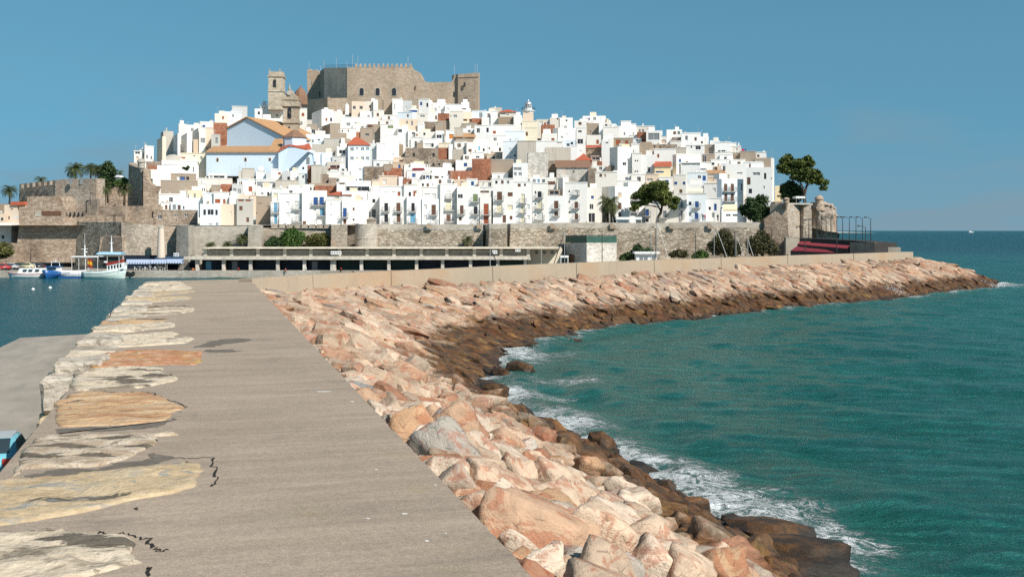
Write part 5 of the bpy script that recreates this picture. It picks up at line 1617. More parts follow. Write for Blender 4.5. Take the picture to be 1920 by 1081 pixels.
CT += [curtain('tan curtain wall behind the parked masts and round trees', [(1230.3, 418, 250.5), (1325, 415.5, 251), (1425, 417, 251.5), (1437.5, 425, 253)], 'rub')]
for x, Y, root in ((803, 250.6, CT[0]), (897, 251.2, CT[0]), (1035, 248.9, CT[2]), (1147, 249.6, CT[2]), (1258, 249.8, CT[3]), (1330, 250.2, CT[3])):
    mb = MB(); pts = [(x - 3, 428.5), (x + 8, 428.5)] + [(x - 3 + 11 * math.cos(a), 428.5 - 10 * math.sin(a)) for a in np.linspace(.25, 1.35, 6)] + [(x - 3, 418.5)]; outline(mb, pts, Y, .5); mb.build('dark_embrasure', M['T'], root)  # raised brown shape standing for the half-round shadow in the parapet
# right bastion and sea cliff
bs = empty('bastion', (PX(1490, 255), 256, 1.4), 'sandy stone bastion with sloping ramp at the seaward end of town', 'bastion')
mb = MB(); outline(mb, [(1433, 482), (1433.5, 411), (1468, 384), (1475.5, 382), (1477.5, 420), (1480, 482)], [250.6, 250.6, 249.2, 249, 249, 249], 6); mb.build('ramp_wall', M['fort'], bs)
mb = MB(); strip(mb, [(1475.6, 381.5, 249.2), (1500, 381.5, 256.5), (1507, 381.5, 255.5), (1522, 382, 255.5)], .9, 4, .4); mb.build('face_wall', M['wall'], bs)
mb = MB(); strip(mb, [(1476, 380.3, 251.5), (1524, 381, 256)], PZ(383.5, 254), 3); mb.build('parapet', M['ash'], bs)
mb = MB(); outline(mb, [(1455, 392), (1453, 378), (1468, 377), (1468, 392)], 256, 4); mb.build('gate_block', M['fort'], bs)
def sentry(parent, cx, ytop, ybase, ycone, wpx, Y, m):
    p = P(cx, ybase, Y); r = wpx / 2 / F * Y; h = PZ(ytop, Y) - p.z
    mb = MB(); mb.lathe(p, [(.15, PZ(ycone, Y) - p.z), (r * .8, -.05), (r, 0), (r, h * .55)], 14); mb.build('sentry_box', m, parent)
    mb = MB(); mb.lathe(p, [(r * 1.2, h * .55 + .01), (r * 1.2, h * .62), (r * 1.05, h * .78), (r * .6, h * .93), (.06, h)], 14); mb.build('sentry_cap', m, parent)
sentry(bs, 1474.5, 370, 380.5, 394, 10.5, 248.6, M['fort'])
# weathered cliff at the point
bm = bmesh.new(); bmesh.ops.create_icosphere(bm, subdivisions=5, radius=1)
cc = P(1538, 425, 262)
for v_ in bm.verts:
    p = v_.co.copy(); q = Vector((math.copysign(abs(p.x) ** .55, p.x) * 3.3, math.copysign(abs(p.y) ** .6, p.y) * 5.5, math.copysign(abs(p.z) ** .4, p.z) * 5.9))
    if q.z < 0: q.x += -q.z * .22
    w_ = cc + q; hv = Vector((p.x, p.y, .15 * p.z)).normalized()
    d_ = .9 * (mn.ridged_multi_fractal(Vector((w_.x * .45, w_.y * .45, w_.z * .33)), 1.0, 2.2, 6, 1.0, 2.0) - 1.2) + .55 * mn.noise(Vector((w_.x * .9, w_.y * .9, w_.z * .7)), noise_basis='VORONOI_F2F1')
    v_.co = w_ + hv * d_
me = bpy.data.meshes.new('sea_cliff'); bm.to_mesh(me); bm.free(); me.polygons.foreach_set('use_smooth', [True] * len(me.polygons))
t = NT('cliff_rock'); n = t.noise(t.pos(), .5, 8, .65); c_ = t.ramp(n, [(.3, (.22, .18, .15)), (.5, (.42, .35, .28)), (.7, (.55, .47, .39))]); c_ = t.mix(c_, (.42, .22, .13), t.ramp(t.noise(t.pos(scale=(1, 1, .4)), .3, 4), [(.5, 0.0), (.7, .7)]))
me.materials.append(t.out(c_, .95, t.bump(t.noise(t.pos(), 1.6, 8, .7), 1, .5)))
o = bpy.data.objects.new('sea_cliff', me); COL.objects.link(o); tag(o, 'jagged grey and ochre rock cliff below the far sentry box', 'cliff')
st = empty('sentry_tower', (PX(1536, 258), 258, PZ(395, 258)), 'round stone sentry tower on the cliff edge at the point', 'turret')
p = P(1536, 395, 258); mb = MB(); mb.lathe(p, [(1.35, 0), (1.2, 1.0), (1.0, 2.0), (.95, 2.6)], 14); mb.build('tower_body', M['fort'], st)
mb = MB(); mb.lathe(p, [(1.1, 2.61), (1.1, 2.75), (.9, 3.2), (.45, 3.55), (.05, 3.7)], 14); mb.build('domed_cap', M['fort'], st)
mb = MB(); strip(mb, [(1523.5, 384.5, 255.2), (1531, 385, 255.2)], PZ(390, 255.2), 2); tag(mb.build('cliff_terrace', M['bronze']), 'dark covered ledge beside the sentry tower on the cliff', 'terrace')
# dark jetty wall behind the parapet at the far end
jt = empty('jetty', (PX(1580, 232), 234, .5), 'concrete jetty wall, dark with shade, topped by a row of lamp posts', 'jetty')
M['jetty_shade'] = m_plain('shaded_jetty_concrete', (.055, .052, .05), .9, .2, .3, .8)  # same concrete darkened: the shade on the wall is put into its colour
M['jetty_l'] = m_plain('jetty_concrete', (.33, .295, .245), .92, .2, .3, .6)
mb = MB(); strip(mb, [(1474, 445, 247), (1498, 446, 246), (1525, 447, 244), (1600, 451, 236), (1640, 455, 229)], .2, 5.5); mb.build('jetty_wall', M['jetty_shade'], jt)
mb = MB(); strip(mb, [(1640.3, 454.5, 229), (1665, 455.5, 232)], .2, 6); mb.build('jetty_head', M['jetty_l'], jt)
mb = MB(); strip(mb, [(1665.3, 463, 230), (1689, 463.5, 230)], .2, 6); mb.build('low_step', M['jetty_l'], jt)
mb = MB(); strip(mb, [(1473.5, 445, 244), (1500, 446, 246)], .5, .6); mb.build('end_wall', M['jetty_l'], jt)
M['maroon'] = m_plain('maroon_canvas', (.21, .03, .04), .8, .2, .2, 3)
def canopy(label, pix, Y, hgt):
    e = empty('canopy', (P(*pix[0], Y[0]).x, Y[0], 1.4), label, 'canopy'); q = [P(x, y, yy) for (x, y), yy in zip(pix, Y)]
    mb = MB(); mb.hexa(q, [p + Vector((0, 0, .12)) for p in q]); mb.build('canvas_roof', M['maroon'], e)
    mb = MB(); a, b = q[0], q[1]; d = (b - a); d.z = 0; u = d.normalized(); v = Vector((-u.y, u.x, 0))
    mb.add([a + v * .02, b + v * .02, b + v * .02 - Vector((0, 0, hgt)), a + v * .02 - Vector((0, 0, hgt))], [(0, 1, 2, 3)]); mb.add([a + v * .08, b + v * .08, b + v * .08 - Vector((0, 0, hgt)), a + v * .08 - Vector((0, 0, hgt))], [(0, 1, 2, 3)]); mb.build('valance', M['bronze'], e)
    for k in range(5): p = a.lerp(b, k / 4) + v * .3; mb = MB(); mb.tube([Vector((p.x, p.y, 1.4)), p], .05, 5); mb.build('post', M['iron'], e)
canopy('long maroon canvas canopy below the dark jetty wall', [(1496, 459, ), (1587, 466.5), (1593, 461), (1505, 454.5)], [234, 226, 229, 238], .9)
canopy('low maroon canvas stall roof nearest the parapet', [(1482, 471), (1566, 474.5), (1548, 469), (1493, 463)], [226, 219, 222, 231], 1.1)
canopy('short maroon canopy under the bastion end of the jetty', [(1496, 457.5), (1521, 457), (1519, 453.5), (1500, 453.5)], [240, 240, 242, 242], .6)

# ------------------------------------------------------------------ the fort on the harbour side
fo_ = empty('fort', (PX(110, 256), 258, 1.4), 'brown stone harbour fort with a crenellated upper bastion', 'fort')
mb = MB(); outline(mb, [(28.5, 492), (36, 416), (35.5, 388.5), (51, 386.5), (51.2, 368.6), (110.5, 367), (116.5, 376), (120.5, 392), (120.5, 414.5), (146, 415), (146, 492)], 258, 8); mb.build('lower_bastion', M['fort'], fo_)
mb = MB(); strip(mb, [(145.2, 416.2, 257.9), (227.5, 416.2, 245.7)], .9, 3, .4); mb.build('flank_wall', M['rub'], fo_)
mb = MB()
for k in range(5):
    f_ = .06 + .21 * k; x = 145.2 + 82.3 * f_; Y = 257.9 - 12.2 * f_; merlons(mb, [(x + 2, 416.2, Y)], 0, 9, 1.25, 1.0, False)
mb.build('flank_battlement', M['fort'], fo_)
mb = MB(); strip(mb, [(120, 388, 265), (160, 386.5, 265), (285, 386, 263)], 1, 6); mb.build('middle_wall', M['fort'], fo_)
mb = MB(); strip(mb, [(110, 398, 259.5), (152, 404, 259.5), (210, 402, 259), (235, 396, 258)], 6, 2); mb.build('walkway_wall', M['fort'], fo_)
for k in range(5):
    x = 121.5 + 7.7 * k; mb = MB(); outline(mb, [(x, 404), (x + 4.4, 404), (x + 3.4, 399), (x + 2.2, 397), (x + 1, 399)], 259.2, .3); mb.build('arched_niche', M['w_d'], fo_)
pane('gun_embrasure', 78.5, 395.5, 114.5, 403.5, 258, M['w_n'], fo_, False, .3, .12)
pane('pale_patch', 65.5, 395.5, 77, 406, 258, M['ash'], fo_, False, .2, .06)
mb = MB(); strip(mb, [(36.5, 345, 283), (103.5, 337.5, 270)], 8, 3, .5); mb.build('upper_bastion_flank', M['rub'], fo_)
mb = MB(); strip(mb, [(103.7, 337.5, 269.8), (130, 335.2, 268.5), (181.5, 334.5, 266)], 14, 3, .35); mb.build('upper_bastion_face', M['wall'], fo_)
for (x0, x1) in ((129, 133.5), (149.6, 154.6)):
    pan = MB(); outline(pan, [(x0 - .6, 346), (x1 + 1.5, 345.6), (x1, 334.2), (x0, 334.4)], 267.2, .3); pan.build('dark_embrasure', M['w_g'], fo_)
mb = MB(); strip(mb, [(111, 373, 268.3), (186, 372.5, 265.2)], PZ(375, 266), 1.2); mb.build('string_course', M['ash'], fo_)
mb = MB(); strip(mb, [(117, 375.2, 265.5), (182, 375.2, 264)], 11, 1.2); mb.build('lower_face', M['wall'], fo_)
mb = MB()
for k in range(6):
    f_ = .08 + .16 * k; x = 36.5 + 67 * f_; Y = 283 - 13 * f_; y = 345 - 7.5 * f_
    outline(mb, [(x - 2.2, y + 8.4), (x + 2.2, y + 8.2), (x + 2.2, y + .4), (x - 2.2, y + .6)], Y - 1.3, .25)
mb.build('embrasure_cheeks', M['wall'], fo_)
mb = MB(); outline(mb, [(183, 492), (188.5, 445), (194, 443), (219, 442.5), (228.5, 444), (230, 492)], [249, 249, 249, 246, 244, 244], 3); mb.build('sloping_buttress', M['fort'], fo_)
pane('postern', 248, 406.5, 255, 414, 261.5, M['w_d'], fo_, False, .3, .7)
rampart('stepped stone wall climbing from the fort to the sentry box', [(241.5, 305, 283), (243, 309, 280), (268, 318, 272)], 'rub', 2, .5, zb=8)
mb = MB(); outline(mb, [(268.5, 392), (268.6, 316), (271, 322), (273, 333), (280, 343), (286, 348), (295, 348.5), (290, 362), (291, 392)], 271, 3); tag(mb.build('stair_wall', M['fort']), 'brown stone stair wall sloping down below the sentry box', 'wall')
sb = empty('sentry_box', (PX(265, 272), 272, PZ(316, 272)), 'domed grey sentry box on top of the stair wall', 'turret')
sentry(sb, 265, 296.5, 315, 325, 13.5, 272, M['ash'])
rampart('tan terrace wall under the sentry box', [(268.7, 366, 268), (290.5, 366, 268)], 'fort', 3, .1, zb=8)
rampart('brown stone wall below the stepped wall beside the tan terrace', [(228, 386.5, 260), (275, 387, 260)], 'fort', 3, .1, zb=4)
rampart('low stone parapet above the brown curtain wall', [(260, 408, 252), (290, 408.5, 252)], 'fort', 1, .1, zb=8)
rampart('low tan garden wall behind the palms beside the stepped wall', [(178, 352, 292), (262, 346, 292)], 'fort', 1.5, .1, zb=8)
# buildings on the far left
def block(name, label, pix, Y, dep, m, wins=(), cat='house'):
    x0, y0, x1, y1 = pix; e = empty(name, (PX((x0 + x1) / 2, Y), Y + dep / 2, 1.4), label, cat); mb = MB(); outline(mb, [(x0, y1), (x1, y1), (x1, y0), (x0, y0)], Y, dep); mb.build('wall', M[m], e)
    for (a, b, c_, d_, mm) in wins: pane('window', a, b, c_, d_, Y, M[mm], e)
    return e
e = block('house', 'peach apartment house with red roof edges at the left end', (8, 384, 33, 470), 272, 8, 'K', [(14.5, 405, 18, 411, 'w_d'), (27.5, 412, 33, 417, 'w_d'), (28, 422.5, 33, 427, 'w_w'), (28.5, 430, 32.5, 436, 'w_d'), (20, 391, 24, 393, 'w_n')])
mb = MB(); outline(mb, [(19.5, 384.6), (48, 384.6), (44, 377.8), (20.5, 377.8)], 271.5, 4); mb.build('roof', M['tile_r'], e)
block('house', 'tan house with a stone chimney behind the palm at the left edge', (-20, 382, 8, 470), 276, 8, 'T', [(0, 395, 4, 399, 'w_w')])
block('house', 'plain orange house below the red-roofed apartments', (-20, 400, 9, 470), 270, 6, 'K', [(2, 408, 6, 413, 'w_d')])
e = block('house', 'low white quay building beside the old tree', (-30, 417.5, 21, 455), 262, 6, 'W', [(3, 441, 8, 447, 'w_d'), (0, 424, 16, 427, 'w_w')])
block('house', 'narrow peach house with brown eaves beside the fort corner', (20.5, 396, 34, 470), 266, 5, 'K', [(28, 404, 34, 409, 'w_w'), (28.5, 420, 32.5, 427, 'w_w'), (28.5, 430, 32.5, 436, 'w_d')])
mb = MB(); strip(mb, [(-20, 453, 256), (29, 456, 256)], 1, 1); tag(mb.build('quay_parapet', M['fort']), 'low stone wall behind the parked cars', 'wall')
# old stone chimney
cn = empty('chimney_stack', (PX(302, 243), 243, 1.4), 'free-standing tapering tan stone chimney behind the cafe awnings', 'chimney')
p = P(302, 487, 243); mb = MB(); mb.lathe((p.x, p.y, 0), [(1.02, 1.3), (.62, PZ(428, 243))], 16); mb.build('shaft', M['K'], cn)
mb = MB(); z = PZ(428, 243); mb.lathe((p.x, p.y, 0), [(.6, z + .01), (.66, z + .25), (.62, z + .3), (.5, z + .32), (.5, z + .6)], 12)
for k in range(5): a = k * 1.256; mb.obox((p.x + .5 * math.cos(a) - .1, p.y + .5 * math.sin(a) - .1, z + .33), Vector((1, 0, 0)), Vector((0, 1, 0)), .2, .2, .3)
mb.build('rim', M['Z'], cn)
# ------------------------------------------------------------------ quay buildings
ar = empty('arcade', (PX(680, 238), 240, 1.4), 'long two-level stone arcade with dark boat stores on the quay', 'building')
Ya = 237; zq = 1.4
M['arc'] = m_plain('arcade_concrete', (.56, .51, .43), .9, .2, .35, 1.2)
M['fascia'] = m_plain('arcade_fascia', (.66, .59, .47), .9, .2, .3, .7)
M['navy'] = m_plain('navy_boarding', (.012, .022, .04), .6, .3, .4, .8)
M['teal'] = m_plain('green_boarding', (.018, .045, .04), .6, .3, .4, .8)
def X(px): return PX(px, Ya)
zl, zl2, zu, zu2 = PZ(486.6, Ya), PZ(480.5, Ya), PZ(466.8, Ya), PZ(463.8, Ya)
mb = MB(); mb.box(X(345), X(995), Ya - .8, Ya + 11, zl, zl + .28); mb.box(X(346), X(994), Ya - .5, Ya + 11, zl + .282, zl2 - .02); mb.build('lower_roof', M['arc'], ar)
mb = MB(); mb.box(X(374), X(1054), Ya + 3.0, Ya + 12, zu, zu2); mb.build('upper_roof', M['fascia'], ar)
cols = [369.5, 419, 469.5, 520.5, 570.5, 624.5, 677.5, 729, 781, 829.8, 882.3, 933.4, 985]
for i, x in enumerate(cols):
    mb = MB(); w_ = 1.15 if x == 624.5 else .68
    mb.box(X(x) - w_ / 2, X(x) + w_ / 2, Ya, Ya + .8, zq - .3, zl - .005); mb.build('pier', M['D'], ar)
    mb = MB(); mb.box(X(x + 6) - .36, X(x + 6) + .36, Ya + 4.0, Ya + 4.6, zl2 - .01, zu - .005); mb.build('upper_pier', M['arc'], ar)
    if i < 12:
        x1 = cols[i + 1]; mb = MB(); mb.box(X(x) + w_ / 2 + .02, X(x1) - .36, Ya + 2.6, Ya + 2.8, zq - .3, zl - .01); mb.build('store_door', M['teal' if i in (5, 6, 7, 11) else 'navy'], ar)
        if i in (0, 1, 4): 
            mb = MB(); mb.box(X(x) + 1.2, X(x) + 2.4, Ya + 2.5, Ya + 2.59, zq, zl - .4); mb.build('light_panel', M['w_g' if i else 'w_s'], ar)
        mb = MB(); a, b = X(x + 6) + .37, X(x1 + 6) - .37; zb_ = zl2; zt_ = zb_ + 1.05
        n = 22
        for k in range(n): xx = a + (b - a) * (k + .5) / n; mb.box(xx - .05, xx + .05, Ya + 4.2, Ya + 4.3, zb_, zt_)
        mb.box(a, b, Ya + 4.15, Ya + 4.35, zt_ + .002, zt_ + .15); mb.build('balustrade', M['arc'], ar)
mb = MB(); mb.box(X(369), X(986), Ya + 9, Ya + 9.3, zq - .3, zu - .01); mb.build('back_wall', M['T'], ar)
# quay front with stone face
mb = MB(); mb.box(PX(-300, 234) , PX(600, 234), 233.6, 236.2, -3, 1.42); tag(mb.build('quay_wall', M['ash']), 'low stone quay wall in front of the arcade', 'wall')
def acunit(x, y, Y, label):
    e = empty('air_conditioner', P(x, y, Y), label, 'air conditioner', 'air conditioners on the arcade'); p = P(x, y, Y); mb = MB(); mb.box(p.x - .55, p.x + .55, p.y - .35, p.y, p.z - .35, p.z + .4); mb.build('casing', M['white'], e)
    for s_ in (-.26, .26): mb = MB(); q = Vector((p.x + s_, p.y - .36, p.z + .02)); mb.tube([q, q - Vector((0, .02, 0))], .2, 10); mb.build('fan', M['w_g'], e)
acunit(625.5, 474, Ya + 3.4, 'white air conditioner left of a pair midway along the arcade')
acunit(635.5, 474, Ya + 3.4, 'white air conditioner right of a pair midway along the arcade')
acunit(927.5, 472.5, Ya + 3.4, 'white twin-fan air conditioner near the seaward end of the arcade')
acunit(971, 468.5, Ya + 3.4, 'white twin-fan air conditioner at the last bay of the arcade')
acunit(331, 477.5, 243, 'white air conditioner at the foot of the square tower')
# yellow building with three round vents
yb = block('building', 'pale yellow quay building with three round grey vents', (989, 465.5, 1054, 510), 246, 6, 'C', cat='building')
for x in (1006.5, 1021, 1035.5): mb = MB(); p = P(x, 473, 245.9); mb.tube([p + Vector((0, .1, 0)), p - Vector((0, .06, 0))], .4, 16); mb.build('round_vent', M['w_g'], yb)
# green-topped shed
sh = empty('shed', (PX(1105, 240), 244, 1.4), 'boxy concrete shed with a green band along its top', 'shed')
mb = MB(); strip(mb, [(1060.5, 455.2, 248), (1100, 455, 238), (1156, 455, 240.5), (1156.4, 455, 250)], 1, .4); mb.build('wall', M['D'], sh)
M['greenband'] = m_plain('green_cladding', (.04, .105, .08), .6, .3, .3, 1)
mb = MB(); strip(mb, [(1060.5, 441, 248), (1100, 440.6, 238), (1156, 440.4, 240.5), (1156.4, 440.4, 250)], PZ(455.2, 238) + .01, .5); mb.build('green_band', M['greenband'], sh)
mb = MB(); q = [P(1060.5, 441.2, 248), P(1100, 440.8, 238), P(1156, 440.6, 240.5), P(1156.4, 440.6, 250)]; mb.hexa([p - Vector((0, 0, .3)) for p in q], [p - Vector((0, 0, .05)) for p in q]); mb.build('roof', M['Z'], sh)
mb = MB(); a, b = P(1066, 470, 246.4), P(1076, 470, 243.9); q = [Vector((a.x, a.y - .3, 1.3)), Vector((b.x, b.y - .3, 1.3)), Vector((b.x, b.y - .1, 1.3)), Vector((a.x, a.y - .1, 1.3))]; mb.hexa(q, [p + Vector((0, 0, 3.4)) for p in q]); mb.build('door', M['w_n'], sh)
# white booth
bo = empty('booth', (PX(1212, 236), 238, 1.4), 'white flat-roofed harbour booth in front of the dark bush', 'booth')
mb = MB(); outline(mb, [(1193, 500), (1232, 500), (1232, 476), (1193, 476)], 236, 3); mb.build('wall', M['white'], bo)
mb = MB(); outline(mb, [(1190, 475.9), (1236.5, 475.9), (1236.5, 472), (1190, 472)], 235.4, 4.2); mb.build('roof', M['white'], bo)
for x in (1199, 1207.5, 1222.5): pane('window', x, 481.5, x + 7, 489, 236, M['w_g'], bo)
# cafe awnings, tables and chairs
M['awn_b'] = m_plain('blue_awning_canvas', (.10, .18, .38), .8, .2, .15, 2)
M['awn_d'] = m_plain('dark_blue_canvas', (.035, .075, .13), .8, .2, .2, 2)
t = NT('striped_canvas'); wv = t.node('TexWave'); wv.wave_type = 'BANDS'; wv.bands_direction = 'X'; wv.inputs['Scale'].default_value = .55; t.link(t.pos(), wv.inputs['Vector'])
M['awn_s'] = t.out(t.mix((.18, .28, .52), (.62, .66, .72), t.ramp(wv.outputs['Fac'], [(.45, 0.0), (.55, 1.0)])), .8)
def awning(label, x0, x1, y0, y1, Y0, Y1, m, drop=.35):
    e = empty('awning', (PX(x0, Y1), Y1, 1.4), label, 'awning', 'blue awnings of the quay cafes')
    q = [P(x0, y1, Y0), P(x1, y1, Y0), P(x1, y0, Y1), P(x0, y0, Y1)]; mb = MB(); mb.hexa([p - Vector((0, 0, .05)) for p in q], q); mb.build('canopy', M[m], e)
    mb = MB(); a, b = q[0], q[1]; mb.box(a.x, b.x, a.y - .05, a.y - .01, a.z - drop, a.z - .002); mb.build('valance', M[m], e)
    for x in (x0 + 1, x1 - 1): p = P(x, y1, Y0 + .2); mb = MB(); mb.tube([Vector((p.x, p.y, 1.4)), p - Vector((0, 0, .06))], .04, 5); mb.build('post', M['pole'], e)
awning('striped blue and white cafe awning behind the tour boat', 237, 281, 486, 491.5, 236.2, 240, 'awn_s')
awning('pale blue cafe awning just left of the chimney', 281.5, 312, 486, 491, 236.2, 240, 'awn_s')
awning('pale blue cafe awning in front of the chimney', 312.5, 344, 485.5, 490.5, 236.2, 240, 'awn_s')
awning('dark blue canvas roof behind the pale cafe awnings', 291, 346, 480.5, 485, 240.5, 245, 'awn_d')
mb = MB(); mb.box(PX(232, 246), PX(368, 246), 245, 245.3, 1.3, 4.5); tag(mb.build('cafe', M['navy']), 'dark board for the shaded cafe interior behind the awnings', 'cafe')  # near-black sheet paints in the shade inside the cafe
def chair_proto():
    e = empty('plastic_chair', (0, 0, 0), '', 'chair', 'white plastic chairs of the quay cafe')
    mb = MB(); mb.box(-.24, .24, -.24, .24, .42, .46); mb.build('seat', M['white'], e)
    mb = MB(); mb.hexa([(-.24, .22, .47), (.24, .22, .47), (.24, .26, .47), (-.24, .26, .47)], [(-.24, .30, .92), (.24, .30, .92), (.24, .34, .92), (-.24, .34, .92)]); mb.build('backrest', M['white'], e)
    for sx_ in (-.21, .21):
        for sy_ in (-.21, .21): mb = MB(); mb.tube([(sx_ * 1.15, sy_ * 1.15, 0), (sx_, sy_, .419)], .025, 5); mb.build('leg', M['white'], e)
    return e
def table_proto():
    e = empty('cafe_table', (0, 0, 0), '', 'table', 'white tables of the quay cafe')
    mb = MB(); mb.lathe((0, 0, .72), [(.45, 0), (.45, .04)], 14); mb.build('tabletop', M['white'], e)
    mb = MB(); mb.tube([(0, 0, .05), (0, 0, .72)], .04, 6); mb.build('leg', M['white'], e)
    mb = MB(); mb.lathe((0, 0, 0), [(.28, 0), (.05, .05)], 10); mb.build('base', M['white'], e)
    return e
cp, tp = chair_proto(), table_proto()
for i, (x, Y) in enumerate(((262, 236.8), (282, 236.8), (300, 236.8))):
    o = tp if i == 0 else copy_tree(tp); o.location = (PX(x, Y), Y, 1.4); o['label'] = ('white round cafe table nearest the tour boat', 'middle one of three white round cafe tables on the quay', 'white round cafe table in front of the chimney')[i]
    for j, s_ in enumerate((-.8, .8)):
        c_ = cp if (i, j) == (0, 0) else copy_tree(cp); c_.location = (PX(x, Y) + s_, Y, 1.4); c_.rotation_euler = (0, 0, R(80 if s_ < 0 else -80))
        c_['label'] = f"white plastic chair {'left' if j == 0 else 'right'} of {('the cafe table nearest the tour boat', 'the middle cafe table', 'the cafe table in front of the chimney')[i]}"
# flower pot
fpt = empty('plant_pot', P(362, 506, 235.5), 'terracotta pot with a small dark plant beside the first pier', 'pot'); p = P(362, 507, 235.5)
mb = MB(); mb.lathe((p.x, p.y, 1.4), [(.22, 0), (.34, .55)], 12); mb.build('pot', m_plain('terracotta', (.45, .16, .07)), fpt)

# ------------------------------------------------------------------ vegetation
def leaf_mat(name, c1, c2, c3):
    t = NT(name); a = t.node('Attribute'); a.attribute_name = 'shade'
    n = t.noise(t.pos(), .9, 4, .6)
    c = t.ramp(a.outputs['Fac'], [(0, c1), (.5, c2), (1, c3)]); c = t.mix(c, t.ramp(n, [(.3, .75), (.7, 1.15)]), 1.0, 'MULTIPLY')
    return t.out(c, .7, spec=.2)
M['lf_pine'] = leaf_mat('pine_needles', (.04, .06, .016), (.095, .125, .03), (.17, .185, .045))
M['lf_dark'] = leaf_mat('dark_leaves', (.022, .045, .018), (.042, .075, .028), (.075, .115, .04))
M['lf_bush'] = leaf_mat('bush_leaves', (.035, .07, .018), (.065, .125, .03), (.11, .18, .045))
M['lf_olive'] = leaf_mat('olive_leaves', (.05, .055, .018), (.095, .10, .03), (.15, .14, .045))
M['lf_brown'] = leaf_mat('tamarisk_leaves', (.04, .042, .018), (.075, .075, .032), (.12, .10, .05))
M['lf_palm'] = leaf_mat('palm_fronds', (.035, .05, .016), (.07, .09, .03), (.13, .14, .055))
M['bark'] = m_plain('bark', (.10, .075, .055), .95, .1, .4, 4)
def leaves(name, clumps, n, size, m, parent, seed, flat=1.0):
    r = np.random.default_rng(seed); V, Fc, S = [], [], []
    tot = sum(c[3] ** 2 for c in clumps)
    for (x, y, z, rad, fz) in clumps:
        k = int(n * 1.7 * rad ** 2 / tot); sh = r.uniform(0, 1)
        d = r.normal(size=(k, 3)); d /= np.linalg.norm(d, axis=1)[:, None]; rr = rad * r.uniform(.20, 1.30, k) ** .5 * (1 + .16 * np.sin(d[:, 0] * 7 + x) * np.cos(d[:, 1] * 6 + d[:, 2] * 5))
        p = d * rr[:, None]; p[:, 2] *= fz; p += np.array([x, y, z])
        for i in range(k):
            u_ = r.normal(size=3); u_ /= np.linalg.norm(u_); w_ = np.cross(u_, r.normal(size=3)); w_ /= np.linalg.norm(w_); s_ = size * 1.15 * r.uniform(.6, 1.4)
            b = len(V); V += [p[i] - u_ * s_ * .5 - w_ * s_ * .3, p[i] + u_ * s_ * .5 - w_ * s_ * .2, p[i] + u_ * s_ * .6 + w_ * s_ * .3, p[i] - u_ * s_ * .4 + w_ * s_ * .35]; Fc.append((b, b + 1, b + 2, b + 3))
            q = np.clip(sh * .55 + r.uniform(0, .5), 0, 1); S += [q] * 4
    off = Vector((0, 0, 0)); q = parent
    while q is not None: off += q.location; q = q.parent
    me = bpy.data.meshes.new(name); me.from_pydata([(a - off.x, b - off.y, c - off.z) for a, b, c in V], [], Fc); at = me.attributes.new('shade', 'FLOAT', 'POINT'); at.data.foreach_set('value', np.array(S, np.float32))
    me.materials.append(m); o = bpy.data.objects.new(name, me); o.parent = parent; COL.objects.link(o); return o
def tree(label, pix, Y, circles, m, trunk, n=2600, size=.34, cat='tree', name='tree', seed=1, fz=.8):
    """circles: (px, row, radius px) of leaf clumps; trunk: [(px,row,radius m)...] limbs"""
    b = P(*pix, Y); e = empty(name, b, label, cat); r = np.random.default_rng(seed); cl = []
    for (x, y, rad) in circles:
        p = P(x, y, Y); R_ = rad / F * Y
        for k in range(3): cl.append((p.x + r.normal(0, .28) * R_, p.y + r.normal(0, .5) * R_ * 1.1, p.z + r.normal(0, .2) * R_, R_ * r.uniform(.78, 1.05), fz))
    leaves('crown', cl, n, size, m, e, seed)
    mb = MB()
    for limb in trunk: mb.tube([P(x, y, Y + dy) for x, y, rad, dy in limb], [rad for x, y, rad, dy in limb], 7)
    mb.build('trunk', M['bark'], e, True)
    return e
tree('broad umbrella pine growing above the rampart by white houses', (1232, 418), 256, [(1222, 352, 14), (1210, 358, 12), (1240, 352, 13), (1200, 366, 9), (1232, 366, 15), (1252, 366, 12), (1262, 374, 9), (1246, 377, 10), (1213, 374, 11), (1198, 385, 8), (1188, 391, 6), (1268, 379, 7), (1262, 387, 7), (1226, 345, 8), (1245, 346, 7), (1204, 379, 7)], M['lf_pine'],
     [[(1232, 419, .42, 0), (1233, 408, .36, 0), (1239, 398, .32, 0), (1241, 388, .26, 0), (1243, 376, .18, 0)], [(1239, 396, .22, 0), (1234, 386, .18, -.5), (1226, 374, .1, -.5)], [(1236, 389, .15, 0), (1214, 384, .1, .5), (1196, 387, .05, .5)], [(1241, 386, .14, 0), (1256, 380, .07, .6)]], 6500, .38, seed=3, fz=.6)
tree('leaning pine tree on the cliff terrace against the sky', (1509, 378), 262, [(1476, 302, 11), (1470, 313, 9), (1490, 306, 11), (1483, 318, 12), (1500, 316, 12), (1514, 306, 11), (1513, 320, 12), (1496, 329, 10), (1526, 330, 11), (1537, 338, 9), (1544, 345, 8), (1545, 352, 6), (1520, 340, 8), (1504, 336, 8), (1468, 323, 6), (1530, 322, 8), (1488, 333, 5), (1510, 298, 7), (1478, 296, 7)], M['lf_pine'],
     [[(1509, 380, .40, 0), (1508, 366, .34, 0), (1512, 350, .26, 0), (1516, 338, .16, 0)], [(1508, 364, .24, 0), (1504, 348, .18, 0), (1498, 336, .1, 0)], [(1512, 350, .14, 0), (1524, 340, .08, .5)], [(1504, 348, .12, 0), (1490, 335, .06, -.5)]], 6500, .38, seed=4, fz=.62)
tree('dark round tree beside the cream cafe awning', (1417, 412), 254, [(1417, 388, 17), (1404, 392, 13), (1431, 391, 13), (1411, 379, 11), (1425, 378, 11), (1396, 397, 8), (1440, 396, 8), (1417, 400, 14)], M['lf_dark'], [[(1417, 414, .25, 0), (1417, 395, .15, 0)]], 4200, .34, seed=5)
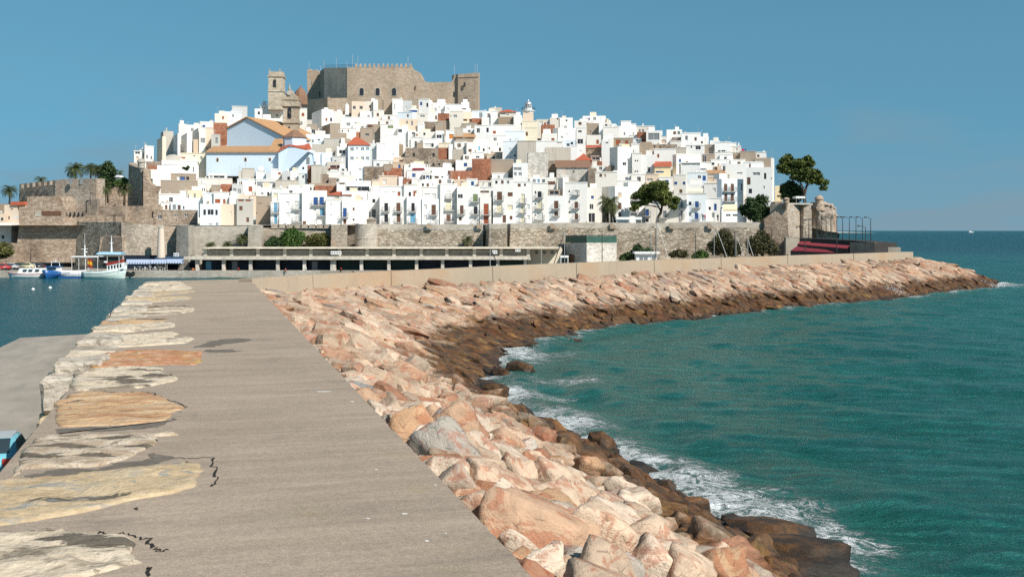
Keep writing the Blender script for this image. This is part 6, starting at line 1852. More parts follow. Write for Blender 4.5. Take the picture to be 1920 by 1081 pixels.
tree('bushy dark tamarisk behind the cliff pine trunk', (1485, 380), 266, [(1485, 358, 15), (1476, 364, 11), (1496, 362, 11), (1482, 347, 9), (1472, 352, 8), (1490, 370, 12)], M['lf_dark'], [[(1485, 382, .2, 0), (1485, 362, .1, 0)]], 3000, .36, seed=6, fz=1.0)
tree('round brownish tree behind the tall yard mast', (1359, 486), 243, [(1358, 452, 20), (1346, 458, 15), (1372, 458, 15), (1360, 440, 13), (1350, 470, 14), (1370, 470, 14), (1340, 462, 9), (1380, 464, 8)], M['lf_brown'], [[(1359, 488, .2, 0), (1359, 460, .12, 0)]], 4200, .30, seed=7)
tree('round brownish tree in front of the bastion ramp', (1428, 484), 241, [(1428, 452, 19), (1416, 457, 15), (1440, 457, 15), (1428, 442, 12), (1420, 469, 14), (1440, 468, 13), (1408, 463, 8), (1450, 462, 8)], M['lf_brown'], [[(1428, 486, .2, 0), (1428, 460, .12, 0)]], 4200, .30, seed=8)
tree('large leafy green bush on the arcade terrace', (546, 465), 249, [(546, 446, 18), (534, 450, 13), (560, 448, 13), (549, 435, 11), (540, 438, 10), (562, 440, 9), (552, 456, 13)], M['lf_bush'], [[(546, 467, .12, 0), (546, 450, .07, 0)]], 3600, .28, 'bush', 'bush', 9)
tree('dark low bush at the fan palm side of the leafy bush', (515, 465), 249, [(514, 454, 11), (506, 457, 8), (524, 456, 9), (512, 447, 6)], M['lf_dark'], [[(515, 467, .1, 0), (515, 455, .05, 0)]], 1500, .26, 'bush', 'bush', 10)
tree('yellowish olive bush spreading beside the square wall tower', (597, 465), 249, [(598, 450, 12), (584, 453, 10), (612, 451, 10), (590, 444, 8), (606, 444, 8), (598, 458, 10), (580, 447, 6)], M['lf_olive'], [[(597, 467, .1, 0), (597, 454, .06, 0)]], 2200, .27, 'bush', 'bush', 11)
tree('dark rounded bush behind the white booth', (1190, 492), 241, [(1192, 477, 12), (1178, 480, 10), (1205, 476, 11), (1195, 467, 9), (1215, 472, 9), (1170, 485, 7)], M['lf_dark'], [[(1190, 494, .1, 0), (1190, 480, .05, 0)]], 2400, .28, 'bush', 'bush', 12)
tree('straggly brown-green bush beside the leaning white pole', (1272, 488), 242, [(1270, 476, 8), (1280, 479, 8), (1262, 478, 6), (1275, 470, 5)], M['lf_brown'], [[(1272, 490, .08, 0), (1272, 478, .05, 0)]], 1300, .25, 'bush', 'bush', 13)
tree('small bright green bush at the foot of a lamp post', (1312, 487), 242, [(1312, 477, 8), (1303, 480, 6), (1320, 479, 7)], M['lf_bush'], [[(1312, 489, .08, 0), (1312, 478, .05, 0)]], 1100, .25, 'bush', 'bush', 14)
tree('dark leafy tree hanging over the parked cars at the left edge', (4, 500), 246, [(4, 468, 13), (-8, 465, 12), (14, 472, 9), (0, 478, 10), (-14, 475, 12)], M['lf_olive'], [[(-6, 502, .2, 0), (-4, 475, .12, 0)]], 2600, .3, seed=15)
tree('tall dark conifer-like tree among the palms over the fort', (202, 372), 285, [(201, 320, 10), (205, 330, 11), (196, 338, 10), (204, 344, 10), (203, 310, 7), (210, 322, 6)], M['lf_dark'], [[(202, 380, .25, 0), (202, 330, .12, 0)]], 2600, .36, seed=16, fz=1.1)
tree('low hedge-like bush on the terrace beside the stepped wall', (228, 350), 285, [(228, 342, 8), (220, 344, 7), (238, 341, 7), (233, 336, 5)], M['lf_bush'], [[(228, 352, .1, 0), (228, 343, .05, 0)]], 1300, .3, 'bush', 'bush', 17)
tree('small dark shrub growing on a white roof terrace', (349, 320), 300, [(347, 316, 3.2), (352, 314, 3), (344, 315, 2.2)], M['lf_dark'], [[(349, 322, .06, 0), (349, 316, .03, 0)]], 260, .3, 'bush', 'bush', 18)

def palm(label, cx, cy, rpx, base_y, Y, seed, nf=44, stems=1, trunk_r=.22, name='palm_tree', cat='palm tree'):
    r = np.random.default_rng(seed); b = P(cx, base_y, Y); c = P(cx, cy, Y); R_ = 1.15 * rpx / F * Y; nf = int(nf * 1.25)
    e = empty(name, b, label, cat); V, Fc, S = [], [], []
    for k in range(nf):
        az = k * 2.399 + r.uniform(-.2, .2); el = R(r.uniform(-25, 80)); L = R_ * r.uniform(.95, 1.2)
        h = np.array([math.cos(az), math.sin(az), 0]); side = np.array([-math.sin(az), math.cos(az), 0]); sh = r.uniform(0, 1)
        pts = []; p = np.array(c[:]); ang_ = el
        for i in range(7):
            pts.append(p.copy()); p = p + (h * math.cos(ang_) + np.array([0, 0, math.sin(ang_)])) * L / 6; ang_ -= R(11 + 7 * i * .5)
        for i in range(6):
            a_, b_ = pts[i], pts[i + 1]; wd = R_ * .20 * math.sin(math.pi * (i + 1.2) / 8.2)
            for s_ in (-1, 1):
                for q in range(3):
                    f0 = q / 3; o_ = a_ + (b_ - a_) * f0; o2 = a_ + (b_ - a_) * (f0 + .22); tip = o_ + (b_ - a_) * .75 + side * s_ * wd * r.uniform(.8, 1.2) - np.array([0, 0, wd * .55])
                    n0 = len(V); V += [o_, o2, tip]; Fc.append((n0, n0 + 1, n0 + 2)); S += [min(1, sh * .8 + .2 * r.uniform())] * 3
    off = e.location; me = bpy.data.meshes.new('crown'); me.from_pydata([(v[0] - off.x, v[1] - off.y, v[2] - off.z) for v in V], [], Fc); at = me.attributes.new('shade', 'FLOAT', 'POINT'); at.data.foreach_set('value', np.array(S, np.float32)); me.materials.append(M['lf_palm'])
    o = bpy.data.objects.new('crown', me); o.parent = e; COL.objects.link(o)
    for s_ in range(stems):
        mb = MB(); dx = (s_ - (stems - 1) / 2) * .75; q0 = b + Vector((dx * 1.2, r.uniform(-.4, .4) if stems > 1 else 0, -.3)); q1 = c + Vector((dx * .6, 0, -.1)); md = (q0 + q1) / 2 + Vector((r.uniform(-.12, .12), 0, 0))
        mb.tube([q0, md, q1], [trunk_r * 1.15, trunk_r, trunk_r * 1.1], 8); mb.build('trunk', M['bark'], e, True)
    return e
palm('clump of date palms in front of the shaded white house', 1143, 383, 21, 417, 256, 1, 80, 4, .26)
palm('lone date palm at the left edge against the sky', 17.5, 358, 15, 382, 285, 2)
palm('tip of a palm crown showing over the crenellated fort wall', 77, 339, 12, 360, 292, 3, 40)
palm('big spreading date palm over the fort embrasures', 141, 318, 18, 345, 290, 4, 70)
palm('slimmer date palm left of the tall dark tree over the fort', 170, 316, 14, 345, 292, 5, 50)
palm('dense date palm touching the tall dark tree', 184, 318, 15, 350, 288, 6, 55)
palm('small far palm beside the white pavilion', 225, 324, 7, 340, 300, 7, 34, 1, .15)
palm('large palm on the terrace under the fort bastion', 195.5, 352, 16, 383, 270, 8, 60, 1, .28)
palm('palm on the terrace next to the dark stepped wall', 233, 354, 15, 383, 268, 9, 55, 1, .26)
palm('young fan palm growing on the arcade roof against the rubble wall', 877, 450, 12, 462, 250, 10, 50, 1, .18)
palm('tallest of three fan palms on the arcade terrace', 454.5, 447, 13, 464, 249, 11, 50, 1, .16)
palm('middle fan palm of three on the arcade terrace', 427, 458, 10, 464, 249, 12, 44, 1, .14)
palm('lowest fan palm of three nearest the square tower', 395, 460, 10, 464, 249, 13, 44, 1, .14)
pv = empty('pavilion', P(217, 336, 297), 'tiny white garden pavilion between the palms and the small far palm', 'pavilion')
mb = MB(); outline(mb, [(211, 340), (224, 340), (224, 332), (211, 332)], 297, 2); mb.build('wall', M['white'], pv)
mb = MB(); outline(mb, [(210, 331.9), (225.5, 331.9), (222, 328.5), (213, 328.5)], 296.5, 3); mb.build('roof', M['white'], pv)

# ------------------------------------------------------------------ street lamps, masts
def lamp(label, x, ytop, ybase, Y, arm, double=False, grp='street lamps on the quay'):
    e = empty('street_lamp', P(x, ybase, Y), label, 'street lamp', grp); a, b = P(x, ybase, Y), P(x, ytop, Y)
    mb = MB(); mb.tube([a - Vector((0, 0, .4)), a + Vector((0, 0, 1.2)), b], [.11, .09, .06], 7); mb.build('pole', M['iron'], e)
    for s_ in ((1, -1) if double else (1,)):
        ex = arm / F * Y * s_; mb = MB(); q = b + Vector((ex * .75, 0, .28)); mb.tube([b - Vector((0, 0, .1)), b + Vector((ex * .4, 0, .2)), q], .05, 6); mb.build('arm', M['iron'], e)
        mb = MB(); c_ = b + Vector((ex, 0, .30)); sx_ = abs(ex) * .38
        mb.lathe(c_, [(.09, .10), (.26, .04), (.36, -.06), (.30, -.10)], 12); h_ = mb.build('lamp_head', M['iron'], e)
        mb = MB(); mb.lathe(c_, [(.27, -.105), (.2, -.18), (.05, -.20)], 10); mb.build('lamp_glass', M['white'], h_)
lamp('street lamp standing before the green-topped shed', 1129, 433, 496, 226, -16)
lamp('street lamp beside the white booth and the mast', 1228.5, 428, 492, 226, -5)
lamp('street lamp over the small bright green bush', 1304, 433, 486, 228, -15)
lamp('street lamp in front of the first round brownish tree', 1378, 432, 484, 228, -15)
lamp('street lamp in front of the second round brownish tree', 1447, 430, 482, 228, -14)
lamp('street lamp standing over the low maroon stall roof', 1509.5, 428, 476, 224, -15)
lamp('short street lamp near the light end of the jetty', 1623, 426, 471, 222, -13)
lamp('tall lamp post rising through the maroon canopy', 1569, 409, 474, 222, 8)
for i, (x, yt, yb, Y) in enumerate(((1580, 409, 450, 240), (1592.5, 409, 450, 239), (1605, 409, 452, 238), (1617, 409, 453, 236), (1632.5, 409.5, 454, 234), (1558, 409.5, 447, 243))):
    lamp(f"tall lamp post on the jetty wall, {['second', 'third', 'fourth', 'fifth', 'outermost', 'first'][i]} seen clear of the cliff against the sky", x, yt, yb, Y, -10)
for i, (x, yt, yb, Y) in enumerate(((1516.5, 414, 446, 246.5), (1524, 413.5, 446.5, 245.8), (1531.5, 413, 446.5, 245.2), (1540, 413, 447, 244.6), (1549, 413, 447, 244))):
    lamp(f"thin lamp post in front of the cliff, {['first', 'second', 'third', 'fourth', 'fifth'][i]} from the bastion", x, yt, yb, Y, -7)
lamp('old single street lamp in front of the fort wall', 57.5, 470, 500, 246, 2)
lamp('old street lamp on the terrace by the fort bastion', 169, 364, 380, 263, 2)
lamp('street lamp standing by the cafe awning house', 1351, 392, 416, 252, 2)
def dinghy(label, x, ytop, Y, stay=None, boom=None, hull='white', L=5.0):
    b = P(x, 500, Y); e = empty('sailing_boat', (b.x, Y, 1.4), label, 'sailing boat', 'small sailing boats parked on the quay')
    mb = MB(); z0 = 1.55; sec = []
    for f_, w_, d_ in ((0, .55, .45), (.25, .8, .55), (.55, .75, .52), (.85, .35, .45), (1, .03, .40)):
        xx = b.x + (f_ - .5) * L; sec.append([(xx, Y - w_, z0 + .6), (xx, Y - w_ * .6, z0 + .15), (xx, Y, z0), (xx, Y + w_ * .6, z0 + .15), (xx, Y + w_, z0 + .6)])
    vs_ = [p for s_ in sec for p in s_]; fs = [(i * 5 + k, i * 5 + k + 1, i * 5 + k + 6, i * 5 + k + 5) for i in range(4) for k in range(4)] + [(0, 1, 2, 3, 4), (20, 21, 22, 23, 24)] + [(i * 5, i * 5 + 5, i * 5 + 9, i * 5 + 4) for i in range(4)]
    mb.add(vs_, fs); mb.build('hull', M[hull], e)
    top = P(x, ytop, Y); mb = MB(); mb.tube([(b.x, Y, z0 + .4), top], [.07, .05], 7); mb.build('mast', M['pole'], e)
    if stay: mb = MB(); mb.tube([P(*stay[0], Y), P(*stay[1], Y)], .04, 5); mb.build('stay', M[stay[2]], e)
    if boom: mb = MB(); mb.tube([P(*boom[0], Y), P(*boom[1], Y)], .09, 6); mb.build('boom', M['iron'], e)
    mb = MB()
    for yy in (-.12, .12): mb.tube([(b.x, Y + yy, z0 + .5), (top.x, top.y, top.z - .3)], .012, 4)
    mb.build('rigging', M['pole'], e)
    mb = MB(); mb.box(b.x - .2, b.x + .2, Y - .6, Y + .6, 1.38, 1.54); mb.build('cradle', M['bronze'], e)
dinghy('parked sailing boat with a bare mast before the arcade end', 919, 421.5, 226, None, ((921, 470), (936, 500)))
dinghy('parked boat with a short thin mast before the yellow building', 1015, 445, 226)
dinghy('parked sailing boat with leaning boom before the yellow building', 1058.5, 431, 226, None, ((1055, 445), (1037, 499)))
dinghy('parked sailing boat with a grey mast beside the booth lamp', 1220.5, 392, 222, ((1231, 420), (1239, 490), 'pole'))
dinghy('parked sailing boat with a leaning white stay by the booth', 1231.5, 384, 222, ((1233, 416), (1254, 489), 'white'))
dinghy('parked sailing boat with tall mast before the first round tree', 1339, 396, 222, ((1344, 430), (1364, 484), 'white'))
dinghy('parked sailing boat with short mast between the round trees', 1380, 440, 222, ((1382, 444), (1396, 483), 'white'))
dinghy('parked sailing boat with a low mast at the second round tree', 1402, 447, 222, ((1402, 447), (1413, 482), 'white'))
cv_ = empty('white_cart', (PX(1058, 224), 224, 1.4), 'small white-roofed kiosk cart behind the parapet', 'cart'); p = P(1058, 500, 228)
mb = MB(); mb.box(p.x - .85, p.x + .85, 227, 228.6, PZ(482.5, 228), PZ(479, 228)); mb.build('roof', M['white'], cv_)
for sx_ in (-.75, .75):
    for sy_ in (227.1, 228.4): mb = MB(); mb.tube([(p.x + sx_, sy_, 1.4), (p.x + sx_, sy_, PZ(482.6, 228))], .05, 5); mb.build('post', M['white'], cv_)
mb = MB(); mb.box(p.x - .8, p.x + .8, 227.15, 228.35, 1.42, 2.6); mb.build('counter', M['bronze'], cv_)

# ------------------------------------------------------------------ boats in the harbour
def hull(mb, x0, x1, Y, w_, fb, fs_, draft=.5, n=14, bow=1):
    """lofted hull lying along x, bow at x1 (bow=1) or x0; fb/fs_ freeboard midships and at bow"""
    rows = []
    for i in range(n + 1):
        f_ = i / n; x = x0 + (x1 - x0) * (f_ if bow > 0 else 1 - f_)
        hw = w_ / 2 * (1 - max(0, (f_ - .45) / .55) ** 2.4) * (.80 + .20 * min(1, f_ / .25)); hw = max(hw, .03)
        top = fb + (fs_ - fb) * max(0, (f_ - .35) / .65) ** 1.7 + .10 * (1 - f_) ** 2
        xo = (x1 - x0) * .055 * max(0, (f_ - .6) / .4) * (1 if bow > 0 else -1)
        rows.append([(x + xo, Y - hw, top), (x + xo * .5, Y - hw * .97, top * .45), (x, Y - hw * .78, 0), (x - xo * .5, Y - hw * .3, -draft), (x - xo * .5, Y + hw * .3, -draft), (x, Y + hw * .78, 0), (x + xo * .5, Y + hw * .97, top * .45), (x + xo, Y + hw, top)])
    k = 8; fs = [(i * k + j, i * k + j + 1, (i + 1) * k + j + 1, (i + 1) * k + j) for i in range(n) for j in range(k - 1)] + [tuple(range(k)), tuple(range(n * k, n * k + k))] + [(i * k, (i + 1) * k, (i + 1) * k + 7, i * k + 7) for i in range(n)]
    mb.add([p for r_ in rows for p in r_], fs); return rows
def rail(mb, rows, dz, r_=.06, side=0):
    mb.tube([Vector(q[side]) + Vector((0, 0, dz)) for q in rows], r_, 5)
M['hull_w'] = m_plain('white_hull', (.72, .73, .72), .35, .5, .12, 2)
M['hull_b'] = m_plain('blue_hull', (.02, .10, .30), .35, .5, .2, 2)
M['hull_g'] = m_plain('pale_green_hull', (.58, .68, .64), .4, .5, .15, 2)
M['red'] = m_plain('red_paint', (.40, .04, .03), .5); M['navyp'] = m_plain('navy_trim', (.03, .06, .14), .5)
M['skyc'] = m_plain('light_blue_canvas', (.34, .55, .72), .7)
# 1 white cabin cruiser
Yb = 231.2; zp = lambda y: PZ(y, Yb); xp = lambda x: PX(x, Yb)
b1 = empty('motor_boat', (xp(50), Yb, 0), 'white cabin motor boat with a red stripe moored at the left', 'boat', 'boats moored at the quay')
mb = MB(); rows = hull(mb, xp(86), xp(18.5), Yb, 2.6, .95, 1.25); 
mb.build('hull', M['hull_w'], b1, True); mb = MB(); rail(mb, rows, -.12, .08); mb.build('red_stripe', M['red'], b1)
mb = MB(); mb.hexa([(xp(36), Yb - .95, 1.0), (xp(84), Yb - .95, 1.0), (xp(84), Yb + .95, 1.0), (xp(36), Yb + .95, 1.0)], [(xp(40), Yb - .8, 2.1), (xp(83), Yb - .8, 2.1), (xp(83), Yb + .8, 2.1), (xp(40), Yb + .8, 2.1)]); cab = mb.build('cabin', M['white'], b1)
for x in (45.5, 56, 68.5): 
    mb = MB(); mb.hexa([(xp(x), Yb - .99, 1.35), (xp(x + 7.5), Yb - .99, 1.35), (xp(x + 7.5), Yb - .80, 1.35), (xp(x), Yb - .80, 1.35)], [(xp(x + 1.5), Yb - .91, 1.85), (xp(x + 9), Yb - .91, 1.85), (xp(x + 9), Yb - .74, 1.85), (xp(x + 1.5), Yb - .74, 1.85)]); mb.build('window', M['glass'], cab)
mb = MB(); mb.tube([(xp(56), Yb, 2.1), (xp(56.5), Yb, 2.9), (xp(65), Yb, 2.95), (xp(67), Yb, 2.1)], .06, 6); mb.build('radar_arch', M['white'], b1)
# 2 blue-bowed fishing boat seen bow-on
Yb = 230.4
b2 = empty('fishing_boat', (xp(98), Yb, 0), 'blue-bowed fishing boat with white wheelhouse', 'boat', 'boats moored at the quay')
def hull_y(mb, x0, x1, yb0, yb1, fb, fbow):
    """hull lying away from the viewer, bow at yb0"""
    rows = []; n = 12; cx = (x0 + x1) / 2; hw0 = abs(x1 - x0) / 2
    for i in range(n + 1):
        f_ = i / n; y = yb0 + (yb1 - yb0) * f_; hw = hw0 * min(1, .04 + (f_ * 2.2) ** .6); top = fbow + (fb - fbow) * min(1, f_ * 1.6)
        rows.append([(cx - hw, y - .3 * (1 - f_), top), (cx - hw * .82, y, top * .4), (cx - hw * .55, y + .2, 0), (cx, y + .5, -.5), (cx + hw * .55, y + .2, 0), (cx + hw * .82, y, top * .4), (cx + hw, y - .3 * (1 - f_), top)])
    k = 7; fs = [(i * k + j, i * k + j + 1, (i + 1) * k + j + 1, (i + 1) * k + j) for i in range(n) for j in range(k - 1)] + [tuple(range(k)), tuple(range(n * k, n * k + k))] + [(i * k, (i + 1) * k, (i + 1) * k + 6, i * k + 6) for i in range(n)]
    mb.add([p for r_ in rows for p in r_], fs)
mb = MB(); hull_y(mb, xp(82), xp(112), 227.2, 233, 1.35, 1.9); mb.build('hull', M['hull_b'], b2, True)
mb = MB(); mb.box(xp(90), xp(110), 229.4, 232, 1.35, 2.35); wh = mb.build('wheelhouse', M['white'], b2)
mb = MB(); mb.box(xp(92), xp(108.5), 229.35, 229.42, 1.75, 2.25); mb.build('window', M['glass'], wh)
mb = MB(); mb.box(xp(89), xp(111.5), 229.2, 232.2, 2.36, 2.5); mb.build('cabin_roof', M['hull_b'], b2)
mb = MB(); mb.tube([(xp(92), 231.5, 2.5), (xp(93), 231.5, 3.35), (xp(107), 231.5, 3.35), (xp(108), 231.5, 2.5)], .07, 6); mb.tube([(xp(100), 231.5, 3.35), (xp(100), 231.5, 3.8)], .05, 5); mb.tube([(xp(96.5), 231.5, 3.72), (xp(103.5), 231.5, 3.72)], .06, 5); mb.build('radar_arch', M['white'], b2)
# 3 white boat stern-on with blue waterline
Yb = 231.5
b3 = empty('excursion_boat', (xp(134), Yb, 0), 'white excursion boat with tall white mast beside the blue bow', 'boat', 'boats moored at the quay')
mb = MB(); rows = hull(mb, xp(158), xp(106), Yb + .8, 3.0, 1.55, 1.7); mb.build('hull', M['hull_w'], b3, True)
mb = MB(); mb.box(xp(112), xp(157), Yb - .76, Yb - .70, -.02, .36); mb.build('waterline', M['hull_b'], b3)
mb = MB()
for k in range(7): x = xp(121 + 1.9 * k); mb.tube([(x, Yb - .73, 1.02 + .12 * (k % 2)), (x + .12, Yb - .73, 1.22), (x + .2, Yb - .73, .98 + .1 * ((k + 1) % 2))], .025, 4)
mb.build('painted_lettering', M['navyp'], b3)
mb = MB(); mb.hexa([(xp(131), Yb, 4.35), (xp(188), Yb, 4.35), (xp(188), Yb + 2, 4.35), (xp(131), Yb + 2, 4.35)], [(xp(136), Yb, 4.62), (xp(186), Yb, 4.62), (xp(186), Yb + 2, 4.62), (xp(136), Yb + 2, 4.62)]); mb.build('canopy', M['white'], b3)
for x in (134, 147, 160): 
    for yy in (.2, 1.8): mb = MB(); mb.tube([(xp(x), Yb + yy, 1.5), (xp(x), Yb + yy, 4.36)], .045, 5); mb.build('canopy_post', M['white'], b3)
mb = MB(); mb.tube([(xp(155.5), Yb + 1, 4.6), (xp(155.5), Yb + 1, zp(459))], [.16, .10], 7); mb.tube([(xp(149), Yb + 1, zp(467)), (xp(161.5), Yb + 1, zp(467))], .06, 5); mb.tube([(xp(155.5), Yb + 1, zp(459)), (xp(155.3), Yb + 1, zp(437))], .025, 4); mb.build('mast', M['white'], b3)
mb = MB(); mb.lathe((xp(159), Yb + .9, zp(472.5)), [(.1, -.15), (.24, 0), (.1, .15)], 10); mb.build('radar_dome', M['white'], b3)
mb = MB(); mb.box(xp(133), xp(157), Yb + .3, Yb + 1.6, 1.56, 2.5); mb.build('deck_seats', M['bronze'], b3)
# 4 tour boat with blue awning, life-jackets and flag
Yb = 230
b4 = empty('tour_boat', (xp(198), Yb, 0), 'large white tour boat with blue canopy and red life vests', 'boat', 'boats moored at the quay')
mb = MB(); rows = hull(mb, xp(159.5), xp(234), Yb, 3.6, 1.45, 2.6, .6, 16); mb.build('hull', M['hull_g'], b4, True)
mb = MB(); rail(mb, rows, -.02, .07); mb.build('gunwale', M['white'], b4)
mb = MB(); mb.tube([Vector(q[1]) * .55 + Vector(q[0]) * .45 + Vector((0, -.03, 0)) for q in rows], .05, 5); mb.build('dark_stripe', M['navyp'], b4)
mb = MB(); mb.hexa([(xp(204), Yb - 1.2, 1.4), (xp(234), Yb - .9, 2.0), (xp(234), Yb + .9, 2.0), (xp(204), Yb + 1.2, 1.4)], [(xp(204), Yb - 1.15, 2.75), (xp(237), Yb - .85, 3.35), (xp(237), Yb + .85, 3.35), (xp(204), Yb + 1.15, 2.75)]); cab = mb.build('deckhouse', M['white'], b4)
for k in range(5):
    x = 206.5 + 5.3 * k; zz_ = 1.9 + .10 * k; yo = Yb - 1.19 + .06 * k; mb = MB(); mb.box(xp(x), xp(x + 3), yo - .03, yo + .1, zz_, zz_ + .75); mb.build('window', M['glass'], cab)
mb = MB(); r_ = np.random.default_rng(5)
for k in range(15):
    x = 204 + 2.15 * k; zz_ = 2.8 + .05 * k; mb.obox((xp(x), Yb - 1.3 + .025 * k, zz_), Vector((1, 0, 0)), Vector((0, 1, 0)), .22, .14, .42 + r_.uniform(-.05, .06))
mb.build('life_vests', M['red'], b4)
mb = MB(); mb.hexa([(xp(184), Yb - 1.5, zp(476.5)), (xp(231), Yb - 1.5, zp(477)), (xp(231), Yb + 1.5, zp(477)), (xp(184), Yb + 1.5, zp(476.5))], [(xp(190), Yb - 1.3, zp(472)), (xp(232), Yb - 1.3, zp(472.6)), (xp(232), Yb + 1.3, zp(472.6)), (xp(190), Yb + 1.3, zp(472))]); mb.build('canopy', M['skyc'], b4)
for x in (187, 205, 227):
    for yy in (-1.2, 1.2): mb = MB(); mb.tube([(xp(x), Yb + yy, 1.4), (xp(x), Yb + yy, zp(476.4))], .045, 5); mb.build('canopy_post', M['white'], b4)
mb = MB(); mb.tube([(xp(209), Yb, zp(472)), (xp(209), Yb, zp(452)), (xp(209), Yb, zp(441))], [.22, .10, .04], 7); mb.tube([(xp(205), Yb, zp(455.5)), (xp(213), Yb, zp(455.5))], .06, 5); mb.build('mast', M['white'], b4)
mb = MB(); mb.hexa([(xp(188), Yb - .6, 2.6), (xp(226), Yb - .6, 2.6), (xp(226), Yb + .8, 2.6), (xp(188), Yb + .8, 2.6)], [(xp(188), Yb - .6, 4.5), (xp(226), Yb - .6, 4.5), (xp(226), Yb + .8, 4.5), (xp(188), Yb + .8, 4.5)]); mb.build('upper_cabin', M['bronze'], b4)
for x in (198, 153): pass
mb = MB(); mb.lathe((xp(201.5), Yb - 1.2, zp(490.8)), [(.12, -.2), (.36, -.1), (.36, .1), (.12, .2)], 10); mb.build('life_raft', M['white'], b4)
fl = empty('flag', (xp(169), Yb - 1.2, 1.6), 'red and yellow striped flag on the stern of the tour boat', 'flag')
mb = MB(); mb.tube([(xp(163.5), Yb - 1.2, 1.5), (xp(164.5), Yb - 1.2, zp(484))], .03, 5); mb.build('staff', M['white'], fl)
M['flag_y'] = m_plain('yellow_cloth', (.62, .38, .03), .9, .1)
def fstrip(f0, f1, m, nm):
    mb = MB(); pts = []
    for k in range(7):
        x = 164.5 + 1.55 * k; top = 485 + .35 * k * k * .22 - .4 * math.sin(k); H_ = 14.5
        pts.append((P(x, top + H_ * f0, Yb - 1.2 + .10 * math.sin(k * 1.7)), P(x, top + H_ * f1, Yb - 1.2 + .10 * math.sin(k * 1.7 + .4))))
    for k in range(6): mb.hexa([pts[k][1], pts[k + 1][1], pts[k + 1][1] + Vector((0, .02, 0)), pts[k][1] + Vector((0, .02, 0))], [pts[k][0], pts[k + 1][0], pts[k + 1][0] + Vector((0, .02, 0)), pts[k][0] + Vector((0, .02, 0))])
    mb.build(nm, M[m], fl)
fstrip(0, .27, 'red', 'red_band'); fstrip(.275, .72, 'flag_y', 'yellow_band'); fstrip(.725, 1, 'red', 'red_band')
# tyres hung as fenders by the bow
for k, (x, y) in enumerate(((240, 512), (245, 514), (250, 512))):
    p = P(x, y, 233.4); bm = bmesh.new(); mb = MB(); pts = [p + Vector((.32 * math.cos(a), 0, .32 * math.sin(a))) for a in np.linspace(0, 2 * math.pi, 13)]; mb.tube(pts, .13, 6)
    tag(mb.build('tyre_fender', M['iron'], None, True), ('black tyre fender on the quay touching the tour boat', 'middle one of three black tyre fenders on the quay', 'black tyre fender furthest from the tour boat')[k], 'tyre', 'tyre fenders on the quay wall')
for x, y, lab in ((62, 543, 'larger white mooring buoy floating in the harbour'), (94, 540, 'smaller white mooring buoy floating in the harbour')):
    p = onz(x, y, 0); mb = MB(); mb.lathe(p, [(.02, -.2), (.22, -.12), (.3, .05), (.2, .25), (.04, .32)], 10); tag(mb.build('buoy', M['white'], None, True), lab, 'buoy', 'white mooring buoys')
# white ship on the horizon
sp = empty('distant_ship', (PX(1820, 5200), 5200, 0), 'tiny white ship on the sea horizon', 'ship'); Yb = 5200; mb = MB(); hull(mb, PX(1816, Yb), PX(1825, Yb), Yb, 6, 3, 4.5, .5); mb.build('hull', M['white'], sp)
mb = MB(); mb.box(PX(1817.5, Yb), PX(1821, Yb), Yb - 2, Yb + 2, 3, 7.5); mb.build('superstructure', M['white'], sp)
# fishing rod propped on the walkway edge
p0, p1 = onz(206, 593, 5.75), None; p1 = P(226, 527, p0.y + 6); mb = MB(); mb.tube([p0, p0.lerp(p1, .5) + Vector((0, 0, .1)), p1], [.022, .014, .007], 6); fr = mb.build('fishing_rod', M['iron']); tag(fr, 'thin fishing rod propped over the harbour edge of the walkway', 'fishing rod')

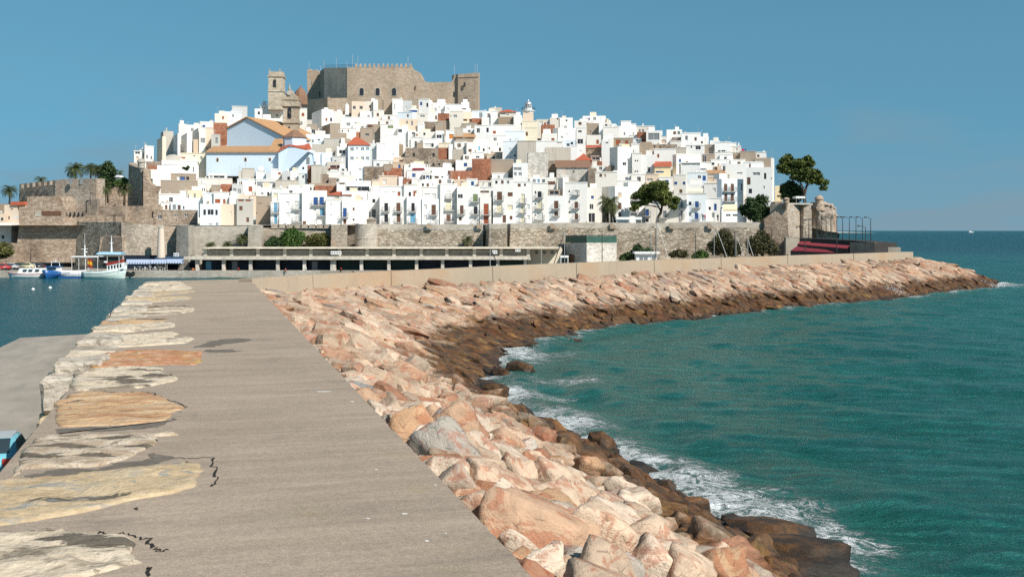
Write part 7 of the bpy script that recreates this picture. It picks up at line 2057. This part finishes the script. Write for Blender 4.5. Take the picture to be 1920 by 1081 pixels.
# ------------------------------------------------------------------ cars
def car(label, loc, rz, c, scale=1.0):
    e = empty('parked_car', loc, label, 'car', 'cars parked on the quay'); e.rotation_euler = (0, 0, rz)
    L, W_ = 4.0, 1.66; bm = bmesh.new()
    prof = [(-2.0, .35), (-2.0, .78), (-1.85, .86), (-.95, .92), (-.35, 1.38), (.95, 1.42), (1.65, .98), (1.98, .90), (2.0, .35)]
    vs_ = [[bm.verts.new((x, s_ * (W_ / 2 - (.12 if z > 1.1 else 0)), z)) for x, z in prof] for s_ in (-1, 1)]
    bm.faces.new(vs_[0][::-1]); bm.faces.new(vs_[1])
    for i in range(len(prof)): j = (i + 1) % len(prof); bm.faces.new((vs_[0][i], vs_[0][j], vs_[1][j], vs_[1][i]))
    bmesh.ops.recalc_face_normals(bm, faces=bm.faces); bmesh.ops.bevel(bm, geom=list(bm.edges), offset=.06, segments=2, affect='EDGES')
    me = bpy.data.meshes.new('body'); bm.to_mesh(me); bm.free(); me.materials.append(m_plain('car_paint_' + label.split()[0], c, .25, .6, .05)); me.polygons.foreach_set('use_smooth', [True] * len(me.polygons))
    o = bpy.data.objects.new('body', me); o.parent = e; COL.objects.link(o)
    def prt(nm, fn, m):
        mb = MB(); fn(mb); me_ = bpy.data.meshes.new(nm); me_.from_pydata(mb.v, [], mb.f); me_.materials.append(m); q = bpy.data.objects.new(nm, me_); q.parent = e; COL.objects.link(q); return q
    prt('windscreen', lambda b: b.hexa([(-.95, -.66, .94), (-.95, .66, .94), (-.90, .66, .95), (-.90, -.66, .95)], [(-.42, -.60, 1.37), (-.42, .60, 1.37), (-.37, .60, 1.38), (-.37, -.60, 1.38)]), M['glass'])
    prt('rear_window', lambda b: b.hexa([(1.62, -.62, 1.03), (1.62, .62, 1.03), (1.56, .62, 1.03), (1.56, -.62, 1.03)], [(1.02, -.58, 1.41), (1.02, .58, 1.41), (.96, .58, 1.41), (.96, -.58, 1.41)]), M['glass'])
    prt('roof_panel', lambda b: b.box(-.30, .90, -.60, .60, 1.415, 1.45), M['pole'] if label.startswith('light blue') else me.materials[0])
    for s_ in (-1, 1):
        prt('side_window', lambda b: b.hexa([(-.72, s_ * .845, .96), (1.35, s_ * .845, .98), (1.35, s_ * .80, .98), (-.72, s_ * .80, .96)], [(-.30, s_ * .735, 1.33), (.92, s_ * .735, 1.35), (.92, s_ * .69, 1.35), (-.30, s_ * .69, 1.33)]), M['glass'])
        prt('tail_light', lambda b: b.box(1.93, 2.03, s_ * .62 - .14, s_ * .62 + .14, .68, .90), M['red'])
        prt('headlight', lambda b: b.box(-2.03, -1.93, s_ * .6 - .15, s_ * .6 + .15, .62, .78), M['white'])
        for x in (-1.25, 1.28):
            w_ = prt('wheel', lambda b: b.tube([(x, s_ * .72, .30), (x, s_ * .86, .30)], .30, 16), M['iron'])
    return e
for lab, x, Y, rz, c in (('silver grey car parked at the left end of the quay', 18, 240, .1, (.35, .37, .40)), ('dark green van-like car behind the white motor boat', 33, 243, 0, (.03, .09, .06)), ('pale yellow car behind the white motor boat cabin', 50, 243, 0, (.55, .50, .28)), ('black car behind the radar arch of the motor boat', 66, 243.5, 0, (.03, .03, .035)), ('red car partly hidden at the left edge of the quay', 2, 237, .1, (.40, .05, .05))):
    car(lab, (PX(x, Y), Y, 1.42), rz, c)
p = onz(14, 842, 2.6)
car('light blue car parked close under the walkway edge', (p.x - .9, p.y + 1.2, 1.5), R(-90) + YAW, (.15, .42, .52))

# ------------------------------------------------------------------ people on the rampart and quay
def person(label, p, h, rz, top, legs, seated=False):
    e = empty('person', p, label, 'person'); e.rotation_euler = (0, 0, rz)
    J = dict(pel=(0, 0, .53), ch=(0, 0, .74), nk=(0, 0, .83), hd=(0, -.01, .90), ht=(0, 0, .965), lk=(-.055, -.01, .28), la=(-.06, .03, .04), lt=(-.06, -.09, .02), rk=(.055, -.03, .28), ra=(.07, -.02, .04), rt=(.07, -.13, .02), ls=(-.105, 0, .80), le=(-.135, .02, .63), lw=(-.14, -.03, .49), rs=(.105, 0, .80), re=(.14, .03, .63), rw=(.13, -.05, .50))
    E = [('pel', 'ch'), ('ch', 'nk'), ('nk', 'hd'), ('hd', 'ht'), ('pel', 'lk'), ('lk', 'la'), ('la', 'lt'), ('pel', 'rk'), ('rk', 'ra'), ('ra', 'rt'), ('nk', 'ls'), ('ls', 'le'), ('le', 'lw'), ('nk', 'rs'), ('rs', 're'), ('re', 'rw')]
    RR_ = dict(pel=.085, ch=.085, nk=.035, hd=.058, ht=.045, lk=.045, la=.028, lt=.022, rk=.045, ra=.028, rt=.022, ls=.042, le=.030, lw=.02, rs=.042, re=.030, rw=.02)
    ks = list(J); me = bpy.data.meshes.new('body'); me.from_pydata([tuple(c * h for c in J[k]) for k in ks], [(ks.index(a), ks.index(b)) for a, b in E], [])
    o = bpy.data.objects.new('body', me); COL.objects.link(o); o.parent = e
    sk = o.modifiers.new('s', 'SKIN'); 
    for i, k in enumerate(ks): v_ = me.skin_vertices[0].data[i]; v_.radius = (RR_[k] * h, RR_[k] * h * (.75 if k in ('pel', 'ch') else 1)); v_.use_root = (k == 'pel')
    o.modifiers.new('b', 'SUBSURF').levels = 1
    t = NT('clothes'); z = t.sep(t.pos(obj=True))[2]; c_ = t.mix(legs, top, t.maprange(z, .54 * h, .545 * h)); c_ = t.mix(c_, (.55, .33, .24), t.maprange(z, .835 * h, .84 * h)); c_ = t.mix(c_, (.04, .025, .015), t.maprange(z, .935 * h, .94 * h)); me.materials.append(t.out(c_, .8))
person('person in a pink top standing on the rampart edge', P(1322, 414.5, 252.2), 1.65, R(200), (.55, .08, .15), (.20, .16, .14))
person('person in dark clothes standing on the rampart beside the pink top', P(1318, 414.5, 253), 1.72, R(160), (.05, .05, .07), (.06, .06, .09))
person('person in dark clothes on the rampart near the lamp', P(1346, 414.5, 252.6), 1.7, R(30), (.06, .05, .06), (.03, .04, .07))
person('person in red sitting-height by the quay steps below the arcade', P(535.5, 512, 233.2) - Vector((0, 0, 0)), 1.1, R(40), (.45, .05, .04), (.10, .08, .08))
# red and white quay bollards
for x, y, m, lab in ((639.5, 503, 'red', 'red iron bollard on the quay before the wide pier'), (447, 507, 'red', 'rusty red bollard on the quay at the second bay'), (573.5, 509, 'white', 'white post on the quay edge at the fifth pier'), (355, 510, 'iron', 'black rubber fender post on the quay corner')):
    p = P(x, y + 3, 233.9); mb = MB(); mb.lathe((p.x, p.y, 1.42), [(.16, 0), (.13, .45), (.2, .5), (.2, .62), (.05, .66)], 10); tag(mb.build('bollard', M[m], None, True), lab, 'bollard', 'bollards on the quay')
# white canopies on the bastion terrace
for x0, x1, lab in ((1492, 1510, 'white flat canopy on the bastion terrace under the pine'),):
    e = empty('canopy', P(x0, 380, 258), lab, 'canopy'); mb = MB(); outline(mb, [(x0, 371.5), (x1, 371.5), (x1 - .5, 368), (x0 + .5, 367.8)], 257, 3); mb.build('canvas_roof', M['white'], e)
    for x in (x0 + 1, x1 - 1): mb = MB(); mb.tube([P(x, 382, 257.3), P(x, 371.6, 257.3)], .05, 5); mb.build('post', M['pole'], e)
e = empty('awning', P(1210, 416, 254), 'long white flat awning on the rampart terrace under the pine', 'awning'); mb = MB(); outline(mb, [(1154.5, 411.5), (1203.5, 411.5), (1203.5, 406.8), (1155, 406.8)], 253, 3); mb.build('canopy', M['white'], e)
for x in (1156, 1179, 1202.5): mb = MB(); mb.tube([P(x, 418.5, 253.3), P(x, 411.6, 253.3)], .06, 5); mb.build('post', M['white'], e)
for nm, x0, x1, y0, y1, Y0, Y1, m, lab in (('awning', 1356, 1382, 383, 392.5, 252, 255, 'Y', 'cream sun awning over the restaurant terrace'), ('awning', 1289, 1318.5, 352.5, 358.5, 258, 261, 'C', 'striped cream awning on a white house terrace')):
    e = empty(nm, P(x0, y1, Y0), lab, 'awning'); q = [P(x0, y1, Y0), P(x1, y1, Y0), P(x1, y0, Y1), P(x0, y0, Y1)]; mb = MB(); mb.hexa([p - Vector((0, 0, .05)) for p in q], q); mb.build('canopy', M[m], e)
    mb = MB(); a, b = q[0], q[1]; mb.box(a.x, b.x, a.y - .04, a.y, a.z - .4, a.z - .003); mb.build('valance', M[m], e)
e = empty('awning', P(735, 320, 288), 'dark red shade sail over a white roof terrace', 'awning'); mb = MB(); q = [P(772, 319.5, 286), P(797, 319, 286), P(795, 315, 289), P(774, 315, 289)]; mb.hexa([p - Vector((0, 0, .06)) for p in q], q); mb.build('canopy', M['maroon'], e)
for p in q[:2]: mb = MB(); mb.tube([p - Vector((0, 0, 2)), p], .04, 5); mb.build('post', M['pole'], e)
# washing on the skyline
for x0, x1, m, lab in ((1390.5, 1395.5, 'pinkc', 'crimson towel drying on a skyline roof'), (1396.5, 1399, 'navyp', 'navy blue towel drying on a skyline roof')):
    if 'pinkc' not in M: M['pinkc'] = m_plain('crimson_cloth', (.45, .02, .10), .9)
    mb = MB(); outline(mb, [(x0, 284.6), (x1, 284.6), (x1, 279), (x0, 279)], 335, .04); tag(mb.build('towel', M[m]), lab, 'towel')
# spray thrown up where waves strike the rocks
rs = np.random.default_rng(21)
for (px, py, hh, ww, lab) in ((1670, 556, 2.2, 3.0, 'white burst of spray on the rocks halfway to the point'), (1833, 538, 1.5, 5.0, 'white spray of surf at the tip of the breakwater'), (938, 652, .5, 2.2, 'low white surf spray in the corner of the bay')):
    c_ = onz(px, py, 0); V, Fc = [], []
    for k in range(1500):
        q = rs.uniform() ** 1.3; x = rs.normal(0, ww * .42) ; z = hh * q * max(.1, 1 - (x / ww) ** 2) * rs.uniform(.3, 1.1); p = np.array([c_.x + x, c_.y + rs.normal(0, ww * .2), z]); s_ = rs.uniform(.015, .05) * (1.3 - .5 * q)
        t4 = rs.normal(size=(4, 3)) * s_ + p; b = len(V); V += [tuple(a) for a in t4]; Fc += [(b, b + 1, b + 2), (b, b + 2, b + 3), (b, b + 3, b + 1), (b + 1, b + 3, b + 2)]
    mb = MB(); mb.add(V, Fc); tag(mb.build('spray', M['white']), lab, 'spray', None, 'stuff')
